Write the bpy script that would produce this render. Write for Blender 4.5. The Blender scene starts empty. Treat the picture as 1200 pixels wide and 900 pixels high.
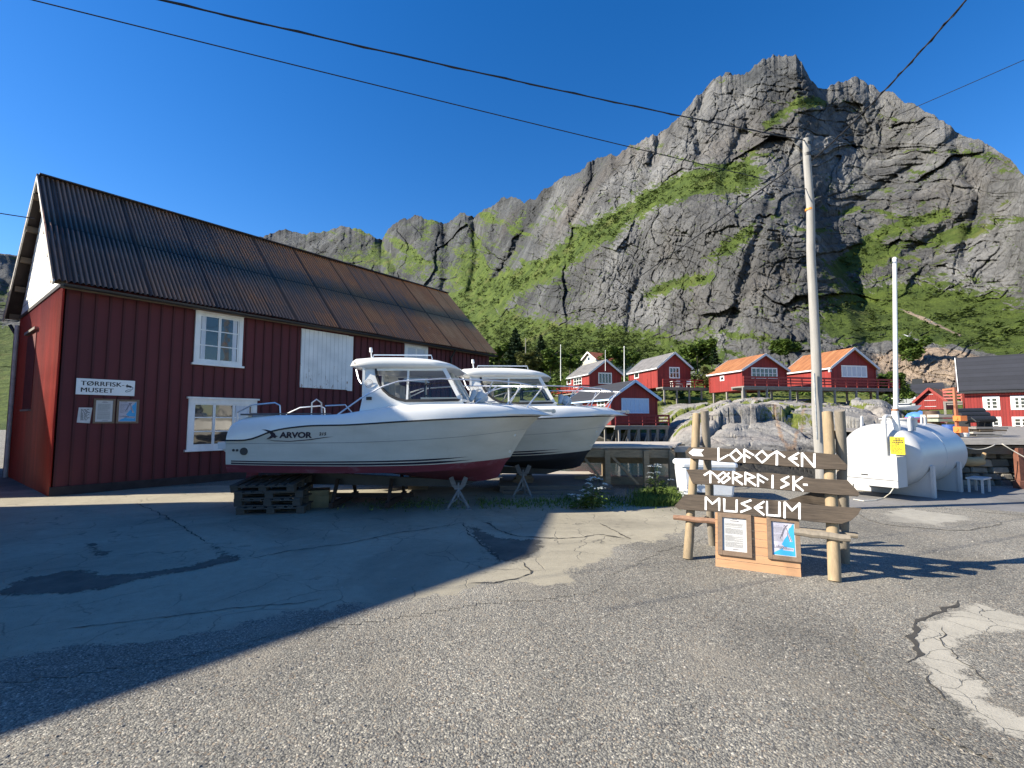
import bpy, bmesh, math, random
import numpy as np
from mathutils import Vector, Matrix
from mathutils.geometry import tessellate_polygon

R = math.radians
scene = bpy.context.scene
COL = scene.collection
rng = random.Random(7)

# ------------------------------------------------------------------ camera, sky, sun, exposure
FPX, PITCH, EYE = 560.0, 0.0751, 1.75
cam_data = bpy.data.cameras.new('camera')
cam = bpy.data.objects.new('camera', cam_data)
COL.objects.link(cam)
cam.location = (0, 0, EYE)
cam.rotation_euler = (math.pi / 2 + PITCH, 0, 0)
cam_data.sensor_width = 36.0
cam_data.lens = FPX / 1200 * 36
cam_data.clip_start = 0.05
cam_data.clip_end = 20000
scene.camera = cam

SUN_AZ = (0.987, 0.158)           # direction the light travels, on the ground
SUN_EL = R(33)
world = bpy.data.worlds.new('World')
scene.world = world
world.use_nodes = True
wn, wl = world.node_tree.nodes, world.node_tree.links
wn.clear()
sky = wn.new('ShaderNodeTexSky')
sky.sky_type = 'NISHITA'
sky.sun_disc = False
sky.sun_elevation = SUN_EL
sky.sun_rotation = math.atan2(-SUN_AZ[0], -SUN_AZ[1])
sky.altitude = 100
sky.air_density = 1.0
sky.dust_density = 0.15
sky.ozone_density = 3.0
hs = wn.new('ShaderNodeHueSaturation')
hs.inputs['Saturation'].default_value = 1.36
hs.inputs['Hue'].default_value = 0.509
bg = wn.new('ShaderNodeBackground')
bg.inputs['Strength'].default_value = 0.09
wo = wn.new('ShaderNodeOutputWorld')
wl.new(sky.outputs[0], hs.inputs['Color'])
wl.new(hs.outputs[0], bg.inputs['Color'])
wl.new(bg.outputs[0], wo.inputs['Surface'])

sun_data = bpy.data.lights.new('sun', 'SUN')
sun_data.energy = 5.0
sun_data.angle = R(0.53)
sun_data.color = (1.0, 0.91, 0.76)
sun = bpy.data.objects.new('sun', sun_data)
COL.objects.link(sun)
sd = Vector((SUN_AZ[0] * math.cos(SUN_EL), SUN_AZ[1] * math.cos(SUN_EL), -math.sin(SUN_EL)))
sun.rotation_euler = sd.to_track_quat('-Z', 'Y').to_euler()
sun.location = (-30, -5, 30)

scene.view_settings.view_transform = 'Standard'
scene.view_settings.look = 'None'
scene.view_settings.exposure = 1.15
scene.view_settings.gamma = 1.0
scene.view_settings.use_curve_mapping = False

# ------------------------------------------------------------------ measuring helpers (photo pixel -> metres in the place)
def ray(px, py):
    u = (px - 600) / FPX
    v = (450 - py) / FPX
    c, s = math.cos(PITCH), math.sin(PITCH)
    return Vector((u, c - v * s, s + v * c))

def G(px, py, z=0.0):
    r = ray(px, py)
    t = (z - EYE) / r.z
    return Vector((r.x * t, r.y * t, z))

def D(px, py, Y):
    r = ray(px, py)
    t = Y / r.y
    return Vector((r.x * t, Y, EYE + r.z * t))

def az_el(px, py):
    r = ray(px, py)
    return math.atan2(r.x, r.y), r.z / math.hypot(r.x, r.y)

# ------------------------------------------------------------------ materials
MATS = {}
def lin(c):
    return tuple(((x / 12.92) if x <= 0.04045 else ((x + 0.055) / 1.055) ** 2.4) for x in c)

class NT:
    def __init__(self, name):
        m = bpy.data.materials.new(name)
        m.use_nodes = True
        self.m, self.t = m, m.node_tree
        self.t.nodes.clear()
        self.out = self.n('ShaderNodeOutputMaterial')
        self.b = self.n('ShaderNodeBsdfPrincipled')
        self.l(self.b.outputs[0], self.out.inputs['Surface'])
    def n(self, kind, **kw):
        nd = self.t.nodes.new(kind)
        for k, v in kw.items():
            if k in nd.bl_rna.properties and not k[0].isupper():
                setattr(nd, k, v)
            else:
                nd.inputs[k].default_value = v
        return nd
    def l(self, a, b):
        self.t.links.new(a, b)
    def coord(self, scale=(1, 1, 1), rot=(0, 0, 0), kind='Object'):
        tc = self.n('ShaderNodeTexCoord')
        mp = self.n('ShaderNodeMapping')
        mp.inputs['Scale'].default_value = scale
        mp.inputs['Rotation'].default_value = rot
        self.l(tc.outputs[kind], mp.inputs['Vector'])
        return mp.outputs[0]
    def noise(self, vec, scale, detail=4, rough=0.55, dist=0.0):
        nd = self.n('ShaderNodeTexNoise')
        nd.inputs['Scale'].default_value = scale
        nd.inputs['Detail'].default_value = detail
        nd.inputs['Roughness'].default_value = rough
        nd.inputs['Distortion'].default_value = dist
        if vec is not None:
            self.l(vec, nd.inputs['Vector'])
        return nd.outputs[0]
    def voro(self, vec, scale, feature='F1', out=0, rand=1.0):
        nd = self.n('ShaderNodeTexVoronoi', feature=feature)
        nd.inputs['Scale'].default_value = scale
        nd.inputs['Randomness'].default_value = rand
        if vec is not None:
            self.l(vec, nd.inputs['Vector'])
        return nd.outputs[out]
    def ramp(self, fac, stops, interp='LINEAR'):
        nd = self.n('ShaderNodeValToRGB')
        el = nd.color_ramp.elements
        nd.color_ramp.interpolation = interp
        while len(el) < len(stops):
            el.new(0.5)
        for e, (p, c) in zip(el, stops):
            e.position = p
            e.color = (c, c, c, 1) if not hasattr(c, '__len__') else (*c[:3], 1)
        self.l(fac, nd.inputs[0])
        return nd.outputs[0]
    def mix(self, fac, a, b, mode='MIX'):
        nd = self.n('ShaderNodeMix', data_type='RGBA', blend_type=mode)
        for sock, v in ((0, fac), (6, a), (7, b)):
            if hasattr(v, 'is_linked') or hasattr(v, 'links'):
                self.l(v, nd.inputs[sock])
            elif hasattr(v, '__len__'):
                nd.inputs[sock].default_value = (*v[:3], 1)
            else:
                nd.inputs[sock].default_value = v if sock == 0 else (v, v, v, 1)
        return nd.outputs[2]
    def math(self, op, a, b=0.5, c=None, clamp=False):
        nd = self.n('ShaderNodeMath', operation=op)
        nd.use_clamp = clamp
        for i, v in enumerate((a, b, c)):
            if v is None:
                continue
            if hasattr(v, 'links'):
                self.l(v, nd.inputs[i])
            else:
                nd.inputs[i].default_value = v
        return nd.outputs[0]
    def bump(self, h, strength=0.5, dist=0.02, prev=None):
        nd = self.n('ShaderNodeBump')
        nd.inputs['Strength'].default_value = strength
        nd.inputs['Distance'].default_value = dist
        self.l(h, nd.inputs['Height'])
        if prev is not None:
            self.l(prev, nd.inputs['Normal'])
        return nd.outputs[0]
    def done(self, color=None, rough=None, normal=None, metal=None, **kw):
        for key, v in (('Base Color', color), ('Roughness', rough), ('Normal', normal), ('Metallic', metal)):
            if v is None:
                continue
            if hasattr(v, 'links'):
                self.l(v, self.b.inputs[key])
            else:
                self.b.inputs[key].default_value = (*v[:3], 1) if key == 'Base Color' else v
        for k, v in kw.items():
            self.b.inputs[k].default_value = v
        return self.m

def simple(name, col, rough=0.6, var=0.25, scale=6.0, bump=0.15, bscale=40.0, bdist=0.004, metal=0.0, stretch=(1, 1, 1), **kw):
    """paint / wood / metal with uneven tone and a fine bump"""
    if name in MATS:
        return MATS[name]
    t = NT(name)
    v = t.coord(stretch)
    n1 = t.noise(v, scale, 5, 0.6)
    lo = tuple(c * (1 - var) for c in col)
    hi = tuple(min(1, c * (1 + var)) for c in col)
    c = t.ramp(n1, [(0.3, lo), (0.5, col), (0.72, hi)])
    n2 = t.noise(v, bscale, 3, 0.6)
    MATS[name] = t.done(c, rough, t.bump(n2, bump, bdist) if bump else None, metal, **kw)
    return MATS[name]

def boards(name, col, pitch=0.16, axis='X', var=0.22, rough=0.75, gap=0.35, horizontal=False, bump=0.6):
    """painted boards drawn across one axis, with a groove between boards"""
    if name in MATS:
        return MATS[name]
    t = NT(name)
    tc = t.n('ShaderNodeTexCoord')
    sp = t.n('ShaderNodeSeparateXYZ')
    t.l(tc.outputs['Object'], sp.inputs[0])
    a = sp.outputs['Z'] if horizontal else t.math('ADD', sp.outputs['X'], sp.outputs['Y'])
    x = t.math('DIVIDE', a, pitch)
    fr = t.math('FRACT', x)
    groove = t.math('LESS_THAN', t.math('ABSOLUTE', t.math('SUBTRACT', fr, 0.5)), 0.42)
    cell = t.math('FLOOR', x)
    wn_ = t.n('ShaderNodeTexWhiteNoise', noise_dimensions='1D')
    t.l(cell, wn_.inputs['W'])
    tone = t.math('MULTIPLY_ADD', wn_.outputs[0], var, 1 - var * 0.5)
    big = t.noise(tc.outputs['Object'], 1.3, 5, 0.6)
    tone2 = t.math('MULTIPLY', tone, t.math('MULTIPLY_ADD', big, 0.5, 0.75))
    c = t.mix(1.0, col, tone2, 'MULTIPLY')
    c = t.mix(t.math('MULTIPLY', t.math('SUBTRACT', 1.0, groove), gap), c, tuple(k * 0.35 for k in col))
    MATS[name] = t.done(c, rough, t.bump(groove, bump, 0.02))
    return MATS[name]

def wood(name, col, rough=0.85, var=0.4, axis=(1, 12, 12), scale=3.0, bump=0.5):
    if name in MATS:
        return MATS[name]
    t = NT(name)
    v = t.coord(axis)
    n1 = t.noise(v, scale, 7, 0.65, 0.6)
    n2 = t.noise(t.coord(), 2.2, 4, 0.6)
    f = t.math('ADD', t.math('MULTIPLY', n1, 0.7), t.math('MULTIPLY', n2, 0.3))
    c = t.ramp(f, [(0.28, tuple(k * (1 - var) for k in col)), (0.5, col), (0.72, tuple(k * (1 + var) for k in col))])
    MATS[name] = t.done(c, rough, t.bump(n1, bump, 0.006))
    return MATS[name]

# ------------------------------------------------------------------ mesh builder
class MB:
    def __init__(self):
        self.v, self.f, self.mi = [], [], []
    def add(self, verts, faces, mi=0):
        o = len(self.v)
        self.v += [tuple(p) for p in verts]
        self.f += [tuple(i + o for i in fc) for fc in faces]
        self.mi += [mi] * len(faces)
        return self
    def box(self, c, s, rot=None, mi=0, taper=1.0):
        hx, hy, hz = s[0] / 2, s[1] / 2, s[2] / 2
        p = []
        for z, k in ((-hz, 1), (hz, taper)):
            p += [Vector((-hx * k, -hy * k, z)), Vector((hx * k, -hy * k, z)), Vector((hx * k, hy * k, z)), Vector((-hx * k, hy * k, z))]
        if rot is not None:
            p = [rot @ q for q in p]
        c = Vector(c)
        self.add([q + c for q in p], [(0, 3, 2, 1), (4, 5, 6, 7), (0, 1, 5, 4), (1, 2, 6, 5), (2, 3, 7, 6), (3, 0, 4, 7)], mi)
        return self
    def beam(self, a, b, w, h, up=(0, 0, 1), mi=0):
        """a rectangular bar from a to b, w across and h along up"""
        a, b = Vector(a), Vector(b)
        d = (b - a).normalized()
        u = Vector(up)
        if abs(d.dot(u)) > 0.98:
            u = Vector((0, 1, 0))
        s = d.cross(u).normalized()
        u = s.cross(d).normalized()
        p = []
        for q in (a, b):
            p += [q - s * w / 2 - u * h / 2, q + s * w / 2 - u * h / 2, q + s * w / 2 + u * h / 2, q - s * w / 2 + u * h / 2]
        self.add(p, [(0, 1, 2, 3), (4, 7, 6, 5), (0, 4, 5, 1), (1, 5, 6, 2), (2, 6, 7, 3), (3, 7, 4, 0)], mi)
        return self
    def tube(self, pts, r, n=8, mi=0, cap=True):
        pts = [Vector(p) for p in pts]
        rs = r if hasattr(r, '__len__') else [r] * len(pts)
        rings = []
        up = None
        for i, p in enumerate(pts):
            d = (pts[min(i + 1, len(pts) - 1)] - pts[max(i - 1, 0)]).normalized()
            if up is None:
                up = Vector((0, 0, 1)) if abs(d.z) < 0.9 else Vector((0, 1, 0))
            s = d.cross(up).normalized()
            up = s.cross(d).normalized()
            rings.append([p + (s * math.cos(2 * math.pi * k / n) + up * math.sin(2 * math.pi * k / n)) * rs[i] for k in range(n)])
        vs = [q for rg in rings for q in rg]
        fs = []
        for i in range(len(pts) - 1):
            for k in range(n):
                a, b = i * n + k, i * n + (k + 1) % n
                fs.append((a, b, b + n, a + n))
        if cap:
            fs.append(tuple(range(n - 1, -1, -1)))
            fs.append(tuple((len(pts) - 1) * n + k for k in range(n)))
        self.add(vs, fs, mi)
        return self
    def poly(self, pts, thick=None, nrm=None, mi=0):
        """a flat polygon; with thick it is a prism whose back is pts - nrm*thick"""
        pts = [Vector(p) for p in pts]
        n = len(pts)
        tri = tessellate_polygon([pts])
        if thick is None:
            self.add(pts, [tuple(t) for t in tri] if n > 4 else [tuple(range(n))], mi)
            return self
        nv = Vector(nrm).normalized()
        vs = pts + [p - nv * thick for p in pts]
        fs = [tuple(t) for t in tri] + [tuple(i + n for i in reversed(t)) for t in tri]
        fs += [(i, i + n, (i + 1) % n + n, (i + 1) % n) for i in range(n)]
        self.add(vs, fs, mi)
        return self
    def grid(self, P, mi=0, closed=False):
        nr, nc = len(P), len(P[0])
        vs = [p for row in P for p in row]
        fs = []
        for i in range(nr - 1):
            for j in range(nc if closed else nc - 1):
                k = (j + 1) % nc
                fs.append((i * nc + j, i * nc + k, (i + 1) * nc + k, (i + 1) * nc + j))
        self.add(vs, fs, mi)
        return self
    def build(self, name, mat, parent=None, local=False, smooth=False, fix=True):
        me = bpy.data.meshes.new(name)
        v = self.v
        if parent is not None and not local:
            inv = WM(parent).inverted()
            v = [tuple(inv @ Vector(p)) for p in v]
        me.from_pydata([tuple(p) for p in v], [], self.f)
        for m in (mat if isinstance(mat, (list, tuple)) else [mat]):
            me.materials.append(m)
        if any(self.mi):
            me.polygons.foreach_set('material_index', self.mi)
        if fix:
            bm = bmesh.new()
            bm.from_mesh(me)
            bmesh.ops.recalc_face_normals(bm, faces=bm.faces)
            bm.to_mesh(me)
            bm.free()
        if smooth:
            me.polygons.foreach_set('use_smooth', [True] * len(me.polygons))
            if smooth == 'auto':
                me.set_sharp_from_angle(angle=R(35))
        me.update()
        o = bpy.data.objects.new(name, me)
        COL.objects.link(o)
        if parent is not None:
            o.parent = parent
        return o

def WM(o):
    m = Matrix.Translation(o.location) @ o.rotation_euler.to_matrix().to_4x4() @ Matrix.Diagonal((*o.scale, 1))
    return WM(o.parent) @ m if o.parent else m

def tag(o, label=None, cat=None, group=None, kind=None):
    for k, v in (('label', label), ('category', cat), ('group', group), ('kind', kind)):
        if v:
            o[k] = v
    return o

def thing(name, label, cat, loc=(0, 0, 0), rz=0.0, group=None):
    o = bpy.data.objects.new(name, None)
    o.empty_display_size = 0.2
    COL.objects.link(o)
    o.location = loc
    o.rotation_euler = (0, 0, rz)
    return tag(o, label, cat, group)

def copy_tree(o, parent=None):
    c = o.copy()
    COL.objects.link(c)
    c.parent = parent
    for ch in [x for x in COL.objects if x.parent == o]:
        copy_tree(ch, c)
    return c

def rotz(a):
    return Matrix.Rotation(a, 3, 'Z')

def text_mb(s, size, fr, mb=None, depth=0.004, bold=0.0, shear=0.0, sx=1.0, space=1.0, mi=0, align='LEFT'):
    """lettering as real thin solid letters; fr(x, y, d) gives the place of a point of the text plane"""
    cu = bpy.data.curves.new('lettering', 'FONT')
    cu.body = s
    cu.size = size
    cu.offset = bold
    cu.shear = shear
    cu.space_character = space
    cu.align_x = align
    cu.resolution_u = 3
    cu.extrude = 0.5
    ob = bpy.data.objects.new('lettering', cu)
    COL.objects.link(ob)
    dg = bpy.context.evaluated_depsgraph_get()
    me = ob.evaluated_get(dg).to_mesh()
    mb = mb or MB()
    mb.add([fr(v.co.x * sx, v.co.y, (v.co.z + 0.5) * depth) for v in me.vertices], [tuple(p.vertices) for p in me.polygons], mi)
    ob.evaluated_get(dg).to_mesh_clear()
    bpy.data.objects.remove(ob)
    bpy.data.curves.remove(cu)
    return mb

# ------------------------------------------------------------------ numpy noise
_prng = np.random.RandomState(11)
_PERM = _prng.permutation(1024)
_PERM = np.concatenate([_PERM, _PERM])
_GA = np.linspace(0, 2 * np.pi, 64, endpoint=False)
_GX, _GY = np.cos(_GA), np.sin(_GA)
def perlin(x, y, seed=0):
    x = x + seed * 37.13
    y = y + seed * 91.7
    xi, yi = np.floor(x).astype(int), np.floor(y).astype(int)
    xf, yf = x - xi, y - yi
    u = xf * xf * xf * (xf * (xf * 6 - 15) + 10)
    w = yf * yf * yf * (yf * (yf * 6 - 15) + 10)
    def g(ix, iy, dx, dy):
        h = _PERM[(_PERM[ix & 1023] + iy) & 1023] & 63
        return _GX[h] * dx + _GY[h] * dy
    a = g(xi, yi, xf, yf)
    b = g(xi + 1, yi, xf - 1, yf)
    c = g(xi, yi + 1, xf, yf - 1)
    d = g(xi + 1, yi + 1, xf - 1, yf - 1)
    return 1.5 * ((a + u * (b - a)) * (1 - w) + (c + u * (d - c)) * w)
def fbm(x, y, seed=0, octv=5, gain=0.5, lac=2.03):
    s, a, t = 0.0, 1.0, 0.0
    for i in range(octv):
        s = s + a * perlin(x, y, seed + i)
        t += a
        a *= gain
        x, y = x * lac, y * lac
    return s / t
def ridged(x, y, seed=0, octv=5, gain=0.55, lac=2.07):
    s, a, t = 0.0, 1.0, 0.0
    for i in range(octv):
        s = s + a * (1 - 2 * np.abs(perlin(x, y, seed + i)))
        t += a
        a *= gain
        x, y = x * lac, y * lac
    return s / t
def facets(x, y, seed):
    """broken rock: every cell is a tilted flat facet; returns height, distance to the cell border"""
    xi, yi = np.floor(x).astype(int), np.floor(y).astype(int)
    d1 = np.full(x.shape, 9.0)
    d2 = np.full(x.shape, 9.0)
    h = np.zeros(x.shape)
    for i in (-1, 0, 1):
        for j in (-1, 0, 1):
            cx, cy = xi + i, yi + j
            k = _PERM[(_PERM[(cx + seed * 17) & 1023] + cy) & 1023]
            k2 = _PERM[(k + 331) & 1023]
            k3 = _PERM[(k + 577) & 1023]
            ox = x - (cx + 0.1 + 0.8 * k / 1023.0)
            oy = y - (cy + 0.1 + 0.8 * k2 / 1023.0)
            d = np.hypot(ox, oy)
            g = k3 / 1023.0 * 6.2832
            hh = (k2 / 1023.0 - 0.5) + 0.9 * (ox * np.cos(g) + oy * np.sin(g))
            near = d < d1
            d2 = np.where(near, d1, np.minimum(d2, d))
            h = np.where(near, hh, h)
            d1 = np.where(near, d, d1)
    return h, d2 - d1
def sstep(a, b, x):
    t = np.clip((x - a) / (b - a), 0, 1)
    return t * t * (3 - 2 * t)

def np_mesh(name, V, F, mat, attrs=None, smooth=True):
    me = bpy.data.meshes.new(name)
    V = np.asarray(V, np.float32)
    F = np.asarray(F, np.int32)
    k = F.shape[1]
    me.vertices.add(len(V))
    me.vertices.foreach_set('co', V.ravel())
    me.loops.add(F.size)
    me.loops.foreach_set('vertex_index', F.ravel())
    me.polygons.add(len(F))
    me.polygons.foreach_set('loop_start', np.arange(0, F.size, k, dtype=np.int32))
    me.polygons.foreach_set('loop_total', np.full(len(F), k, np.int32))
    me.update(calc_edges=True)
    me.polygons.foreach_set('use_smooth', np.full(len(F), bool(smooth)))
    for an, av in (attrs or {}).items():
        at = me.attributes.new(an, 'FLOAT', 'POINT')
        at.data.foreach_set('value', np.asarray(av, np.float32).ravel())
    for m in (mat if isinstance(mat, (list, tuple)) else [mat]):
        me.materials.append(m)
    me.update()
    o = bpy.data.objects.new(name, me)
    COL.objects.link(o)
    return o

def grid_faces(nr, nc):
    i, j = np.meshgrid(np.arange(nr - 1), np.arange(nc - 1), indexing='ij')
    a = (i * nc + j).ravel()
    return np.stack([a, a + 1, a + nc + 1, a + nc], 1)

# ================================================================== GROUND
def gravel_nodes(t):
    v = t.coord()
    nd = t.n('ShaderNodeTexVoronoi', feature='F1')
    nd.inputs['Scale'].default_value = 74
    t.l(v, nd.inputs['Vector'])
    n2 = t.n('ShaderNodeTexVoronoi', feature='F1')
    n2.inputs['Scale'].default_value = 150
    t.l(v, n2.inputs['Vector'])
    sep = t.n('ShaderNodeSeparateColor')
    t.l(nd.outputs['Color'], sep.inputs[0])
    sep2 = t.n('ShaderNodeSeparateColor')
    t.l(n2.outputs['Color'], sep2.inputs[0])
    stone = t.ramp(sep.outputs[0], [(0.0, (0.085, 0.082, 0.074)), (0.3, (0.170, 0.163, 0.143)), (0.6, (0.25, 0.238, 0.20)), (0.86, (0.36, 0.335, 0.27)), (1.0, (0.53, 0.49, 0.405))])
    tan = t.ramp(sep.outputs[1], [(0.8, 0.0), (0.93, 1.0)])
    stone = t.mix(t.math('MULTIPLY', tan, 0.5), stone, (0.30, 0.21, 0.13))
    small = t.ramp(sep2.outputs[0], [(0.0, (0.095, 0.091, 0.081)), (0.6, (0.205, 0.196, 0.168)), (1.0, (0.40, 0.375, 0.31))])
    pick = t.ramp(sep.outputs[2], [(0.48, 0.0), (0.52, 1.0)])
    c = t.mix(pick, small, stone)
    gap = t.ramp(nd.outputs['Distance'], [(0.5, 1.0), (0.85, 0.55)])
    c = t.mix(1.0, c, gap, 'MULTIPLY')
    big = t.noise(v, 0.42, 6, 0.65, 0.5)
    c = t.mix(1.0, c, t.ramp(big, [(0.3, 0.70), (0.5, 0.94), (0.7, 1.16)]), 'MULTIPLY')
    lane = t.noise(t.coord((0.9, 0.16, 1), (0, 0, 0.75)), 0.9, 3, 0.5)
    c = t.mix(1.0, c, t.ramp(lane, [(0.35, 0.86), (0.62, 1.08)]), 'MULTIPLY')
    oil = t.ramp(t.noise(v, 1.1, 4, 0.6, 0.8), [(0.68, 0.0), (0.76, 0.5)])
    c = t.mix(oil, c, (0.05, 0.048, 0.045))
    dust = t.ramp(t.noise(v, 0.9, 7, 0.7, 0.6), [(0.52, 0.0), (0.70, 0.62)])
    c = t.mix(dust, c, (0.235, 0.21, 0.165))
    h = t.math('ADD', t.math('SUBTRACT', 1.0, nd.outputs['Distance']), t.math('MULTIPLY', t.math('SUBTRACT', 1.0, n2.outputs['Distance']), 0.45))
    b1 = t.bump(t.noise(v, 5, 4), 0.3, 0.03)
    return c, t.bump(h, 0.65, 0.010, b1)

def mat_gravel():
    t = NT('exposed_aggregate')
    c, n = gravel_nodes(t)
    return t.done(c, 0.85, n)

def concrete_nodes(t, col, dirt, crack=0.55, amount=0.5, cs=1.9):
    v = t.coord()
    n1 = t.noise(v, 0.9, 7, 0.68, 0.3)
    n2 = t.noise(v, 9, 6, 0.7)
    n3 = t.noise(v, 70, 3, 0.6)
    f = t.math('ADD', t.math('MULTIPLY', n1, 0.55), t.math('MULTIPLY', n2, 0.45))
    c = t.ramp(f, [(0.34, dirt), (0.34 + 0.2 * amount, tuple(k * 0.8 for k in col)), (0.62, col), (0.8, tuple(k * 1.25 for k in col))])
    stain = t.ramp(t.noise(v, 0.33, 5, 0.6, 0.8), [(0.45, 0.0), (0.62, 0.55)])
    c = t.mix(stain, c, tuple(k * 0.42 for k in col))
    speck = t.ramp(t.voro(v, 46), [(0.10, 0.35), (0.22, 1.0)])
    c = t.mix(0.75, c, speck, 'MULTIPLY')
    wob = t.n('ShaderNodeMix', data_type='VECTOR')
    nz = t.n('ShaderNodeTexNoise')
    nz.inputs['Scale'].default_value = 2.6
    nz.inputs['Detail'].default_value = 5
    t.l(v, nz.inputs['Vector'])
    wob.inputs[0].default_value = 0.22
    t.l(v, wob.inputs[4])
    t.l(nz.outputs['Color'], wob.inputs[5])
    ed = t.voro(wob.outputs[1], cs, 'DISTANCE_TO_EDGE')
    line = t.ramp(ed, [(0.0, 1.0), (0.014, 0.0)])
    keep = t.ramp(t.noise(v, 0.8, 3), [(0.45, 0.0), (0.53, 1.0)] if cs < 3 else [(0.25, 0.3), (0.45, 1.0)])
    ln = t.math('MULTIPLY', t.math('MULTIPLY', line, keep), crack)
    c = t.mix(ln, c, (0.03, 0.03, 0.028))
    h = t.math('ADD', t.math('MULTIPLY', n2, 0.5), t.math('SUBTRACT', t.math('MULTIPLY', n3, 0.5), t.math('MULTIPLY', ln, 1.5)))
    return c, t.bump(h, 0.55, 0.012)

def mat_concrete(name, col, dirt=(0.075, 0.075, 0.075), crack=0.55, amount=0.5, scale=1.6, spread=0.9, cs=1.9):
    """old concrete whose ragged, gravel-strewn margin fades into the tarmac"""
    t = NT(name)
    c1, n1 = concrete_nodes(t, col, dirt, crack, amount, cs)
    c2, n2 = gravel_nodes(t)
    v = t.coord()
    at = t.n('ShaderNodeAttribute', attribute_name='edge')
    rag = t.noise(v, scale, 9, 0.72, 0.3)
    grit = t.noise(v, 34, 3, 0.7)
    f = t.math('ADD', at.outputs['Fac'], t.math('MULTIPLY', t.math('SUBTRACT', rag, 0.5), spread))
    f = t.math('ADD', f, t.math('MULTIPLY', t.math('SUBTRACT', grit, 0.5), 0.22))
    f = t.ramp(f, [(0.0, 0.0), (0.045, 1.0)])
    c = t.mix(f, c2, c1)
    nm = t.n('ShaderNodeMix', data_type='VECTOR')
    t.l(f, nm.inputs[0])
    t.l(n2, nm.inputs[4])
    t.l(n1, nm.inputs[5])
    return t.done(c, 0.87, nm.outputs[1])

M_GRAVEL = mat_gravel()
M_APRON = mat_concrete('old_concrete', (0.35, 0.318, 0.24), dirt=(0.13, 0.116, 0.086), amount=0.35, scale=1.1, spread=1.3)
M_WORN = mat_concrete('worn_pale_concrete', (0.40, 0.375, 0.31), dirt=(0.17, 0.16, 0.14), crack=0.85, amount=0.3, scale=4.0, spread=0.40, cs=4.6)
M_PAD = mat_concrete('smooth_pad', (0.20, 0.195, 0.19), dirt=(0.12, 0.118, 0.115), crack=0.2, scale=2, spread=0.5)
M_SAND2 = mat_concrete('dusty_concrete', (0.36, 0.34, 0.285), dirt=(0.2, 0.19, 0.16), crack=0.1, scale=1.5, spread=0.9)
M_SAND = mat_concrete('gritty_sand', (0.21, 0.19, 0.15), dirt=(0.13, 0.12, 0.10), crack=0.0, scale=3.0, spread=0.9)
def mat_tar():
    t = NT('tar_patch')
    v = t.coord()
    n = t.noise(v, 3.0, 6, 0.65)
    c = t.ramp(n, [(0.3, (0.07, 0.066, 0.056)), (0.5, (0.105, 0.098, 0.082)), (0.72, (0.16, 0.148, 0.12))])
    t.done(c, 0.9, t.bump(t.noise(v, 60, 4), 0.6, 0.01))
    at = t.n('ShaderNodeAttribute', attribute_name='edge')
    f = t.math('ADD', at.outputs['Fac'], t.math('MULTIPLY', t.math('SUBTRACT', t.noise(v, 5.0, 9, 0.75), 0.5), 0.5))
    f = t.math('ADD', f, t.math('MULTIPLY', t.math('SUBTRACT', t.noise(v, 30, 3), 0.5), 0.16))
    tr = t.n('ShaderNodeBsdfTransparent')
    mx = t.n('ShaderNodeMixShader')
    t.l(t.ramp(f, [(0.0, 0.0), (0.07, 0.92)]), mx.inputs[0])
    t.l(tr.outputs[0], mx.inputs[1])
    t.l(t.b.outputs[0], mx.inputs[2])
    t.l(mx.outputs[0], t.out.inputs['Surface'])
    return t.m
M_TAR = mat_tar()
M_CRACK = simple('crack_dirt', (0.045, 0.042, 0.036), 0.95, 0.3, 9.0, 0.4)

mb = MB()
yard = [(-90, -60), (90, -60), (90, 12.6), (13, 12.9), (6, 13.0), (4.6, 13.3), (1.5, 17.0), (-2.0, 22), (-4, 40), (-30, 90), (-90, 90)]
mb.poly([(x, y, 0) for x, y in yard], 2.6, (0, 0, 1))
tag(mb.build('ground', M_GRAVEL), kind='structure')

def rough_outline(pts, step=0.06, amp=0.035, seed=1):
    out = []
    n = len(pts)
    for i in range(n):
        a, b = Vector(pts[i]), Vector(pts[(i + 1) % n])
        L = (b - a).length
        k = max(1, min(160, int(L / step)))
        nn = Vector((-(b - a).y, (b - a).x, 0)).normalized()
        for j in range(k):
            p = a.lerp(b, j / k)
            w = float(fbm(np.array([p.x * 3.1]), np.array([p.y * 3.1]), seed, 4, 0.65)[0])
            out.append(p + nn * w * amp * 2.2)
    return out

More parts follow.
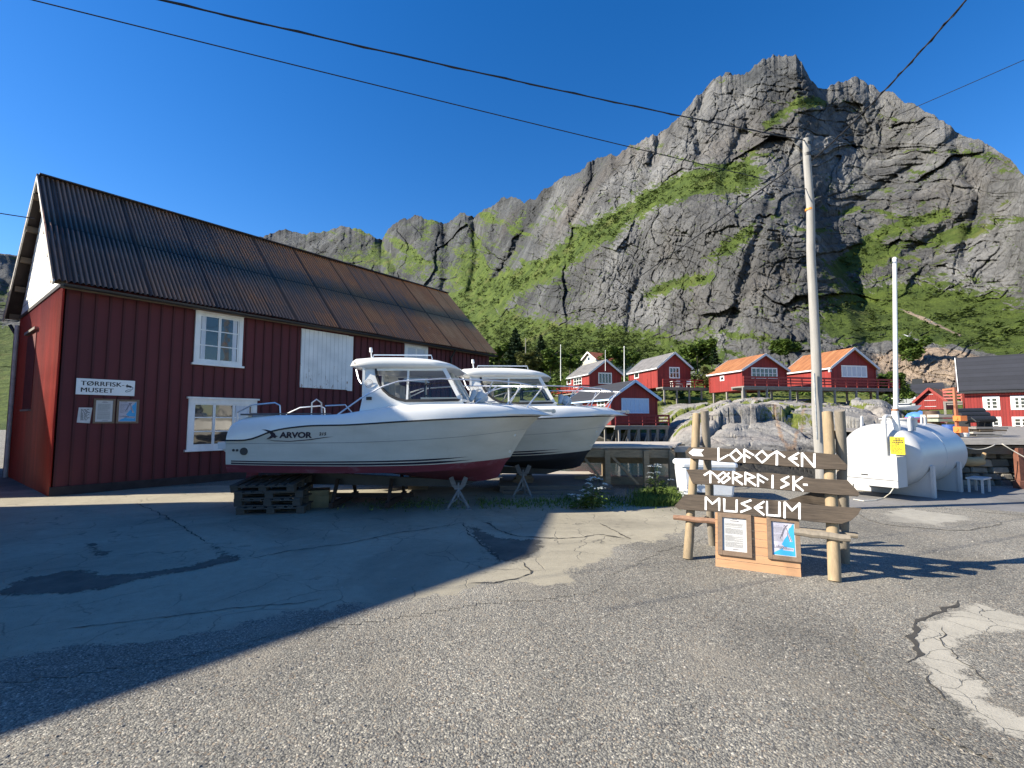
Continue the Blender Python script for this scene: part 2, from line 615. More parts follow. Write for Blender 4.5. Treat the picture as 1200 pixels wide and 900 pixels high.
def sheet(name, px, z, mat, amp=0.035, seed=1, step=0.06):
    """a thin layer lying on the yard; 'edge' holds the distance in metres to its outline"""
    pts = [G(x, y) for x, y in px]
    P = np.array([(q.x, q.y) for q in pts])
    lo, hi = P.min(0) - 0.35, P.max(0) + 0.35
    st = max(step, math.sqrt((hi - lo).prod() / 90000))
    gx, gy = np.meshgrid(np.arange(lo[0], hi[0], st), np.arange(lo[1], hi[1], st))
    d = np.full(gx.shape, 1e9)
    ins = np.zeros(gx.shape, bool)
    for i in range(len(P)):
        a, b = P[i], P[(i + 1) % len(P)]
        ab = b - a
        u = np.clip(((gx - a[0]) * ab[0] + (gy - a[1]) * ab[1]) / (ab @ ab), 0, 1)
        d = np.minimum(d, np.hypot(gx - a[0] - u * ab[0], gy - a[1] - u * ab[1]))
        if abs(ab[1]) > 1e-9:
            cr_ = ((a[1] > gy) != (b[1] > gy)) & (gx < a[0] + (gy - a[1]) / ab[1] * ab[0])
            ins ^= cr_
    e = np.where(ins, d, -d)
    F = grid_faces(*gx.shape)
    keep = (e.ravel()[F] > -0.34).any(1)
    V = np.stack([gx, gy, np.full(gx.shape, z)], -1).reshape(-1, 3)
    F = F[keep]
    used, inv = np.unique(F, return_inverse=True)
    o = np_mesh(name, V[used], inv.reshape(F.shape), mat, {'edge': e.ravel()[used]}, smooth=False)
    return tag(o, kind='structure')

sheet('concrete_apron', [(-420, 840), (0, 775), (120, 762), (250, 742), (330, 722), (420, 712), (500, 701), (560, 691), (620, 688), (665, 682), (672, 668),
      (700, 660), (728, 648), (745, 640), (800, 626), (832, 612), (806, 592), (770, 588), (700, 591), (600, 578), (560, 572), (300, 568), (60, 574), (-420, 590)], 0.004, M_APRON, 0.06, 3)
z3 = lambda L: [(x / 2.6475, 560 + y / 2.6475) for x, y in L]
z4 = lambda L: [(400 + x / 2.6475, 560 + y / 2.6475) for x, y in L]
z5 = lambda L: [(800 + x / 3, 600 + y / 3) for x, y in L]
sheet('tarmac_strip', z3([(-200, 372), (0, 350), (60, 318), (200, 290), (300, 290), (320, 305), (450, 295), (560, 280), (690, 245), (640, 202), (720, 235), (755, 255), (600, 290), (470, 310), (330, 345), (200, 365), (0, 366)]), 0.008, M_TAR, 0.02, 5)
sheet('tarmac_strip', z4([(375, 138), (430, 160), (480, 185), (560, 192), (628, 190), (622, 215), (600, 242), (545, 266), (492, 262), (440, 215)]), 0.008, M_TAR, 0.03, 6)
sheet('tarmac_strip', z3([(265, 205), (300, 205), (310, 225), (345, 235), (330, 247), (290, 243)]), 0.008, M_TAR, 0.03, 7)
sheet('worn_concrete_patch', z5([(812, 525), (806, 430), (850, 385), (950, 350), (1030, 320), (1120, 345), (1200, 372), (1400, 420), (1400, 460), (1200, 425), (1100, 418), (1030, 438), (975, 458),
      (965, 490), (1005, 530), (1000, 575), (1050, 598), (1085, 640), (1080, 665), (1150, 695), (1200, 722), (1400, 815), (1400, 905), (1200, 800), (1100, 765), (1010, 715), (930, 665), (870, 600), (868, 560), (835, 545)]), 0.0065, M_WORN, 0.03, 9, 0.03)
sheet('sandy_hollow', z5([(1200, 425), (1100, 418), (1030, 438), (975, 458), (965, 490), (1005, 530), (1000, 575), (1050, 598), (1085, 640), (1080, 665), (1150, 695), (1200, 722), (1400, 815), (1400, 460)]), 0.0025,
      M_SAND, 0.02, 10, 0.05)
sheet('tank_pad', [(978, 596), (1000, 579), (1090, 572), (1400, 571), (1400, 606), (1200, 601), (1150, 597), (1100, 592), (1040, 594)], 0.004, M_PAD, 0.03, 12)
sheet('dusty_patch', [(1030, 602), (1062, 596), (1125, 604), (1138, 610), (1100, 616), (1050, 612)], 0.0065, M_SAND2, 0.05, 13)

def crack(px, w, seed, name='pavement_crack', z=0.010):
    pts = [G(x, y) for x, y in px]
    path = []
    for a, b in zip(pts, pts[1:]):
        k = max(2, int((b - a).length / 0.04))
        path += [a.lerp(b, j / k) for j in range(k)]
    path.append(pts[-1])
    P = []
    for i, p in enumerate(path):
        q = path[min(i + 1, len(path) - 1)] - path[max(i - 1, 0)]
        nn = Vector((-q.y, q.x, 0)).normalized()
        s = i * 0.04
        c = float(fbm(np.array([s * 2.5]), np.array([seed * 3.7]), seed, 4, 0.7)[0])
        ww = w * (0.35 + abs(float(perlin(np.array([s * 6]), np.array([seed * 1.3]), 2)[0])) * 1.6)
        e = min(1, i / 5, (len(path) - 1 - i) / 5)
        p = p + nn * c * 0.10
        P.append([(p + nn * ww * e)[:2] + (z,), (p - nn * ww * e)[:2] + (z,)])
    m = MB()
    m.grid([[Vector(a) for a in row] for row in P])
    o = m.build(name, M_CRACK)
    tag(o, kind='structure')

crack(z3([(430, 80), (530, 130), (640, 200)]), 0.011, 1)
crack(z3([(755, 255), (900, 228), (1059, 207)]) + z4([(160, 175), (340, 148), (375, 140)]), 0.012, 2)
crack(z4([(375, 140), (400, 180), (470, 235), (500, 262)]), 0.012, 3)
crack(z4([(440, 135), (480, 160), (560, 185), (700, 190), (800, 178), (880, 190)]), 0.015, 4)
crack(z4([(560, 262), (590, 300), (540, 312), (470, 325), (380, 335)]), 0.014, 5)
crack(z4([(800, 140), (850, 165), (900, 195)]), 0.013, 6)
crack(z5([(800, 540), (812, 510), (804, 440), (815, 405), (850, 378), (940, 345), (970, 310)]), 0.017, 7)
crack(z5([(868, 560), (872, 600), (925, 660), (1005, 712)]), 0.012, 8)
crack(z5([(900, 400), (915, 450), (960, 520), (1040, 560), (1100, 640)]), 0.006, 9)
crack(z3([(160, 480), (380, 450), (700, 410), (1000, 380)]), 0.006, 10)

# loose stones lying on the yard near the camera: far past counting, one object
def pebbles():
    V, F = [], []
    rs = np.random.RandomState(5)
    n = 9000
    y = 2.1 + 6.0 * rs.rand(n) ** 1.5
    x = (rs.rand(n) * 2.3 - 1.15) * y
    keep = np.ones(n, bool)
    lo = fbm(x * 0.9, y * 0.9, 33, 3)
    keep &= rs.rand(n) < sstep(-0.35, 0.4, lo) * 0.9 + 0.1
    base = np.array([(-1, -.6, 0), (.2, -1, 0), (1, -.2, 0), (.7, .8, 0), (-.5, .9, 0), (-.5, -.4, .7), (.5, -.3, .75), (.4, .5, .6), (-.4, .45, .7)], float)
    faces = [(0, 1, 6), (0, 6, 5), (1, 2, 6), (2, 7, 6), (2, 3, 7), (3, 4, 8), (3, 8, 7), (4, 0, 5), (4, 5, 8), (5, 6, 7), (5, 7, 8)]
    vs, fs, o = [], [], 0
    fa = np.array(faces)
    for i in np.nonzero(keep)[0]:
        s = 0.004 + 0.006 * rs.rand() ** 2
        a = rs.rand() * 6.28
        c, q = math.cos(a), math.sin(a)
        b = base * (1 + 0.35 * (rs.rand(9, 3) - 0.5)) * s * np.array([1, 0.6 + 0.4 * rs.rand(), 0.9])
        vs.append(np.stack([x[i] + b[:, 0] * c - b[:, 1] * q, y[i] + b[:, 0] * q + b[:, 1] * c, b[:, 2]], 1))
        fs.append(fa + o)
        o += 9
    t = NT('loose_stone')
    gi = t.n('ShaderNodeNewGeometry')
    c = t.ramp(gi.outputs['Random Per Island'], [(0, (0.06, 0.06, 0.062)), (0.5, (0.16, 0.155, 0.145)), (0.85, (0.27, 0.24, 0.2)), (1, (0.45, 0.42, 0.37))])
    ob = np_mesh('loose_gravel', np.concatenate(vs), np.concatenate(fs), t.done(c, 0.85), smooth=False)
    tag(ob, 'loose pale and dark gravel scattered over the tarmac yard', 'gravel', kind='stuff')
pebbles()

# ------------------------------------------------------------------ harbour water
t = NT('harbour_water')
v = t.coord()
wv = t.noise(t.coord((1, 1.6, 1)), 1.1, 4, 0.6)
M_WATER = t.done((0.012, 0.03, 0.035), 0.08, t.bump(wv, 0.35, 0.12))
m = MB()
m.poly([(-6000, 12, -1.5), (6000, 12, -1.5), (6000, 9000, -1.5), (-6000, 9000, -1.5)])
tag(m.build('water', M_WATER), kind='structure')

# ================================================================== MOUNTAIN
def mat_mountain(name='mountain_rock_and_grass', sc=1.0, grass1=(0.028, 0.050, 0.011), grass2=(0.105, 0.145, 0.027)):
    t = NT(name)
    v = t.coord()
    at = t.n('ShaderNodeAttribute', attribute_name='grass')
    sc_ = t.n('ShaderNodeAttribute', attribute_name='scree')
    st = t.noise(t.coord((1, 1, 0.28), (0.5, 0.25, 0.0)), 0.075 * sc, 9, 0.68, 0.5)
    n1 = t.noise(v, 0.022 * sc, 9, 0.66)
    f = t.math('ADD', t.math('MULTIPLY', st, 0.6), t.math('MULTIPLY', n1, 0.4))
    rock = t.ramp(f, [(0.30, (0.058, 0.059, 0.061)), (0.42, (0.122, 0.124, 0.126)), (0.55, (0.195, 0.196, 0.195)), (0.70, (0.31, 0.308, 0.30))])
    dk = t.ramp(t.noise(t.coord((1, 1, 0.4)), 0.02 * sc, 5, 0.6, 0.6), [(0.44, 1.0), (0.58, 0.55)])
    rock = t.mix(1.0, rock, dk, 'MULTIPLY')
    warm = t.ramp(t.noise(v, 0.013 * sc, 6, 0.6), [(0.54, 0.0), (0.72, 0.45)])
    rock = t.mix(warm, rock, (0.19, 0.162, 0.138))
    da = t.n('ShaderNodeAttribute', attribute_name='dark_rock')
    rock = t.mix(da.outputs['Fac'], rock, t.mix(1.0, rock, (0.40, 0.43, 0.46), 'MULTIPLY'))  # masked rock gets a darker, slightly cooler tone
    cr = t.voro(t.coord((1, 1, 0.45), (0.3, 0.5, 0)), 0.16 * sc, 'DISTANCE_TO_EDGE')
    rock = t.mix(1.0, rock, t.ramp(cr, [(0.0, 0.6), (0.07, 1.0)]), 'MULTIPLY')
    fine = t.noise(v, 0.33 * sc, 8, 0.7)
    gm = t.math('ADD', at.outputs['Fac'], t.math('MULTIPLY', t.math('SUBTRACT', fine, 0.5), 1.5))
    gm = t.ramp(gm, [(0.44, 0.0), (0.56, 1.0)])
    gcol = t.ramp(t.noise(v, 0.11 * sc, 8, 0.7), [(0.3, grass1), (0.52, tuple((a + b) / 2 for a, b in zip(grass1, grass2))), (0.72, grass2)])
    dry = t.ramp(t.noise(v, 0.05 * sc, 4, 0.6), [(0.55, 0.0), (0.72, 0.5)])
    gcol = t.mix(dry, gcol, (0.15, 0.14, 0.05))
    sand = t.ramp(t.noise(v, 0.45 * sc, 7, 0.7), [(0.3, (0.16, 0.13, 0.105)), (0.6, (0.36, 0.28, 0.21)), (0.8, (0.46, 0.40, 0.33))])
    c = t.mix(gm, rock, gcol)
    sm = t.ramp(t.math('ADD', sc_.outputs['Fac'], t.math('MULTIPLY', t.math('SUBTRACT', fine, 0.5), 0.9)), [(0.45, 0.0), (0.55, 1.0)])
    c = t.mix(sm, c, sand)
    b1 = t.bump(st, 0.9, 5.0 / sc)
    b2 = t.bump(fine, 0.8, 1.6 / sc, b1)
    return t.done(c, 0.92, b2, **{'Specular IOR Level': 0.2})

def build_mountain():
    sky_px = [(-700, 420), (-300, 380), (-80, 350), (20, 352), (60, 345), (120, 325), (200, 305), (280, 283), (315, 275), (335, 270), (355, 275), (380, 272), (400, 266), (420, 268), (440, 279), (447, 283), (455, 268), (470, 258), (490, 253),
              (505, 258), (520, 262), (540, 250), (555, 255), (575, 242), (588, 233), (600, 232), (615, 236), (628, 230), (640, 222), (660, 208), (680, 200), (700, 185), (725, 180), (745, 168),
              (770, 158), (790, 145), (800, 131), (812, 118), (822, 110), (835, 94), (850, 87), (860, 86), (872, 88), (882, 80), (895, 70), (910, 66), (932, 66), (940, 76), (950, 92), (960, 101), (970, 104),
              (985, 96), (1000, 92), (1012, 96), (1030, 105), (1046, 110), (1060, 120), (1080, 128), (1110, 145), (1140, 165), (1160, 170), (1175, 181), (1200, 205), (1260, 245), (1400, 330), (1700, 430), (2400, 460)]
    ae = np.array([az_el(*p) for p in sky_px])
    NC, NR, NB = 1500, 470, 26
    pxs = np.concatenate([np.linspace(-700, 280, 110, endpoint=False), np.linspace(280, 1230, 1250, endpoint=False), np.linspace(1230, 2400, 140)])
    th = np.arctan((pxs - 600) / FPX)
    mt = np.interp(th, ae[:, 0], ae[:, 1])
    jag = 0.010 * ridged(th * 22, th * 0 + 3.3, 4, 3, 0.5) + 0.011 * fbm(th * 70, th * 0 + 8.1, 14, 5, 0.6) - 0.004
    fpx = [-700, 0, 300, 450, 560, 640, 700, 800, 900, 1000, 1060, 1200, 1400, 2400]
    r0 = np.interp(pxs, fpx, [1100, 800, 640, 420, 235, 170, 152, 140, 131, 126, 122, 114, 110, 140])
    r0 = np.convolve(np.pad(r0, 30, mode='edge'), np.ones(61) / 61, 'valid')
    mf = np.interp(pxs, fpx, [0.0, .0, .04, .06, .075, .08, .082, .085, .085, .07, .055, .04, .03, .0])
    q = np.linspace(0, 1, NR)[:, None]
    M = mf + (mt - mf) * q + jag * (0.3 + mt) * q ** 14
    TH = np.broadcast_to(th, M.shape)
    # the same point's place in the photograph, for laying out ledges and slopes
    PX = 600 + FPX * np.tan(TH)
    hor = np.hypot(1, np.tan(TH))
    rz = M * hor
    c_, s_ = math.cos(PITCH), math.sin(PITCH)
    dep = c_ + rz * s_
    PXi = 600 + FPX * np.tan(TH) / dep
    PYi = 450 - FPX * (rz * c_ - s_) / dep
    def seg_d(pts):
        best = np.full(PXi.shape, 1e9)
        for (x0, y0), (x1, y1) in zip(pts, pts[1:]):
            L2 = (x1 - x0) ** 2 + (y1 - y0) ** 2
            u = np.clip(((PXi - x0) * (x1 - x0) + (PYi - y0) * (y1 - y0)) / L2, 0, 1)
            best = np.minimum(best, np.hypot(PXi - x0 - u * (x1 - x0), PYi - y0 - u * (y1 - y0)))
        return best
    def blob(x, y, rx, ry, a=0.0):
        c, s = math.cos(R(a)), math.sin(R(a))
        dx, dy = PXi - x, PYi - y
        return np.exp(-(((dx * c + dy * s) / rx) ** 2 + ((-dx * s + dy * c) / ry) ** 2))
    wob = 9 * fbm(PXi / 45, PYi / 45, 8, 4)
    ramp_ = np.exp(-((seg_d([(520, 372), (590, 335), (640, 312), (690, 282), (735, 250), (770, 228), (820, 208), (880, 205)]) + wob) / 13.5) ** 2)
    ramp2 = np.exp(-((seg_d([(560, 390), (640, 398), (700, 402), (760, 408), (830, 418)]) + wob) / 20) ** 2)
    lowR = blob(1075, 362, 85, 26, 8) + blob(1010, 385, 40, 20) + blob(1160, 385, 90, 30, 10) + blob(1020, 300, 40, 10, -20) + blob(1120, 275, 40, 8, -15)
    led = np.exp(-((seg_d([(985, 310), (1030, 275), (1070, 258), (1110, 250)]) + wob * .7) / 7) ** 2) + np.exp(-((seg_d([(900, 145), (935, 118), (955, 120)]) + wob * .6) / 8) ** 2) \
        + np.exp(-((seg_d([(838, 300), (860, 285), (880, 270)]) + wob * .6) / 9) ** 2) + np.exp(-((seg_d([(760, 345), (790, 330), (830, 325)]) + wob * .6) / 8) ** 2)
    leftg = blob(470, 305, 40, 22, 20) + blob(560, 330, 35, 28, -20) + blob(560, 285, 14, 40, 20) + blob(500, 270, 8, 25, 10) + blob(610, 262, 9, 26, 15) + blob(590, 380, 70, 22) + blob(420, 300, 30, 10) + blob(655, 245, 8, 22, 20)
    lowL = sstep(372, 398, PYi + wob) * sstep(800, 640, PXi)
    slab = blob(720, 330, 95, 52, -25) + blob(860, 330, 90, 50) + blob(800, 270, 60, 30)
    butt = sstep(800, 850, PXi + wob) * sstep(1000, 976, PXi - (PYi - 330) * 0.34 + wob * 0.6) * sstep(225, 275, PYi + wob)
    # slope of the ground (tangent) at each place
    S = M + 0.50 + 0.40 * fbm(PXi / 70, PYi / 50, 20, 4)
    S = S + 0.65 * np.clip(slab, 0, 1) + 0.25 * sstep(200, 120, PYi)
    soft = np.clip(ramp_ * 1.0 + ramp2 * 0.8 + lowR * 0.95 + led * 0.5 + leftg * 0.55 + lowL * 0.8, 0, 1)
    S = S * (1 - soft) + (M + 0.26) * soft
    S = np.clip(S, M + 0.16, 4)
    dm = np.gradient(M, axis=0)
    lr = np.cumsum(dm / (S - M), axis=0)
    k = np.exp(np.linspace(-3, 3, 41) ** 2 * -0.5)
    k /= k.sum()
    lr = np.apply_along_axis(lambda a: np.convolve(np.pad(a, 20, mode='edge'), k, 'valid'), 1, lr)
    kb = np.exp(np.linspace(-2.5, 2.5, 201) ** 2 * -0.5)
    kb /= kb.sum()
    sm = np.apply_along_axis(lambda a: np.convolve(np.pad(a, 100, mode='edge'), kb, 'valid'), 1, lr)
    lr = 0.25 * lr + 0.75 * sm
    lim = np.log(5.0)
    lr = lim * np.tanh(lr / lim)
    r = r0 * np.exp(lr)
    r = r * (1 - 0.05 * butt)
    # gullies that cut into the faces
    for gp, gw, gd in (([(925, 195), (955, 250), (985, 315), (1012, 350), (1035, 365)], 9, 0.03), ([(885, 135), (862, 175), (850, 215)], 8, 0.04), ([(646, 226), (622, 262), (600, 300), (565, 350)], 7, 0.06), ([(700, 190), (690, 225), (672, 262)], 6, 0.045),
                       ([(447, 284), (462, 310), (470, 340)], 7, 0.06), ([(520, 262), (528, 300), (520, 350)], 6, 0.05), ([(556, 258), (562, 300), (552, 340)], 5, 0.05), ([(588, 240), (580, 280)], 5, 0.04), ([(775, 160), (762, 195)], 6, 0.04),
                       ([(960, 102), (985, 150), (1010, 190)], 8, 0.018), ([(1130, 152), (1075, 195), (1010, 235), (965, 262)], 6, 0.03), ([(1190, 230), (1120, 262), (1060, 300)], 6, 0.03), ([(905, 230), (880, 300), (860, 380)], 6, 0.035), ([(1120, 170), (1150, 230), (1130, 300)], 7, 0.03), ([(760, 300), (740, 350), (735, 390)], 4, 0.02), ([(830, 100), (815, 140), (820, 180)], 6, 0.03)):
        r = r * (1 + 0.75 * gd * np.exp(-((seg_d(gp) + wob * 0.6) / gw) ** 2))
    X, Z = TH * 330, M * 330
    warp = 10 * fbm(X / 50, Z / 50, 40, 4)
    # sloping strata and upright cracks
    ca, sa = math.cos(R(28)), math.sin(R(28))
    U, W = X * ca - Z * sa + warp, X * sa + Z * ca + warp
    w1, w2 = 7 * fbm(X / 26, Z / 26, 41, 4), 7 * fbm(X / 26, Z / 26, 45, 4)
    col = 0.75 * sstep(900, 850, PXi + wob * 2)                       # upright ribs on the left, sloping slabs on the right
    lft = sstep(720, 560, PXi)
    def crag(Xa, Za, fa, fb, sd):
        f1, e1 = facets(Xa / (62 * fa), Za * fb / 74, 3 + sd)
        f2, e2 = facets((Xa + w2) / (21 * fa), (Za - w1) * fb / 25, 5 + sd)
        f3, e3 = facets((Xa + w1 * .6) / (7.5 * fa), Za * fb / 8.5, 7 + sd)
        return 8.0 * f1 + (3.4 + 3.2 * lft) * f2 + (1.9 + 1.6 * lft) * f3 + 2.6 * ridged(Xa / 24, Za * fb / 40, 60 + sd, 5, 0.62) - 1.3 * sstep(0.08, 0.0, e2) - 0.7 * sstep(0.10, 0.0, e3)
    f4, e4 = facets(X / 2.9 + w1 * .3, Z / 3.0 + w2 * .3, 9)
    rel = crag(X + w1, Z + w2, 0.6 + 0.35 * lft, 1.0, 0) * col + crag(U + w1, W + w2, 1.0, 1.9, 20) * (1 - col)
    long1 = sstep(0.07, 0.0, np.abs(perlin(U / 70 + 3, W / 9)))
    long2 = sstep(0.06, 0.0, np.abs(perlin((X - Z * .35 + warp) / 14, Z / 90 + 7)))
    rel = rel + 9.0 * ridged((X + warp) / 105, (Z + warp * .5) / 120, 50, 3) + 0.95 * f4 + 0.9 * fbm(X / 2.2, Z / 2.6, 72, 4, 0.7) - 1.7 * long1 - 1.2 * long2
    damp = 1 - 0.72 * np.clip(soft * 1.1, 0, 1)
    top = sstep(1.0, 0.93, q) * 0.75 + 0.25
    r = r - 0.9 * rel * damp * (r / 330) ** 0.6 * top
    grass = 0.88 * ramp_ + 0.42 * ramp2 + 0.95 * np.clip(lowR, 0, 1) + 0.8 * led + 0.38 * np.clip(leftg, 0, 1) + 0.9 * lowL
    gl = fbm(U / 60, W / 9, 90, 5, 0.6)
    zone = 0.27 + 0.05 * sstep(690, 430, PXi) + 0.08 * sstep(920, 1000, PXi) + 0.10 * sstep(280, 400, PYi) - 0.30 * np.clip(slab, 0, 1)
    conc = sstep(2.0, -9.0, rel - 9.0 * ridged((X + warp) / 105, (Z + warp * .5) / 120, 50, 3))
    grass = grass + conc * (0.16 + 0.14 * sstep(700, 480, PXi))
    grass = grass + sstep(0.05, 0.5, gl) * zone * 1.9 + 0.20 * fbm(X / 14, Z / 14, 95, 4) + 0.42 * fbm(X / 5, Z / 4, 97, 4)
    # steep spots keep no soil
    dr = np.gradient(r, axis=0) / (np.gradient(M * r, axis=0) + 1e-6)
    grass = grass + np.clip(dr - 0.75, -0.5, 0.6) * 0.5
    dark_rock = np.clip(0.95 * sstep(760, 560, PXi + wob * 2) * sstep(395, 350, PYi) + 0.8 * blob(915, 85, 70, 30) + 0.45 * sstep(800, 700, PXi) * sstep(230, 190, PYi) + 0.5 * fbm(X / 40, Z / 30, 120, 4) - 0.05, 0, 1)
    scree = 1.1 * blob(1075, 432, 62, 20, 8) + 1.0 * blob(1120, 420, 40, 10, 10) + 0.62 * np.exp(-((seg_d([(1055, 362), (1090, 377), (1125, 393)]) + wob * .45) / 3.0) ** 2)
    grass = grass - 1.4 * scree
    V = np.stack([r * np.sin(TH), r * np.cos(TH), EYE + r * M], -1)
    # back of the mountain, falling away behind the ridge
    back = []
    for b in range(1, NB + 1):
        kk = b / NB
        rb = r[-1] * (1 + 1.1 * kk)
        zb = (EYE + r[-1] * M[-1]) * (1 - kk ** 1.1) - 3 * kk + rel[-1] * 0.3 * (1 - kk)
        back.append(np.stack([rb * np.sin(th), rb * np.cos(th), zb], -1))
    # an apron in front of the foot that reaches down to the water
    front = []
    for b in range(5, 0, -1):
        kk = b / 5
        rb = r[0] * (1 - 0.30 * kk)
        front.append(np.stack([rb * np.sin(th), rb * np.cos(th), (EYE + r[0] * M[0]) * (1 - kk) - 2.5 * kk], -1))
    Vall = np.concatenate([np.array(front), V, np.array(back)], 0)
    pad = lambda a, f, b: np.concatenate([np.repeat(a[:1], 5, 0) * 0 + f, a, np.repeat(a[-1:], NB, 0) * 0 + b], 0)
    gr = pad(grass, 1.0, 0.3)
    sc = pad(scree, 0.0, 0.0)
    li = pad(dark_rock, 0.0, 0.0)
    nr = Vall.shape[0]
    o = np_mesh('mountain', Vall.reshape(-1, 3), grid_faces(nr, NC)[:, ::-1], mat_mountain(), {'grass': gr, 'scree': sc, 'dark_rock': li})
    tag(o, kind='structure')
    return V, grass, scree, PXi, PYi, soft

MV, MG, MS, MPX, MPY, MSOFT = build_mountain()

# scrub that clothes the ledges and slopes: thousands of small bushes that read as one green mass
def leaf_mat(name, dark, light, trans=0.25):
    t = NT(name)
    gi = t.n('ShaderNodeNewGeometry')
    oi = t.n('ShaderNodeObjectInfo')
    n = t.noise(t.coord(), 0.35, 4, 0.6)
    f = t.math('ADD', t.math('MULTIPLY', gi.outputs['Random Per Island'], 0.6), t.math('MULTIPLY', n, 0.55))
    c = t.ramp(f, [(0.2, dark), (0.55, tuple((a + b) / 2 for a, b in zip(dark, light))), (0.9, light)])
    t.done(c, 0.7, **{'Specular IOR Level': 0.25})
    tr = t.n('ShaderNodeBsdfTranslucent')
    t.l(c, tr.inputs['Color'])
    mx = t.n('ShaderNodeMixShader')
    mx.inputs[0].default_value = trans
    t.l(t.b.outputs[0], mx.inputs[1])
    t.l(tr.outputs[0], mx.inputs[2])
    t.l(mx.outputs[0], t.out.inputs['Surface'])
    return t.m
M_SCRUB = leaf_mat('scrub_leaves', (0.016, 0.030, 0.008), (0.078, 0.108, 0.024))

def cards(centers, size, rs, flat=0.5):
    """one small bent leaf-clump quad per centre, turned at random"""
    n = len(centers)
    a = rs.rand(n) * 6.28
    tl = (rs.rand(n) - 0.5) * 2.4
    ux = np.stack([np.cos(a), np.sin(a), (rs.rand(n) - 0.5) * 0.8], 1)
    ux /= np.linalg.norm(ux, axis=1)[:, None]
    w = np.stack([-np.sin(a) * np.sin(tl), np.cos(a) * np.sin(tl), np.cos(tl)], 1)
    uy = np.cross(w, ux)
    uy /= np.linalg.norm(uy, axis=1)[:, None] + 1e-9
    s = size[:, None]
    j = lambda: (0.7 + 0.6 * rs.rand(n))[:, None]
    c = centers
    V = np.stack([c - ux * s * j(), c - uy * s * 0.6 * j(), c + ux * s * j(), c + uy * s * 0.6 * j()], 1).reshape(-1, 3)
    F = np.arange(n * 4).reshape(n, 4)
    return V, F

def scrub():
    rs = np.random.RandomState(21)
    g = MG.ravel()
    px, py = MPX.ravel(), MPY.ravel()
    ok = (px > 300) & (px < 1260)
    p = sstep(0.62, 1.05, g) * ok
    r = np.hypot(MV[..., 0], MV[..., 1]).ravel()
    p = p * (0.02 + 0.055 * sstep(380, 410, py) * sstep(900, 600, px) + 0.05 * MSOFT.ravel() * sstep(0.0, 0.5, fbm(px / 22, py / 22, 5, 3) + 0.2))
    p = p * (1 - 0.72 * sstep(930, 990, px))
    idx = np.nonzero(rs.rand(len(p)) < p)[0]
    pos = MV.reshape(-1, 3)[idx]
    rr = r[idx]
    k = 13
    sz = (0.55 + 0.9 * rs.rand(len(idx)) ** 2) * (rr / 260) ** 0.5 * 1.25
    off = rs.randn(len(idx), k, 3) * np.array([0.5, 0.5, 0.42]) + np.array([0, 0, 0.45])
    C = pos[:, None, :] + off * sz[:, None, None]
    size = np.repeat(sz * 0.42, k) * (0.6 + 0.7 * rs.rand(len(idx) * k))
    V, F = cards(C.reshape(-1, 3), size, rs)
    o = np_mesh('hillside_scrub', V, F, M_SCRUB, smooth=False)
    tag(o, 'low green birch scrub covering the ledges of the grey mountain', 'scrub', kind='stuff')
    print('scrub bushes', len(idx))
scrub()

# a second mountain far to the left, across the fjord
def far_mountain():
    pts = [(-900, 420), (-500, 360), (-300, 330), (-120, 312), (-40, 300), (0, 297), (22, 300), (80, 306), (160, 330), (260, 380), (400, 430)]
    ae = np.array([az_el(*p) for p in pts])
    NC, NR = 260, 90
    th = np.linspace(ae[0, 0], ae[-1, 0], NC)
    mt = np.interp(th, ae[:, 0], ae[:, 1]) + 0.004 * fbm(th * 50, th * 0, 6, 5)
    q = np.linspace(0, 1, NR)[:, None]
    M = mt * q
    TH = np.broadcast_to(th, M.shape)
    r = 2300 + 900 * q - 170 * ridged(TH * 14, q * 2.0 + TH * 3, 7, 6, 0.6) * (0.3 + 0.7 * (1 - q))
    V = np.stack([r * np.sin(TH), r * np.cos(TH), EYE + r * M], -1)
    b = np.stack([4800 * np.sin(th), 4800 * np.cos(th), th * 0], -1)[None]
    V = np.concatenate([V, b], 0)
    g = np.concatenate([0.25 + 0.5 * (1 - q) + 0.5 * fbm(TH * 40, q * 9, 3, 4), np.zeros((1, NC))], 0)
    o = np_mesh('far_mountain', V.reshape(-1, 3), grid_faces(NR + 1, NC)[:, ::-1], mat_mountain('far_mountain_rock', 0.2), {'grass': g, 'scree': g * 0, 'dark_rock': g * 0 + 0.5})
    tag(o, kind='structure')
far_mountain()

# ================================================================== SHORE: rock knoll and the low land between the water and the mountain
def shore_height(px, r):
    """ground height of the far shore for a direction (as photo x) and a distance"""
    knoll = sstep(770, 860, px) * sstep(1085, 1030, px)
    left = sstep(800, 760, px)
    right = sstep(1030, 1085, px)
    hk = np.interp(r, [17, 20, 26, 30, 36, 40, 48, 56, 66, 110, 140], [-2.2, -1.4, -0.7, 0.4, 2.5, 3.1, 3.55, 3.95, 4.8, 11.5, 16])
    hl = np.interp(r, [17, 30, 44, 50, 56, 62, 75, 120, 140], [-2.5, -2.5, -1.6, 0.8, 3.4, 4.6, 6.3, 12, 15])
    hr = np.interp(r, [17, 30, 42, 50, 58, 75, 110, 140], [-2.5, -1.6, 0.0, 1.3, 2.4, 4.2, 8.5, 12])
    return hk * knoll + hl * left * (1 - knoll) + hr * right * (1 - knoll) + (1 - np.clip(knoll + left + right, 0, 1)) * (hk + hl) * 0.5

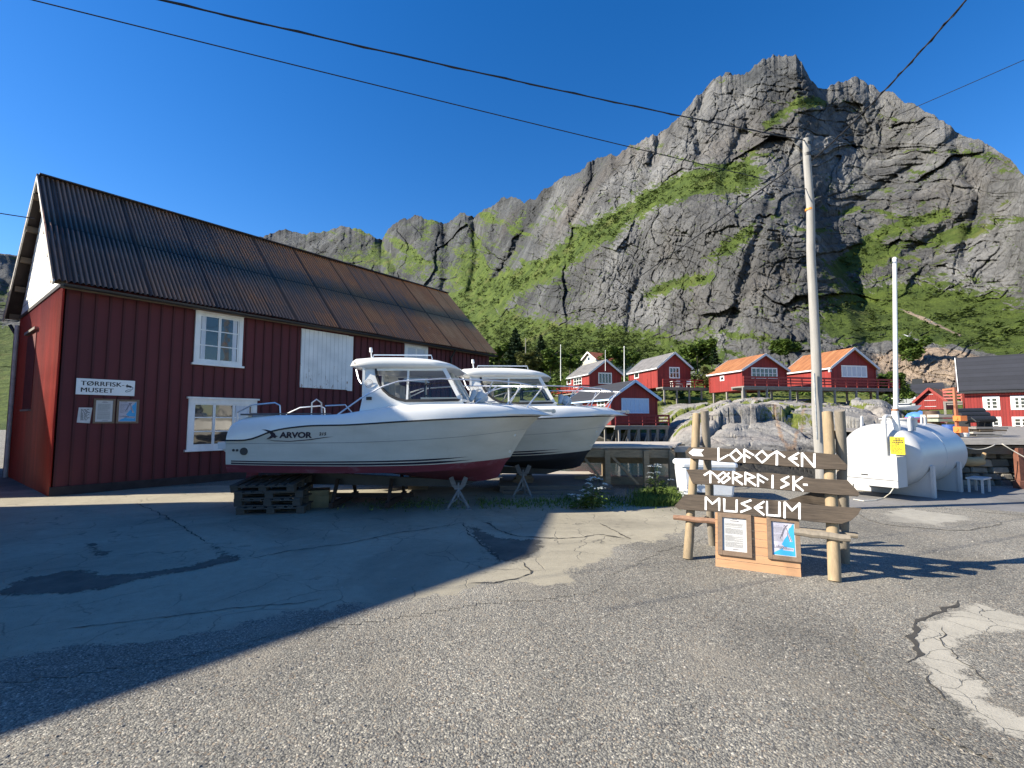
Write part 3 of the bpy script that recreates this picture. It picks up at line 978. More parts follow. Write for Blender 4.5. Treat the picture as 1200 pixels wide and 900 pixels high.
def build_shore():
    NC, NR = 900, 330
    px = np.concatenate([np.linspace(300, 740, 120, endpoint=False), np.linspace(740, 1110, 640, endpoint=False), np.linspace(1110, 1900, 140)])
    rr = np.concatenate([np.linspace(17, 62, 250, endpoint=False), np.linspace(62, 128, 80)])
    TH = np.broadcast_to(np.arctan((px - 600) / FPX), (NR, NC))
    PX = np.broadcast_to(px, (NR, NC))
    RR = np.broadcast_to(rr[:, None], (NR, NC))
    X, Y = RR * np.tan(TH), RR + 0.0
    Zb = shore_height(PX, RR)
    rock = sstep(745, 800, PX) * sstep(1110, 1050, PX) * sstep(66, 52, RR)
    w = 1.2 * fbm(X / 5, Y / 5, 3, 4)
    rel = 1.25 * ridged((X + w) / 7.5 + Y / 18, Y / 9 + w * 0.2, 12, 4, 0.55) + 0.45 * ridged((X + Y * 0.6) / 2.4, (Y - X * 0.5) / 1.4 + w, 17, 4, 0.6) + 0.16 * fbm(X / 0.5, Y / 0.5, 22, 3)
    fA, eA = facets((X + Y * .55 + w) / 8.5, (Y * 0.6 - X * 0.25 + w) / 4.0, 13)
    fB, eB = facets((X + Y * .4 + w) / 2.6, (Y * 0.7 - X * 0.2) / 1.5 + w, 15)
    rel = rel * 0.22 + 0.75 * fA + 0.14 * fB - 0.40 * sstep(0.05, 0, eA) - 0.10 * sstep(0.08, 0, eB)
    gul = ridged((X - Y * 0.25) / 6.0 + w * .3, Y / 30, 31, 2)
    rel = rel - 0.9 * sstep(0.62, 0.95, gul)
    Z = Zb + rel * (0.22 + 0.78 * rock) * sstep(17, 21, RR) * 0.8 - 0.3
    gr = 1.0 * (1 - rock) + rock * (0.12 + 0.75 * sstep(0.10, 0.0, eA) * sstep(32, 38, RR) + 0.55 * sstep(0.2, 0.6, fbm(X / 3.5, Y / 2.6, 27, 4)) + 0.25 * sstep(0.65, 0.9, gul))
    gr = np.where(Z < 0.4, 0.0, gr)
    scr = 0.55 * np.exp(-((PX - 918 - (RR - 30) * -2.0 + w * 4) / 6) ** 2) * rock + 0.55 * np.exp(-((PX - 930 - (RR - 30) * 1.6 + w * 4) / 5) ** 2) * rock + 0.4 * np.exp(-((PX - 872 + w * 4) / 5) ** 2) * rock * sstep(38, 46, RR)
    t = NT('shore_rock')
    v = t.coord()
    ag = t.n('ShaderNodeAttribute', attribute_name='grass')
    ar = t.n('ShaderNodeAttribute', attribute_name='scree')
    n1 = t.noise(v, 0.5, 9, 0.68, 0.4)
    n2 = t.noise(v, 3.5, 7, 0.7)
    rockc = t.ramp(t.math('ADD', t.math('MULTIPLY', n1, 0.6), t.math('MULTIPLY', n2, 0.4)), [(0.3, (0.10, 0.097, 0.092)), (0.45, (0.20, 0.194, 0.183)), (0.6, (0.28, 0.27, 0.25)), (0.78, (0.36, 0.345, 0.315))])
    pinkm = t.ramp(t.noise(v, 0.2, 4), [(0.52, 0.0), (0.66, 0.55)])
    rockc = t.mix(pinkm, rockc, (0.28, 0.245, 0.22))
    lam = t.noise(t.coord((0.5, 0.5, 1.7), (0.5, 0.75, 0.3)), 0.9, 9, 0.72, 0.9)
    rockc = t.mix(1.0, rockc, t.ramp(lam, [(0.36, 0.30), (0.44, 0.9), (0.6, 1.1)]), 'MULTIPLY')
    rust = t.ramp(t.math('ADD', ar.outputs['Fac'], t.math('MULTIPLY', t.math('SUBTRACT', n2, 0.5), 0.8)), [(0.40, 0.0), (0.62, 0.65)])
    rockc = t.mix(rust, rockc, (0.27, 0.15, 0.07))
    rock_xyz = t.n('ShaderNodeSeparateXYZ')
    t.l(v, rock_xyz.inputs[0])
    low_dark = t.ramp(t.math('ADD', rock_xyz.outputs['Z'], t.math('MULTIPLY', n1, 1.4)), [(0.45, 1.0), (0.95, 0.0)])
    rockc = t.mix(low_dark, rockc, (0.035, 0.034, 0.03))  # rock colour goes dark towards the bottom, with a noisy upper edge
    gc = t.ramp(n2, [(0.3, (0.04, 0.065, 0.012)), (0.55, (0.12, 0.14, 0.03)), (0.75, (0.22, 0.20, 0.07))])
    gm = t.ramp(t.math('ADD', ag.outputs['Fac'], t.math('MULTIPLY', t.math('SUBTRACT', n2, 0.5), 1.1)), [(0.48, 0.0), (0.58, 1.0)])
    c = t.mix(gm, rockc, gc)
    mt = t.done(c, 0.9, t.bump(n2, 0.7, 0.12, t.bump(n1, 0.7, 0.4)), **{'Specular IOR Level': 0.25})
    o = np_mesh('rocky_shore', np.stack([X, Y, Z], -1).reshape(-1, 3), grid_faces(NR, NC)[:, ::-1], mt, {'grass': gr, 'scree': scr})
    tag(o, kind='structure')
    return X, Y, Z, gr, PX
SX, SY, SZ, SG, SPX = build_shore()
def shore_z(x, y):
    i = np.argmin((SX - x) ** 2 + (SY - y) ** 2)
    return float(SZ.ravel()[i])

# ================================================================== BUILDINGS
def hit(root, px, py, axis, val):
    """where the line of sight through a photo pixel meets the plane local[axis] = val of a thing; in the thing's own metres"""
    inv = WM(root).inverted()
    o = inv @ Vector((0, 0, EYE))
    d = inv.to_3x3() @ ray(px, py)
    return o + d * ((val - o[axis]) / d[axis])

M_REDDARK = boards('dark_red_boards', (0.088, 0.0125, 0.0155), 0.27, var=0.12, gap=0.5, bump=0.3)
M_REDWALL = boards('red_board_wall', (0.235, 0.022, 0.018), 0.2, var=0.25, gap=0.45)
M_REDRAIL = simple('red_rail_paint', (0.28, 0.03, 0.022), 0.6)
M_WHITE = simple('white_paint', (0.78, 0.78, 0.76), 0.5, 0.08, 4, 0.1)
M_WHITEOLD = simple('weathered_white_paint', (0.72, 0.72, 0.70), 0.6, 0.14, 3, 0.2, stretch=(1, 1, 0.3))
M_TRIM = simple('pale_trim_paint', (0.60, 0.62, 0.64), 0.55, 0.1)
M_BLUETRIM = simple('light_blue_trim_paint', (0.38, 0.52, 0.70), 0.55, 0.1)
M_GREYWOOD = wood('grey_weathered_wood', (0.22, 0.205, 0.185))
M_BROWNWOOD = wood('brown_old_wood', (0.14, 0.105, 0.07))
M_PALEWOOD = wood('pale_deck_wood', (0.42, 0.38, 0.33), var=0.3)
M_CURTAIN = simple('curtain_cloth', (0.55, 0.58, 0.62), 0.9, 0.12, 8, 0.3, 20, 0.01, stretch=(6, 6, 0.4))
M_DARKIN = simple('dark_room', (0.03, 0.03, 0.033), 0.9)
M_FELT = simple('grey_roof_felt', (0.145, 0.14, 0.14), 0.9, 0.3, 1.5, 0.4, 30, 0.01)
M_SLATE = boards('dark_slate_roof', (0.022, 0.024, 0.032), 0.4, var=0.3, rough=0.9, horizontal=True, bump=0.3)
M_STEEL = simple('galvanised_steel', (0.42, 0.43, 0.44), 0.4, 0.2, 9, 0.1, metal=0.8)
M_BLACKMETAL = simple('black_metal', (0.025, 0.026, 0.028), 0.5, 0.3)

def mat_glass(name='window_pane', tint=(0.02, 0.025, 0.03), rough=0.04):
    if name in MATS:
        return MATS[name]
    t = NT(name)
    v = t.coord()
    MATS[name] = t.done(tint, rough, t.bump(t.noise(v, 2.2, 2), 0.12, 0.02), **{'Specular IOR Level': 0.9})
    return MATS[name]
M_PANE = mat_glass()

def mat_orange_roof():
    t = NT('orange_rusty_roof')
    v = t.coord()
    n = t.noise(t.coord((0.35, 3, 1)), 0.8, 7, 0.65)
    c = t.ramp(n, [(0.3, (0.18, 0.07, 0.03)), (0.5, (0.32, 0.125, 0.045)), (0.7, (0.42, 0.20, 0.085))])
    sp = t.n('ShaderNodeSeparateXYZ')
    t.l(v, sp.inputs[0])
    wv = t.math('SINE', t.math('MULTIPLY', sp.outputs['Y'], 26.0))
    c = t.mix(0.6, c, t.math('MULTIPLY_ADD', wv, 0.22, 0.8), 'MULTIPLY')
    return t.done(c, 0.8, t.bump(wv, 0.5, 0.03))
M_ORANGE = mat_orange_roof()

def mat_tiles():
    t = NT('red_clay_tiles')
    v = t.coord()
    sp = t.n('ShaderNodeSeparateXYZ')
    t.l(v, sp.inputs[0])
    w1 = t.math('SINE', t.math('MULTIPLY', sp.outputs['Y'], 28.0))
    w2 = t.math('FRACT', t.math('MULTIPLY', sp.outputs['Z'], 3.6))
    c = t.ramp(t.noise(v, 1.8, 5), [(0.3, (0.24, 0.07, 0.035)), (0.6, (0.44, 0.13, 0.06))])
    c = t.mix(0.5, c, w2, 'MULTIPLY')
    return t.done(c, 0.8, t.bump(w1, 0.5, 0.04))
M_TILES = mat_tiles()

def window(parent, P, u0, u1, v0, v1, cols=2, rows=3, trim=0.10, mat=None, sash_mat=None, pane=None, name='window', proud=0.04, cap=True, bar=0.03, mull=0.07, curtain=None):
    """casing with sill and cap > sash bars > panes; P(u, v, d): along the wall, up, out of it"""
    mat = mat or M_WHITE
    pane = pane or M_PANE
    def bx(mb, a, b, c, d, e, f):
        p = [P(x, y, z) for z in (e, f) for x, y in ((a, c), (b, c), (b, d), (a, d))]
        mb.add(p, [(0, 1, 2, 3), (7, 6, 5, 4), (0, 4, 5, 1), (1, 5, 6, 2), (2, 6, 7, 3), (3, 7, 4, 0)])
    f = MB()
    bx(f, u0, u0 + trim, v0, v1, -0.02, proud)
    bx(f, u1 - trim, u1, v0, v1, -0.02, proud)
    bx(f, u0 + trim, u1 - trim, v1 - trim, v1, -0.02, proud - 0.003)
    bx(f, u0 + trim, u1 - trim, v0, v0 + trim * 0.8, -0.02, proud - 0.003)
    if cap:
        bx(f, u0 - 0.05, u1 + 0.05, v1, v1 + 0.05, -0.02, proud + 0.05)
        bx(f, u0 - 0.05, u1 + 0.05, v0 - 0.055, v0, -0.02, proud + 0.06)
    fo = f.build(name, mat, parent, local=True)
    a0, a1, b0, b1 = u0 + trim, u1 - trim, v0 + trim * 0.8, v1 - trim
    s = MB()
    w = (a1 - a0) / cols
    for i in range(cols):
        x0, x1 = a0 + i * w, a0 + (i + 1) * w
        e = mull / 2
        bx(s, x0 + 0.002, x0 + e, b0 + 0.002, b1 - 0.002, -0.015, proud - 0.018)
        bx(s, x1 - e, x1 - 0.002, b0 + 0.002, b1 - 0.002, -0.015, proud - 0.018)
        bx(s, x0 + e, x1 - e, b0 + 0.002, b0 + e, -0.015, proud - 0.020)
        bx(s, x0 + e, x1 - e, b1 - e, b1 - 0.002, -0.015, proud - 0.020)
        for j in range(1, rows):
            y = b0 + (b1 - b0) * j / rows
            bx(s, x0 + e, x1 - e, y - bar / 2, y + bar / 2, -0.015, proud - 0.022)
    s.build('sash', sash_mat or mat, fo, local=True)
    g = MB()
    g.poly([P(a0, b0, 0.004), P(a1, b0, 0.004), P(a1, b1, 0.004), P(a0, b1, 0.004)])
    g.build('pane', pane, fo, local=True)
    if curtain:
        c = MB()
        for (ca, cb) in curtain:
            c.poly([P(a0 + (a1 - a0) * ca, b0, 0.006), P(a0 + (a1 - a0) * cb, b0, 0.006), P(a0 + (a1 - a0) * cb, b1, 0.006), P(a0 + (a1 - a0) * ca, b1, 0.006)])
        c.build('curtain', M_CURTAIN, fo, local=True)
    return fo

# ------------------------------------------------------------------ the museum warehouse
MUS = thing('museum_warehouse', 'long two storey dark red warehouse with rusty corrugated roof beside the boats', 'warehouse',
            (-10.556, 11.127, 0), math.atan2(math.cos(0.6603), math.sin(0.6603)))
ML, MW, MZT, MZE, MZR, MOG, MOE = 15.38, 3.181, 5.02, 4.96, 8.578, 0.30, 0.31
def museum():
    w2 = 2 * MW
    m = MB()
    # body below the eaves and the far gable; the near gable carries its own claddings
    m.box((ML / 2, MW, MZT / 2), (ML, w2, MZT))
    zr = MZR - 0.16
    m.poly([(ML, 0, MZT), (ML, w2, MZT), (ML, MW, zr)], 0.2, (1, 0, 0))
    x = 0.0
    # boards nailed over the joints of the boards beneath
    while x < ML - 0.05:
        wd = 0.198 + rng.uniform(-0.006, 0.006)
        m.box((x + wd / 2, -0.012 - 0.001, MZT / 2), (wd, 0.024 + rng.uniform(-0.003, 0.003), MZT))
        x += 0.27
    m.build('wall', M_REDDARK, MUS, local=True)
    # stone plinth
    p = MB()
    p.box((ML / 2, MW, 0.10), (ML + 0.10, w2 + 0.12, 0.22))
    p.build('plinth', simple('dark_plinth', (0.03, 0.022, 0.022), 0.9, 0.4, 5, 0.6), MUS, local=True)
    # corrugated red cladding of the near gable
    c = MB()
    n = int(w2 / 0.076 * 6)
    P = [[(-0.045 + 0.024 * math.sin(j * 2 * math.pi / 6), w2 * j / n, z) for j in range(n + 1)] for z in (0.0, 1.6, 3.2, MZT - 0.05)]
    P[1] = [(a - 0.006, b, z) for a, b, z in P[1]]
    c.grid([[Vector(q) for q in row] for row in P])
    c.build('corrugated_cladding', simple('red_corrugated_sheet', (0.31, 0.027, 0.017), 0.45, 0.35, 2.5, 0.2, 30, 0.004, stretch=(1, 1, 0.15)), MUS, local=True, smooth=True, fix=False)
    # white boarded gable
    gmat = boards('white_gable_boards', (0.74, 0.73, 0.68), 0.24, var=0.06, gap=0.75, horizontal=True)
    g = MB()
    g.poly([(-0.06, 0.0, MZT - 0.02), (-0.06, w2, MZT - 0.02), (-0.06, MW, zr)], 0.08, (-1, 0, 0))
    g.build('gable_panel', gmat, MUS, local=True)
    m = MB()
    m.box((-0.07, MW, MZT - 0.06), (0.05, w2 - 0.1, 0.09))
    m.build('gable_ledge', M_BLACKMETAL, MUS, local=True)
    # loft hatch in the gable, lintel board and sill
    h = MB()
    y0, y1 = 3.1, 4.5
    h.box((-0.065, (y0 + y1) / 2, 3.1), (0.03, y1 - y0, 2.1))
    ho = h.build('loft_door', simple('dark_red_door', (0.11, 0.016, 0.014), 0.8, 0.3, 3, 0.3), MUS, local=True)
    h = MB()
    h.box((-0.10, (y0 + y1) / 2 - .1, 4.24), (0.1, y1 - y0 + 0.3, 0.07))
    h.box((-0.09, (y0 + y1) / 2, 2.02), (0.07, y1 - y0, 0.05))
    h.build('lintel', M_GREYWOOD, ho, local=True)
    # downpipes on the gable's far corner
    d = MB()
    d.tube([(-0.14, w2 - 0.25, 4.7), (-0.14, w2 - 0.25, 0.0)], 0.055, 10)
    d.build('downpipe', simple('pale_pipe', (0.5, 0.48, 0.46), 0.5), MUS, local=True, smooth='auto')
    d = MB()
    d.tube([(-0.25, w2 + 0.25, 4.75), (-0.12, w2 + 0.12, 4.45), (-0.12, w2 + 0.12, 0.0)], 0.05, 10)
    d.build('downpipe', M_BLACKMETAL, MUS, local=True, smooth='auto')
    # roof sheets
    t = NT('rusty_corrugated_roof')
    v = t.coord()
    sp = t.n('ShaderNodeSeparateXYZ')
    t.l(v, sp.inputs[0])
    cell = t.math('FLOOR', t.math('DIVIDE', sp.outputs['X'], 0.78))
    row = t.math('FLOOR', t.math('DIVIDE', sp.outputs['Z'], 1.83))
    wn_ = t.n('ShaderNodeTexWhiteNoise', noise_dimensions='2D')
    cb = t.n('ShaderNodeCombineXYZ')
    t.l(cell, cb.inputs[0])
    t.l(row, cb.inputs[1])
    t.l(cb.outputs[0], wn_.inputs['Vector'])
    st = t.noise(t.coord((9, 0.7, 0.7)), 1.1, 8, 0.7, 0.4)
    n2 = t.noise(v, 0.5, 5, 0.6)
    along = t.math('DIVIDE', sp.outputs['X'], 15.0)
    f = t.math('ADD', t.math('MULTIPLY', st, 0.55), t.math('ADD', t.math('MULTIPLY', n2, 0.35), t.math('MULTIPLY', wn_.outputs[0], 0.12)))
    f = t.math('ADD', f, t.math('MULTIPLY', t.math('SUBTRACT', along, 0.55), 0.42))
    c = t.ramp(f, [(0.28, (0.15, 0.095, 0.070)), (0.45, (0.30, 0.15, 0.088)), (0.58, (0.52, 0.19, 0.075)), (0.76, (0.62, 0.28, 0.12))])
    lf = t.math('FRACT', t.math('DIVIDE', sp.outputs['X'], 0.78))
    lap = t.math('LESS_THAN', lf, 0.06)
    lf2 = t.math('LESS_THAN', t.math('ABSOLUTE', t.math('SUBTRACT', sp.outputs['Z'], 6.72)), 0.025)
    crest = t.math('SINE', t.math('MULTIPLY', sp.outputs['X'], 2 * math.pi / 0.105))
    c = t.mix(1.0, c, t.math('MULTIPLY_ADD', crest, 0.62, 0.92), 'MULTIPLY')  # rib highlights and shade put into the colour: crests lighter, valleys darker
    c = t.mix(t.math('MULTIPLY', t.math('MAXIMUM', lap, lf2), 0.7), c, (0.022, 0.017, 0.016))
    chips = t.ramp(t.noise(v, 9, 2), [(0.70, 0.0), (0.74, 0.35)])
    c = t.mix(chips, c, (0.4, 0.38, 0.37))
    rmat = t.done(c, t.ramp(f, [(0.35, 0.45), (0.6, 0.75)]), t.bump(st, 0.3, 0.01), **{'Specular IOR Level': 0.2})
    r = MB()
    x0, x1 = -MOG, ML + 0.25
    pitch = 0.105
    n = int((x1 - x0) / pitch * 6)
    slope = (MZR - MZE) / (MW + MOE)
    nrm = Vector((0, -slope, 1)).normalized()
    rows = [0, 0.12, 0.3, 0.485, 0.487, 0.7, 0.88, 1.0]
    P = []
    for k, s in enumerate(rows):
        y = -MOE + (MW + MOE) * s
        z = MZE + (MZR - MZE) * s + (0.008 if s <= 0.485 else -0.006)
        rw = []
        for j in range(n + 1):
            xx = x0 + (x1 - x0) * j / n
            sheet_n = int((xx + 50) / 0.78)
            hh = 0.030 * math.sin(2 * math.pi * xx / pitch) + 0.006 * math.sin(sheet_n * 37.7 + s * 2)
            sag = -0.05 * math.sin(math.pi * (xx - x0) / (x1 - x0)) * math.sin(math.pi * s * .5 + .3) + 0.012 * math.sin(xx * 1.7 + s * 3)
            rw.append(Vector((xx, y, z + sag)) + nrm * hh)
        P.append(rw)
    r.grid(P)
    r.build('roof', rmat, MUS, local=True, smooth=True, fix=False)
    r = MB()
    r.poly([(x0, MW, MZR + 0.02), (x1, MW, MZR + 0.02), (x1, w2 + MOE, MZE), (x0 - 0.12, w2 + MOE, MZE)], 0.03, (0, slope, 1))
    r.build('roof', simple('dark_roof_underside', (0.045, 0.034, 0.03), 0.8), MUS, local=True)
    r = MB()
    r.box((ML / 2, MW, MZR + 0.015), (ML + 0.5, 0.26, 0.03))
    r.build('ridge_cap', simple('ridge_metal', (0.06, 0.045, 0.042), 0.5), MUS, local=True)
    # purlins that carry the overhang, rafters, barge boards
    pm = MB()
    for s in (0.06, 0.27, 0.48, 0.69, 0.90):
        for sg in (0, 1):
            y = (-MOE + (MW + MOE) * s) if sg == 0 else (w2 + MOE - (MW + MOE) * s)
            z = MZE + (MZR - MZE) * s - 0.17
            pm.box((-MOG / 2 - 0.02, y, z), (MOG - 0.05, 0.12, 0.16))
    pm.build('purlin', M_BROWNWOOD, MUS, local=True)
    for sg in (0, 1):
        b = MB()
        ya, yb = (-MOE, MW) if sg == 0 else (w2 + MOE, MW)
        b.beam((-MOG + 0.02 - 0.12 * sg, ya, MZE - 0.075), (-MOG + 0.02, yb, MZR - 0.075), 0.035, 0.10, (0, 0, 1))
        b.build('barge_board', simple('pale_barge_paint', (0.55, 0.53, 0.48), 0.7), MUS, local=True)
    gt = MB()
    prof = [(-0.065 * math.cos(a), -0.065 * math.sin(a)) for a in np.linspace(0, math.pi, 8)]
    gt.grid([[Vector((xx, -MOE - 0.05 + a, MZE - 0.07 - 0.04 * math.sin(xx * .5) * .2 + b)) for a, b in prof] for xx in np.linspace(-0.1, ML + 0.2, 20)])
    go = gt.build('gutter', M_BLACKMETAL, MUS, local=True, smooth=True)
    for xx in (ML - 2.7,):
        d = MB()
        d.tube([(xx, -MOE - 0.05, MZE - 0.12), (xx, -0.10, MZE - 0.45), (xx, -0.10, 0.1)], 0.04, 10)
        d.build('downpipe', M_BLACKMETAL, MUS, local=True, smooth='auto')
    fb = MB()
    fb.box((ML / 2, -MOE + 0.06, MZE - 0.10), (ML + 0.3, 0.03, 0.12))
    fb.build('fascia', M_BROWNWOOD, MUS, local=True)
    P = lambda u, v, d: Vector((u, -0.026 - d, v))
    def uv(x, y):
        q = hit(MUS, x, y, 1, -0.03)
        return q.x, q.z
    a, b = uv(229.5, 363), uv(283, 425)
    window(MUS, P, a[0], b[0], uv(229, 425)[1], a[1], 2, 3, 0.11, M_WHITEOLD, curtain=[(0.05, 0.16), (0.84, 0.95)])
    a, b = uv(221, 467), uv(301, 470)
    window(MUS, P, a[0], b[0], uv(220, 527)[1], a[1], 3, 3, 0.13, M_WHITEOLD, curtain=[(0.70, 0.95)])
    a, b = uv(474, 402), uv(501, 406)
    window(MUS, P, a[0], b[0], uv(474, 445)[1], a[1], 2, 3, 0.13, M_WHITEOLD, curtain=[(0.0, 1.0)])
    # the white loading hatch: planks with worn paint and a side board
    t = NT('peeling_white_planks')
    v = t.coord()
    sp = t.n('ShaderNodeSeparateXYZ')
    t.l(v, sp.inputs[0])
    fr = t.math('FRACT', t.math('DIVIDE', sp.outputs['X'], 0.155))
    gv = t.math('GREATER_THAN', t.math('ABSOLUTE', t.math('SUBTRACT', fr, 0.5)), 0.465)
    pl = t.noise(t.coord((2.5, 1, 0.8)), 5.0, 7, 0.72)
    low = t.math('ADD', pl, t.math('MULTIPLY', t.math('SUBTRACT', 3.2, sp.outputs['Z']), 0.09))
    peel = t.ramp(low, [(0.60, 0.0), (0.66, 1.0)])
    c = t.mix(peel, t.ramp(t.noise(v, 2.0, 5), [(0.3, (0.60, 0.61, 0.60)), (0.7, (0.78, 0.78, 0.76))]), (0.26, 0.17, 0.11))
    c = t.mix(t.math('MULTIPLY', gv, 0.6), c, (0.15, 0.14, 0.13))
    hm = t.done(c, 0.75, t.bump(gv, -0.4, 0.02))
    a, b = uv(353, 385), uv(408, 390)
    z0 = uv(353, 454)[1]
    h = MB()
    h.box(((a[0] + b[0]) / 2, -0.055, (a[1] + z0) / 2), (b[0] - a[0], 0.05, a[1] - z0))
    ho = h.build('loading_hatch', hm, MUS, local=True)
    e = MB()
    e.box((b[0] + 0.10, -0.05, (a[1] + z0) / 2 - 0.02), (0.19, 0.04, a[1] - z0 + 0.02))
    e.build('hatch_frame', M_WHITEOLD, ho, local=True)
museum()

# signs fixed to the museum wall
def wall_plane(d=0.03):
    M = WM(MUS)
    return lambda u, v, e: M @ Vector((u, -d - e, v))
def museum_signs():
    def uv(x, y):
        q = hit(MUS, x, y, 1, -0.03)
        return q.x, q.z
    W = wall_plane()
    a, b = uv(89.5, 443), uv(158, 447)
    z0 = uv(88.5, 462)[1]
    u0, u1, z1 = a[0], b[0], a[1]
    root = thing('wall_sign', 'white museum sign with black lettering and bent arrow on dark red wall', 'sign', W((u0 + u1) / 2, z0, 0), 0)
    m = MB()
    p = [W(u0, z0, 0.03), W(u1, z0, 0.03), W(u1, z1, 0.03), W(u0, z1, 0.03)]
    nv = W(0, 0, 1) - W(0, 0, 0)
    m.poly(p, 0.025, nv)
    m.build('sign_panel', simple('white_sign_enamel', (0.72, 0.73, 0.73), 0.35, 0.04, 3, 0.03), root)
    hgt = z1 - z0
    wd = u1 - u0
    tx = MB()
    k = hgt * 0.40
    for i, dx in enumerate((-0.014, 0.0, 0.014)):
        text_mb('TØRRFISK-', k, lambda x, y, d: W(u0 + wd * 0.07 + x + dx * k * 2, z0 + hgt * 0.57 + y, 0.031 + i * 0.0007 + d), tx, 0.002, 0.0, sx=1.10, space=1.03)
        text_mb('MUSEET', k, lambda x, y, d: W(u0 + wd * 0.07 + x + dx * k * 2, z0 + hgt * 0.16 + y, 0.031 + i * 0.0007 + d), tx, 0.002, 0.0, sx=1.10, space=1.05)
    tx.build('lettering', simple('black_sign_paint', (0.015, 0.015, 0.018), 0.5, 0.1), root)
    ar = MB()
    Q = lambda x, y: W(u0 + wd * (0.83 + 0.135 * x), z0 + hgt * (0.25 + 0.5 * y), 0.033)
    ar.poly([Q(*q) for q in [(0, 0.78), (0.28, 1.05), (0.26, 0.90), (0.72, 0.82), (0.86, 0.72), (0.78, 0.55), (0.25, 0.66), (0.26, 0.5)]], 0.002, nv)
    c = [(0.78, 0.72), (0.98, 0.62), (1.0, 0.42), (0.8, 0.3), (0.35, 0.28), (0.04, 0.14), (0.03, 0.02), (0.2, 0.0), (0.45, 0.06), (0.8, 0.2)]
    ar.tube([Q(*q) for q in c], 0.006, 5)
    ar.build('arrow', MATS['black_sign_paint'], root)
    # two framed posters and a loose notice
    def framed(px0, py0, px1, py1, label, blue):
        a, b = uv(px0, py0), uv(px1, py1)
        u0, u1, v1, v0 = a[0], b[0], a[1], b[1]
        return framed_poster(W, nv, u0, u1, v0, v1, label, blue, 0.10)
    framed(110, 467, 133.5, 496, 'brown framed white text sheet on the red wall under the museum sign', False)
    framed(137, 468, 161.5, 496, 'brown framed blue and white poster on the red wall, under the sign arrow', True)
    a, b = uv(91, 477.5), uv(107, 496)
    n = MB()
    pts = [W(a[0] + 0.02, a[1], 0.006), W(b[0], a[1] + 0.0, 0.006), W(b[0] - 0.03, b[1], 0.006), W(a[0], b[1] + 0.02, 0.006)]
    root = thing('paper_notice', 'small weathered frameless paper notice at the left of the framed sheets', 'notice', pts[3], 0)
    n.poly(pts, 0.004, nv)
    n.build('sheet', simple('grey_paper', (0.52, 0.52, 0.52), 0.8, 0.15, 9), root)
    tx = MB()
    rr = random.Random(3)
    for i in range(11):
        v = a[1] - 0.05 - i * (a[1] - b[1] - 0.1) / 11
        x = a[0] + 0.06
        while x < b[0] - 0.08:
            l = rr.uniform(0.02, 0.07)
            tx.poly([W(x, v, 0.008), W(x + l, v, 0.008), W(x + l, v + 0.013, 0.008), W(x, v + 0.013, 0.008)])
            x += l + 0.015
    tx.build('print', MATS['black_sign_paint'], root)

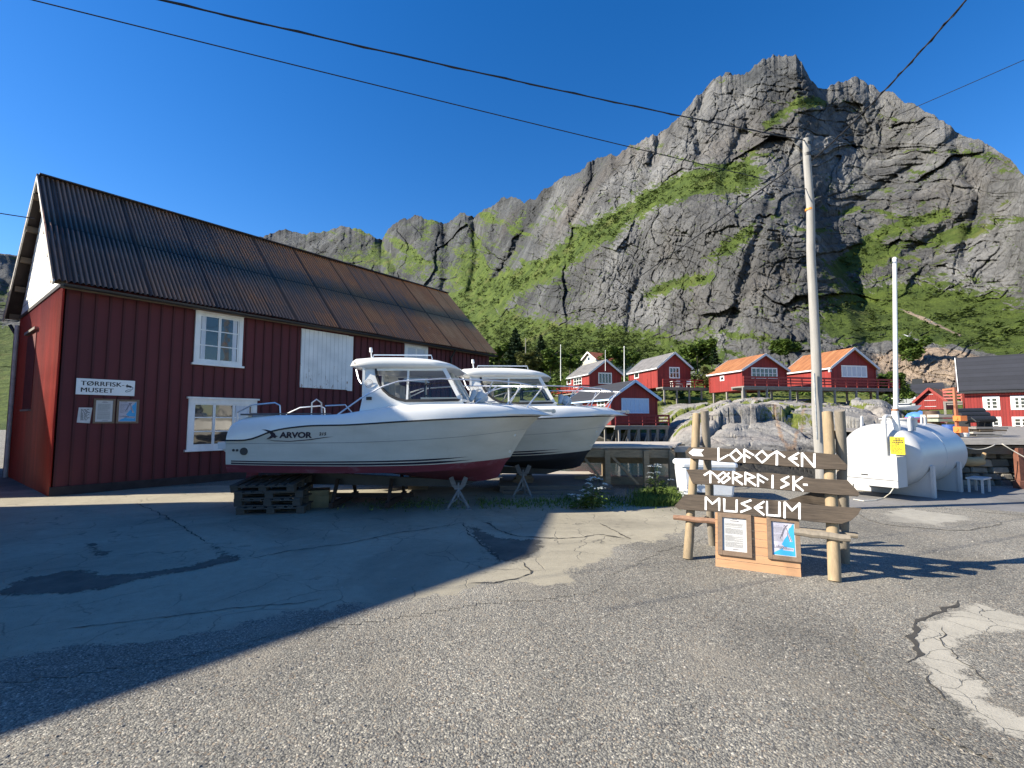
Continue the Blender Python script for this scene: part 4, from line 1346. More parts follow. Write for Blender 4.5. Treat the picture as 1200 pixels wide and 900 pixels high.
M_FRAME = wood('frame_brown_wood', (0.17, 0.115, 0.075), 0.7, 0.3)
M_PAPER = simple('white_paper', (0.50, 0.50, 0.49), 0.6, 0.03, 3, 0.0)
M_CYAN = simple('poster_blue', (0.03, 0.30, 0.58), 0.5, 0.05, 3, 0.0)
M_LILAC = simple('poster_lilac', (0.42, 0.41, 0.48), 0.5, 0.05, 3, 0.0)
M_INK = simple('poster_ink', (0.06, 0.05, 0.07), 0.6, 0.1)
M_GREYINK = simple('poster_grey_ink', (0.13, 0.125, 0.12), 0.6, 0.1)
def framed_poster(W, nv, u0, u1, v0, v1, label, blue, t=0.10, parent=None, cat='poster'):
    """brown frame > white sheet > print.  W(u, v, d) is the wall's plane"""
    root = parent or thing('framed_poster', label, cat, W((u0 + u1) / 2, v0, 0), 0)
    w, h = u1 - u0, v1 - v0
    t = t * w
    f = MB()
    def bar(a, b, c, d, e):
        q = [(a, c), (b, c), (b, d), (a, d)]
        f.poly([W(x, y, e) for x, y in q], e - 0.003, nv)
    bar(u0, u0 + t, v0, v1, 0.034)
    bar(u1 - t, u1, v0, v1, 0.034)
    bar(u0 + t, u1 - t, v1 - t, v1, 0.032)
    bar(u0 + t, u1 - t, v0, v0 + t, 0.032)
    fo = f.build('frame' if not parent else 'poster_frame', M_FRAME, root)
    a0, a1, b0, b1 = u0 + t, u1 - t, v0 + t, v1 - t
    s = MB()
    s.poly([W(a0, b0, 0.012), W(a1, b0, 0.012), W(a1, b1, 0.012), W(a0, b1, 0.012)], 0.006, nv)
    host = fo if parent else root
    s.build('sheet', M_PAPER, host)
    pw, ph = a1 - a0, b1 - b0
    Q = lambda x, y, d=0.0: W(a0 + pw * x, b0 + ph * y, 0.013 + d)
    rr = random.Random(int(u0 * 100) + blue)
    k = MB()
    def lines(x0, x1, y0, y1, n, th, dd=0.0006, mi=0):
        for i in range(n):
            y = y1 - (y1 - y0) * i / n
            if rr.random() < 0.08:
                continue
            x = x0
            xe = x1 if rr.random() > 0.2 else x0 + (x1 - x0) * rr.uniform(0.3, 0.9)
            while x < xe:
                l = rr.uniform(0.012, 0.055)
                l = min(l, xe - x)
                k.poly([Q(x, y, dd), Q(x + l, y, dd), Q(x + l, y + th, dd), Q(x, y + th, dd)], mi=mi)
                x += l + 0.012
    if not blue:
        lines(0.40, 0.62, 0.93, 0.955, 1, 0.012)
        lines(0.34, 0.70, 0.87, 0.90, 1, 0.022)
        lines(0.12, 0.85, 0.10, 0.83, 44, 0.0075, mi=1)
        lines(0.42, 0.75, 0.03, 0.05, 1, 0.02)
        k.build('print', [M_INK, M_GREYINK], host)
    else:
        b = MB()
        b.poly([Q(x, y, 0.0003) for x, y in [(0.03, 0.02), (0.97, 0.02), (0.97, 0.97), (0.9, 0.95), (0.83, 0.86), (0.75, 0.82), (0.72, 0.72), (0.66, 0.6), (0.55, 0.5), (0.42, 0.34), (0.52, 0.27), (0.30, 0.16), (0.12, 0.10)]])
        b.build('print_sea', M_CYAN, host)
        l = MB()
        l.poly([Q(x, y, 0.0002) for x, y in [(0.02, 0.02), (0.98, 0.02), (0.98, 0.98), (0.02, 0.98)]])
        l.poly([Q(x, y, 0.0006) for x, y in [(0.60, 0.86), (0.66, 0.86), (0.50, 0.48), (0.38, 0.50)]])
        l.poly([Q(x, y, 0.0006) for x, y in [(0.58, 0.86), (0.64, 0.86), (0.88, 0.44), (0.76, 0.43)]])
        l.poly([Q(x, y, 0.0006) for x, y in [(0.50, 0.27), (0.93, 0.25), (0.90, 0.16), (0.45, 0.17)]])
        l.build('print_land', M_LILAC, host)
        lines(0.08, 0.46, 0.93, 0.955, 1, 0.026)
        lines(0.08, 0.50, 0.40, 0.88, 24, 0.008, mi=1)
        lines(0.08, 0.22, 0.78, 0.80, 1, 0.01)
        lines(0.08, 0.24, 0.56, 0.58, 1, 0.01)
        lines(0.32, 0.90, 0.17, 0.22, 2, 0.014, 0.001)
        for pts in ([(0.60, 0.85), (0.44, 0.56)], [(0.63, 0.85), (0.84, 0.45)], [(0.56, 0.85), (0.36, 0.50)], [(0.52, 0.88), (0.70, 0.9)], [(0.55, 0.92), (0.62, 0.86), (0.70, 0.93)], [(0.66, 0.7), (0.76, 0.45)]):
            k.tube([Q(x, y, 0.001) for x, y in pts], pw * 0.012, 4)
        text_mb('Lofoten', ph * 0.13, lambda x, y, d: Q(0.07, 0.22, 0.001 + d) + (Q(1, 0) - Q(0, 0)) * (x / pw) + (Q(0, 1) - Q(0, 0)) * (y / ph), k, 0.0008, 0.0, sx=0.92)
        k.build('print', [M_INK, M_GREYINK], host)
    return root
museum_signs()

# ------------------------------------------------------------------ generic gabled house
def add_railing(parent, P0, P1, z, h=0.95, mat=None, rails=3, post=1.4, name='railing', bw=0.13):
    a, b = Vector((*P0, z)), Vector((*P1, z))
    L = (b - a).length
    m = MB()
    n = max(1, round(L / post))
    up = Vector((0, 0, 1))
    for i in range(n + 1):
        p = a.lerp(b, i / n)
        m.box(p + up * h / 2, (0.09, 0.09, h))
    side = (b - a).normalized().cross(up) * 0.065
    for k in range(rails):
        zz = h * (0.30 + 0.62 * k / max(1, rails - 1))
        m.beam(a + up * zz + side, b + up * zz + side, 0.035, bw, (0, 0, 1))
    m.beam(a + up * (h + 0.02), b + up * (h + 0.02), 0.13, 0.04, (0, 0, 1))
    return m.build(name, mat or M_REDRAIL, parent, local=True)

def cabin(name, label, pc, y_base, depth, beta, px_right, px_left, y_eave, y_apex, roof_mat, wall_mat=None, trim=None, max_len=9.0, over=0.25, group=None, cat='cabin', py_corner=None, front_over=0.35):
    b = R(beta)
    base = D(pc, y_base, depth)
    root = thing(name, label, cat, base, b, group)
    gx = hit(root, px_right, y_base, 1, 0).x
    if px_left is not None:
        ly = hit(root, px_left, y_base, 0, 0).y
        ly = min(max_len, ly) if ly > 0 else max_len
    else:
        ly = max_len
    ze = hit(root, pc, y_eave, 1, 0).z
    zr = hit(root, (pc + px_right) / 2, y_apex, 1, 0).z
    wall_mat = wall_mat or M_REDWALL
    trim = trim or M_TRIM
    W = gx
    m = MB()
    m.box((W / 2, ly / 2, ze / 2), (W, ly, ze))
    for y, nn in ((0, -1), (ly, 1)):
        m.poly([(0, y, ze), (W, y, ze), (W / 2, y, zr - 0.05)], 0.15, (0, nn, 0))
    m.build('wall', wall_mat, root, local=True)
    sl = (zr - ze) / (W / 2)
    th = 0.13
    for sg in (-1, 1):
        r = MB()
        xe = -over if sg < 0 else W + over
        zz = ze - over * sl
        r.poly([(W / 2, -front_over, zr + th), (W / 2, ly + 0.25, zr + th), (xe, ly + 0.25, zz + th), (xe, -front_over, zz + th)], th, (sg * sl, 0, 1))
        r.build('roof', roof_mat, root, local=True)
        t = MB()
        for yy in (-front_over - 0.022, ly + 0.272):
            t.beam((xe, yy, zz + 0.03), (W / 2, yy, zr + 0.03), 0.04, 0.24)
        t.build('barge_board', trim, root, local=True)
        f = MB()
        f.box((xe - sg * -0.02, ly / 2, zz + 0.0), (0.04, ly + front_over + 0.2, 0.16))
        f.build('eave_board', trim, root, local=True)
    cb = MB()
    for x, y in ((0, 0), (W, 0), (0, ly)):
        cb.box((x, y, ze / 2 - 0.05), (0.13, 0.13, ze - 0.12))
    cb.build('corner_board', wall_mat, root, local=True)
    root['w'], root['l'], root['ze'], root['zr'] = W, ly, ze, zr
    return root, W, ly, ze, zr

def gable_P(root):
    return lambda u, v, d: Vector((u, -d, v))
def left_P(root):
    return lambda u, v, d: Vector((-d, -u, v))
def win_gable(root, x0, y0, x1, y1, cols, rows=1, **kw):
    a, b = hit(root, x0, y0, 1, 0), hit(root, x1, y1, 1, 0)
    return window(root, gable_P(root), a.x, b.x, b.z, a.z, cols, rows, **kw)
def win_left(root, x0, y0, x1, y1, cols, rows=1, **kw):
    a, b = hit(root, x0, y0, 0, 0), hit(root, x1, y1, 0, 0)
    return window(root, left_P(root), -a.y, -b.y, min(a.z, b.z), max(a.z, b.z), cols, rows, **kw)

def deck(parent, x0, x1, y0, y1, z, rails, stilts, ground, mat=None, rail_mat=None, braces=False, thick=0.14):
    """boards on joists; rails: list of ((x,y),(x,y)); stilts: list of (x,y)"""
    m = MB()
    m.box(((x0 + x1) / 2, (y0 + y1) / 2, z - thick / 2), (x1 - x0, y1 - y0, thick))
    do = m.build('deck', mat or M_GREYWOOD, parent, local=True)
    j = MB()
    j.beam((x0, y0 + 0.15, z - thick - 0.10), (x1, y0 + 0.15, z - thick - 0.10), 0.10, 0.2)
    j.beam((x0, y1 - 0.15, z - thick - 0.10), (x1, y1 - 0.15, z - thick - 0.10), 0.10, 0.2)
    j.build('joist', M_GREYWOOD, do, local=True)
    for a, b in rails:
        add_railing(parent, a, b, z, mat=rail_mat)
    M = WM(parent)
    for x, y in stilts:
        w = M @ Vector((x, y, z))
        g = ground(w.x, w.y) - 0.3 - M.translation.z
        s = MB()
        s.box((x, y, (z - thick + g) / 2), (0.17, 0.17, max(0.2, z - thick - g)))
        s.build('stilt', M_GREYWOOD, parent, local=True)
        if braces:
            s = MB()
            s.beam((x, y, g + 0.4), (x + 1.1, y, z - thick - 0.1), 0.08, 0.12)
            s.build('brace', M_GREYWOOD, parent, local=True)

GRP = 'red cabins across the harbour'
kw = dict(trim=0.09, mull=0.10, bar=0.06, cap=False, proud=0.05)
def cabins():
    # the two orange roofed cabins on the rock
    E_, W, L, ze, zr = cabin('red_cabin', 'red cabin with orange roof and wide curtained window, beside the tall pole', 974.4, 455, 52, 12, 1026.4, 921, 430, 409, M_ORANGE, max_len=17, group=GRP)
    win_gable(E_, 985.5, 428, 1016, 442.5, 5, 1, pane=M_CURTAIN, **kw)
    lamp = MB()
    lamp.box((-0.25, -0.15, ze - 0.45), (0.22, 0.2, 0.25))
    lamp.build('wall_lamp', M_WHITE, E_, local=True)
    add_l = hit(E_, 872, 455, 1, -1.6).x
    deck(E_, add_l, W + 1.4, -1.6, 0.4, -0.02, [((add_l, -1.55), (W + 1.35, -1.55)), ((W + 1.35, -1.55), (W + 1.35, 0.35))],
         [(add_l + (W + 1.2 - add_l) * i / 7, -1.45) for i in range(8)] + [(add_l + (W + 1.2 - add_l) * (i + .5) / 6, 0.3) for i in range(6)], shore_z)
    D_, W, L, ze, zr = cabin('red_cabin', 'smaller red cabin with orange roof and white multi-pane window, left of the pole', 870.4, 457, 53.5, 12, 922, 832, 433, 416, M_ORANGE, max_len=10, group=GRP)
    win_gable(D_, 880, 430.5, 911, 444, 6, 2, **kw)
    win_left(D_, 844, 441, 849, 446, 1, 1, **kw)
    s = MB()
    for x, y in ((0.2, 0.3), (2.2, 0.2), (0.2, 3), (0.2, 5.5)):
        s.box((x, y, -0.7), (0.2, 0.2, 1.5))
    s.build('stilt', M_GREYWOOD, D_, local=True)
    # dark felt roofs
    C_, W, L, ze, zr = cabin('red_cabin', 'red cabin with grey felt roof and dark gable, at the right of the white mast', 771, 454, 60, 14, 809, 737.6, 430, 414, M_FELT, max_len=8, group=GRP)
    win_gable(C_, 784, 430, 796.5, 443.5, 3, 2, **kw)
    win_left(C_, 743.5, 437, 749, 443, 1, 1, **kw)
    xr = hit(C_, 838, 454, 1, -1.2).x
    deck(C_, -0.1, xr, -1.3, 0.3, -0.02, [((-0.05, -1.25), (xr, -1.25))], [(0.2 + (xr - 0.4) * i / 4, -1.1) for i in range(5)], shore_z)
    fur = MB()
    fur.box((1.9, -0.7, 0.72), (0.9, 0.6, 0.05))
    for dx in (-0.38, 0.38):
        for dy in (-0.22, 0.22):
            fur.box((1.9 + dx, -0.7 + dy, 0.35), (0.05, 0.05, 0.7))
    tb = fur.build('deck_table', M_WHITE, None)
    tb.location = WM(C_) @ Vector((0, 0, 0))
    tb.rotation_euler = C_.rotation_euler
    tag(tb, 'white table standing on the deck of the grey roofed cabin', 'table')
    for i, (dx, a) in enumerate(((2.6, 0.3), (3.9, -0.4))):
        ch = MB()
        ch.box((0, 0, 0.42), (0.5, 0.5, 0.05))
        ch.box((0, 0.24, 0.75), (0.5, 0.05, 0.6))
        for ax in (-0.22, 0.22):
            for ay in (-0.22, 0.22):
                ch.box((ax, ay, 0.2), (0.05, 0.05, 0.4))
        c = ch.build('deck_chair', M_WHITE, None)
        c.location = WM(C_) @ Vector((dx, -0.75, 0))
        c.rotation_euler = (0, 0, a)
        tag(c, ('white chair nearer the wall window on the grey roofed cabin deck', 'white chair further right on the grey roofed cabin deck')[i], 'chair', 'deck furniture')
    B_, W, L, ze, zr = cabin('red_cabin', 'red cabin with grey felt roof above the dark roofed boathouse, red railing at its side', 691, 460, 62, 16, 727.5, 659, 437, 422.5, M_FELT, max_len=7, group=GRP)
    win_gable(B_, 701, 436.5, 717, 450, 4, 1, **kw)
    win_left(B_, 664.5, 443.5, 669.5, 450, 1, 1, **kw)
    win_left(B_, 672.4, 443, 682, 453.5, 3, 3, **kw)
    deck(B_, -1.7, 0, -0.4, L + 2.5, -0.02, [((-1.65, -0.4), (-1.65, L + 2.5)), ((-1.65, -0.4), (0, -0.4))], [(-1.5, 0), (-1.5, 2.5), (-1.5, 5), (-1.5, 7.5)], shore_z)
    # boathouse on stilts over the water
    A_, W, L, ze, zr = cabin('red_boathouse', 'dark red boathouse with black roof and pale blue barge boards, on stilts over water', 716.5, 498, 44, 15, 770, 655, 466, 447, M_SLATE, M_REDDARK2, M_BLUETRIM, max_len=11, over=0.3, group=None, cat='boathouse')
    win_gable(A_, 728, 466.5, 760.5, 484.5, 6, 1, pane=M_BLUEPANE, mat=M_BLUETRIM, trim=0.1, mull=0.07, cap=False)
    win_left(A_, 661, 471, 670, 482, 2, 2, **kw)
    win_left(A_, 700, 469, 709, 480, 2, 2, **kw)
    xr = hit(A_, 784, 500, 1, -1.4).x
    deck(A_, -0.4, xr, -1.5, L, -0.05, [((-0.3, -1.45), (xr, -1.45)), ((xr - 0.05, -1.45), (xr - 0.05, 2.0))], [(0.1 + (xr - 0.3) * i / 5, -1.3) for i in range(6)] + [(0.1 + (xr - 0.3) * i / 4, 1.5) for i in range(5)],
         lambda x, y: -2.0, rail_mat=simple('dark_red_rail', (0.17, 0.018, 0.02), 0.7), braces=True)
M_REDDARK2 = boards('deep_red_boards', (0.20, 0.02, 0.017), 0.2, var=0.25, gap=0.5)
M_BLUEPANE = simple('blue_shutter_paint', (0.30, 0.46, 0.68), 0.5, 0.12, 4, 0.2, stretch=(5, 1, 0.5))
cabins()

def far_houses():
    F_, W, L, ze, zr = cabin('hillside_house', 'cream house with red tiled roof behind the grey roofed cabin', 681, 440, 88, -56, 700, None, 424.5, 413.0, M_TILES, simple('cream_boards', (0.45, 0.44, 0.36), 0.7), M_WHITE, max_len=9, cat='house')
    win_gable(F_, 688, 418, 692, 423, 1, 1, trim=0.1, mull=0.1, cap=False)
    I_, W, L, ze, zr = cabin('red_shed', 'small bright red shed with orange roof below the gravel slope', 1074, 480, 58, -52, 1108, None, 469.5, 455.5, M_ORANGE, M_REDWALL, M_REDRAIL, max_len=4.5, cat='shed')
    d = MB()
    for u0, u1, v0, v1 in ((0.3, 0.7, .15, .17), (0.3, 0.7, .48, .50), (0.36, 0.62, .82, .84)):
        d.box((W * (u0 + u1) / 2, -0.03, ze * (v0 + v1)), (W * (u1 - u0), 0.04, 0.05))
    d.build('door_batten', M_TRIM, I_, local=True)
    # long grey building with a dark roof
    H_ = thing('grey_house', 'low grey house with dark roof behind the small red shed', 'house', D(1034, 470, 78), R(-38))
    W = hit(H_, 1106, 470, 1, 0).x
    ze = hit(H_, 1070, 460.5, 1, 0).z
    zr = ze + 1.7
    m = MB()
    m.box((W / 2, 3, ze / 2 - 0.6), (W, 6, ze + 1.2))
    m.build('wall', simple('grey_boards', (0.36, 0.38, 0.40), 0.8), H_, local=True)
    r = MB()
    r.poly([(-0.3, -0.5, ze - 0.1), (W + 0.3, -0.5, ze - 0.1), (W + 0.3, 3, zr), (-0.3, 3, zr)], 0.15, (0, -0.5, 1))
    r.poly([(-0.3, 6.5, ze - 0.1), (W + 0.3, 6.5, ze - 0.1), (W + 0.3, 3, zr + 0.002), (-0.3, 3, zr + 0.002)], 0.15, (0, 0.5, 1))
    r.build('roof', M_SLATE, H_, local=True)
    c = MB()
    c.box((W * 0.62, 3.0, zr + 0.25), (1.3, 0.7, 0.9))
    c.build('chimney', M_BLACKMETAL, H_, local=True)
    for x0, x1 in ((1040, 1049), (1056, 1061), (1071, 1077), (1080, 1084)):
        a, b = hit(H_, x0, 462, 1, 0), hit(H_, x1, 467.5, 1, 0)
        window(H_, gable_P(H_), a.x, b.x, b.z, a.z, 1, 1, trim=0.12, mull=0.1, cap=False)
    # the two storey red house on the quay
    Q_ = thing('red_quay_house', 'two storey bright red house with black slate roof and white windows on the quay', 'house', D(1133.5, 508, 44), R(-42))
    W = 14.0
    ze = hit(Q_, 1140, 454.5, 1, 0).z
    ra = hit(Q_, 1146, 419.5, 1, 3.4)
    zr = ra.z
    m = MB()
    m.box((W / 2, 3.4, ze / 2 - 0.5), (W, 6.8, ze + 1.0))
    for x, n in ((0, -1), (W, 1)):
        m.poly([(x, 0, ze), (x, 6.8, ze), (x, 3.4, zr - 0.1)], 0.15, (n, 0, 0))
    m.build('wall', M_REDWALL, Q_, local=True)
    for sg in (0, 1):
        r = MB()
        ya = -0.45 if sg == 0 else 7.25
        za = ze - 0.45 * (zr - ze) / 3.4
        r.poly([(-0.4, ya, za + 0.14), (W + 0.4, ya, za + 0.14), (W + 0.4, 3.4, zr + 0.14), (-0.4, 3.4, zr + 0.14)], 0.14, (0, -1 if sg == 0 else 1, 1))
        r.build('roof', M_SLATE, Q_, local=True)
    b = MB()
    b.beam((-0.42, -0.47, ze - 0.4), (-0.42, 3.4, zr + 0.08), 0.05, 0.22)
    b.beam((-0.42, 7.27, ze - 0.4), (-0.42, 3.4, zr + 0.08), 0.05, 0.22)
    b.build('barge_board', M_WHITE, Q_, local=True)
    f = MB()
    f.box((W / 2, -0.44, ze - 0.42), (W + 0.8, 0.05, 0.2))
    f.build('eave_board', M_BLACKMETAL, Q_, local=True)
    rows_ = [hit(Q_, 1160, y, 1, 0).z for y in (464.5, 480.5, 488.5, 504)]
    for x0, x1 in ((1151.5, 1171.5), (1184, 1206), (1221, 1244)):
        a, c = hit(Q_, x0, 470, 1, 0).x, hit(Q_, x1, 470, 1, 0).x
        window(Q_, gable_P(Q_), a, c, rows_[1], rows_[0], 2, 3, trim=0.13, mull=0.13, bar=0.05, cap=False, curtain=[(0.02, 0.2), (0.42, 0.6)])
        window(Q_, gable_P(Q_), a, c, rows_[3], rows_[2], 2, 3, trim=0.13, mull=0.13, bar=0.05, cap=False)
    # a small landing with a rail on its left gable
    add = deck(Q_, -1.5, -0.15, 0.9, 2.6, ze * 0.72, [((-1.45, 0.95), (-0.2, 0.95)), ((-1.45, 0.95), (-1.45, 2.5))], [(-1.4, 1.0), (-1.4, 2.4)], lambda x, y: -0.5, rail_mat=simple('pale_red_rail', (0.45, 0.12, 0.10), 0.6))
far_houses()

# ------------------------------------------------------------------ the neighbours outside the frame whose shadows cross the yard
def neighbours():
    b = Vector((0.18, 0.984, 0)).normalized()
    e = Vector((0.984, -0.18, 0)).normalized()
    s = Vector((SUN_AZ[0], SUN_AZ[1], 0))
    cot = 1 / math.tan(SUN_EL)
    hr, drop, w, l = 9.5, 3.56, 2.6, 2.5
    Rn = Vector((0.29, 6.35, 0)) - s * cot * hr + Vector((0, 0, hr))
    Rf = Rn + b * 4.46
    t = Vector((0, 0, -drop))
    ne_r, ne_l = Rn + e * w - b * l + t, Rn - e * w - b * l + t
    fr, fl = Rf + e * w + t, Rf - e * w + t
    root = thing('neighbour_boathouse', 'tall dark red boathouse outside the left edge whose shadow lies over the yard', 'boathouse', (Rn.x, Rn.y, 0))
    m = MB()
    m.add([Rn, Rf, ne_r, ne_l, fr, fl], [(0, 2, 4, 1), (0, 1, 5, 3), (0, 3, 2), (1, 4, 5), (2, 3, 5, 4)])
    m.build('roof', M_FELT, root)
    ins = lambda p, q: Vector((p.x * 0.96 + q.x * 0.04, p.y * 0.96 + q.y * 0.04, 0))
    c = (ne_r + ne_l + fr + fl) / 4
    base = [ins(p, c) for p in (ne_r, fr)] + [Vector((fl.x, fl.y, 0)), ins(ne_l, c)]
    m = MB()
    m.poly([(p.x, p.y, 6.0) for p in base], 6.0, (0, 0, 1))
    m.poly([fr - Vector((0, 0, .05)), fl - Vector((0, 0, .05)), Rf - Vector((0, 0, .1))], 0.1, b)
    m.build('wall', M_REDWALL, root)
    n = Vector((-SUN_AZ[1], SUN_AZ[0], 0))
    root = thing('neighbour_house', 'red house outside the left edge whose gable shadow falls on the museum gable', 'house', s * -17 + n * 15)
    Pt = lambda v, u, z: s * v + n * u + Vector((0, 0, z))
    u0, u1, um, he, hr = 12.55, 20.2, 16.4, 5.75, 7.75
    m = MB()
    m.poly([Pt(-16, u0, 0), Pt(-16, u0, he), Pt(-16, um, hr), Pt(-16, u1, he), Pt(-16, u1, 0)], 8, s)
    m.build('wall', M_REDWALL, root)
    for a, c2 in ((u0, um), (u1, um)):
        r = MB()
        r.poly([Pt(-15.95, a, he + .05), Pt(-24.2, a, he + .05), Pt(-24.2, c2, hr + 0.05), Pt(-15.95, c2, hr + 0.05)], 0.04, (0, 0, 1))
        r.build('roof', M_SLATE, root)
neighbours()

# ================================================================== BOATS
M_GEL = simple('white_gelcoat', (0.76, 0.76, 0.73), 0.22, 0.035, 2.2, 0.02, 8, 0.004, **{'Specular IOR Level': 0.5, 'Coat Weight': 0.25})
def mat_hull():
    t = NT('hull_gelcoat')
    v = t.coord()
    sp = t.n('ShaderNodeSeparateXYZ')
    t.l(v, sp.inputs[0])
    n = t.noise(t.coord((0.6, 0.6, 2.2)), 1.6, 6, 0.6)
    run = t.noise(t.coord((11, 11, 0.35)), 1.0, 5, 0.65)
    c = t.ramp(n, [(0.3, (0.50, 0.48, 0.41)), (0.55, (0.58, 0.56, 0.49)), (0.75, (0.62, 0.60, 0.54))])
    c = t.mix(t.ramp(run, [(0.58, 0.0), (0.8, 0.22)]), c, (0.40, 0.36, 0.28))
    return t.done(c, 0.27, t.bump(n, 0.05, 0.02), **{'Coat Weight': 0.2})
M_HULL = mat_hull()
def mat_antifoul(name, col, rub):
    t = NT(name)
    v = t.coord()
    n = t.noise(t.coord((0.8, 1, 2)), 2.0, 8, 0.7)
    c = t.ramp(n, [(0.35, tuple(k * 0.75 for k in col)), (0.55, col), (0.72, rub)])
    return t.done(c, 0.85, t.bump(t.noise(v, 20, 5), 0.3, 0.006))
M_AFRED = mat_antifoul('red_antifouling', (0.17, 0.028, 0.042), (0.20, 0.11, 0.13))
M_AFBLACK = mat_antifoul('black_antifouling', (0.014, 0.016, 0.022), (0.035, 0.037, 0.045))
M_STRIPE = simple('navy_stripe', (0.018, 0.014, 0.030), 0.4, 0.1)
M_RUBBER = simple('black_rubber', (0.02, 0.02, 0.022), 0.6, 0.2)
M_CHROME = simple('stainless_tube', (0.80, 0.81, 0.82), 0.32, 0.04, 5, 0.0, metal=0.75)
M_CLOTH = simple('canvas_cover', (0.62, 0.61, 0.58), 0.9, 0.12, 6, 0.6, 10, 0.03)
M_LUMBER = wood('pine_lumber', (0.30, 0.21, 0.13), 0.8, 0.3)
def mat_clear():
    t = NT('clear_windscreen')
    g = t.n('ShaderNodeBsdfGlossy')
    g.inputs['Roughness'].default_value = 0.02
    g.inputs['Color'].default_value = (0.9, 0.95, 1, 1)
    tr = t.n('ShaderNodeBsdfTransparent')
    tr.inputs['Color'].default_value = (0.80, 0.81, 0.80, 1)
    fr = t.n('ShaderNodeFresnel')
    fr.inputs['IOR'].default_value = 1.5
    mx = t.n('ShaderNodeMixShader')
    t.l(t.math('MULTIPLY', fr.outputs[0], 0.8, clamp=True), mx.inputs[0])
    t.l(tr.outputs[0], mx.inputs[1])
    t.l(g.outputs[0], mx.inputs[2])
    t.l(mx.outputs[0], t.out.inputs['Surface'])
    t.t.nodes.remove(t.b)
    return t.m
M_CLEAR = mat_clear()

def cr(xs, ys, t):
    """smooth curve through points (monotone-ish cubic)"""
    xs, ys, t = np.asarray(xs, float), np.asarray(ys, float), np.atleast_1d(np.asarray(t, float))
    d = np.gradient(ys, xs)
    i = np.clip(np.searchsorted(xs, t) - 1, 0, len(xs) - 2)
    h = xs[i + 1] - xs[i]
    u = (t - xs[i]) / h
    return (2 * u ** 3 - 3 * u ** 2 + 1) * ys[i] + (u ** 3 - 2 * u ** 2 + u) * h * d[i] + (-2 * u ** 3 + 3 * u ** 2) * ys[i + 1] + (u ** 3 - u ** 2) * h * d[i + 1]

BT = [0, .08, .16, .25, .4, .55, .7, .82, .91, .97, 1.0]
#            z                                                               half beam                                                    stem x
LINES = {
    'keel': ([.69, .69, .69, .685, .67, .625, .53, .475, .47, .51, .56], [.012] * 11, 5.02),
    'chine': ([.75, .745, .74, .74, .735, .735, .745, .765, .80, .835, .86], [1.02, 1.04, 1.05, 1.06, 1.05, 1.0, .86, .64, .40, .16, .012], 5.18),
    'red': ([.895, .885, .88, .875, .87, .87, .88, .90, .925, .945, .96], [1.07, 1.09, 1.105, 1.12, 1.115, 1.06, .92, .69, .44, .18, .012], 5.27),
    'stripe': ([.99, .985, .98, .98, .985, .995, 1.02, 1.06, 1.10, 1.13, 1.15], [1.08, 1.10, 1.12, 1.14, 1.135, 1.09, .965, .75, .49, .21, .013], 5.38),
    'knuckle': ([1.28, 1.285, 1.29, 1.295, 1.305, 1.33, 1.375, 1.43, 1.485, 1.52, 1.54], [1.10, 1.125, 1.15, 1.175, 1.185, 1.16, 1.06, .86, .60, .29, .014], 5.62),
    'rub': ([1.34, 1.36, 1.52, 1.60, 1.63, 1.685, 1.735, 1.765, 1.785, 1.795, 1.80], [1.12, 1.15, 1.19, 1.215, 1.23, 1.215, 1.15, .975, .715, .37, .016], 5.88),
}
def line(name, t):
    z, y, xe = LINES[name]
    t = np.atleast_1d(np.asarray(t, float))
    return np.stack([t * xe - (0.10 if name in ('keel', 'chine', 'red') else 0.0) * 0, -np.maximum(cr(BT, y, t), 0.01), cr(BT, z, t)], -1)
TS = 1 - (1 - np.linspace(0, 1, 56)) ** 1.25
def loft(names, ts=TS, sub=4, bulge=0.0):
    rows = []
    ls = [line(n, ts) for n in names]
    for k in range(len(ls) - 1):
        for i in range(sub):
            w = i / sub
            p = ls[k] * (1 - w) + ls[k + 1] * w
            rows.append(p)
    rows.append(ls[-1])
    return rows
def mirror_build(mb, rows, mi=0):
    R1 = [[Vector(p) for p in row] for row in rows]
    R2 = [[Vector((p.x, -p.y, p.z)) for p in row] for row in R1]
    mb.grid(R1, mi)
    mb.grid(R2, mi)
    return R1
def hull_pt(x, z, out=0.006):
    """a point on the near (starboard) topside between the stripe and the rub line"""
    names = ['red', 'stripe', 'knuckle', 'rub']
    pts = []
    for n in names:
        t = min(1.0, max(0.0, x / LINES[n][2]))
        pts.append(line(n, t)[0])
    for a, b in zip(pts, pts[1:]):
        if z <= b[2] or b is pts[-1]:
            u = (z - a[2]) / (b[2] - a[2])
            return Vector((x, a[1] + u * (b[1] - a[1]) - out, z))

def gunwale(ts):
    """rolled upper moulding above the rub line: rows from the rub line up and over to the side deck"""
    rub = line('rub', ts)
    top = cr([0, .03, .10, .25, .36, .44, .55, .7, .85, .93, .98, 1.0], [1.68, 1.75, 1.80, 1.815, 1.83, 1.90, 1.985, 2.02, 2.015, 1.985, 1.91, 1.84], ts)
    rows = []
    for w in (0.0, .12, .3, .5, .68, .82, .92, 1.0):
        z = rub[:, 2] + (top - rub[:, 2]) * math.sin(w * math.pi / 2) ** 0.9
        inn = 0.02 + 0.16 * (1 - math.cos(w * math.pi / 2)) * np.clip((1 - ts) * 9, 0.12, 1)
        y = np.minimum(rub[:, 1] + inn, -0.006) * np.where(w > 0, 1, 1)
        x = rub[:, 0] + 0.30 * np.clip((ts - 0.78) / 0.22, 0, 1) ** 2 * min(1, w / 0.12) * (1 - 0.75 * w ** 1.5) + (0.10 * np.clip(1 - ts / 0.08, 0, 1) * (w ** 1.3))
        rows.append(np.stack([x, y, z], -1))
    return rows, top

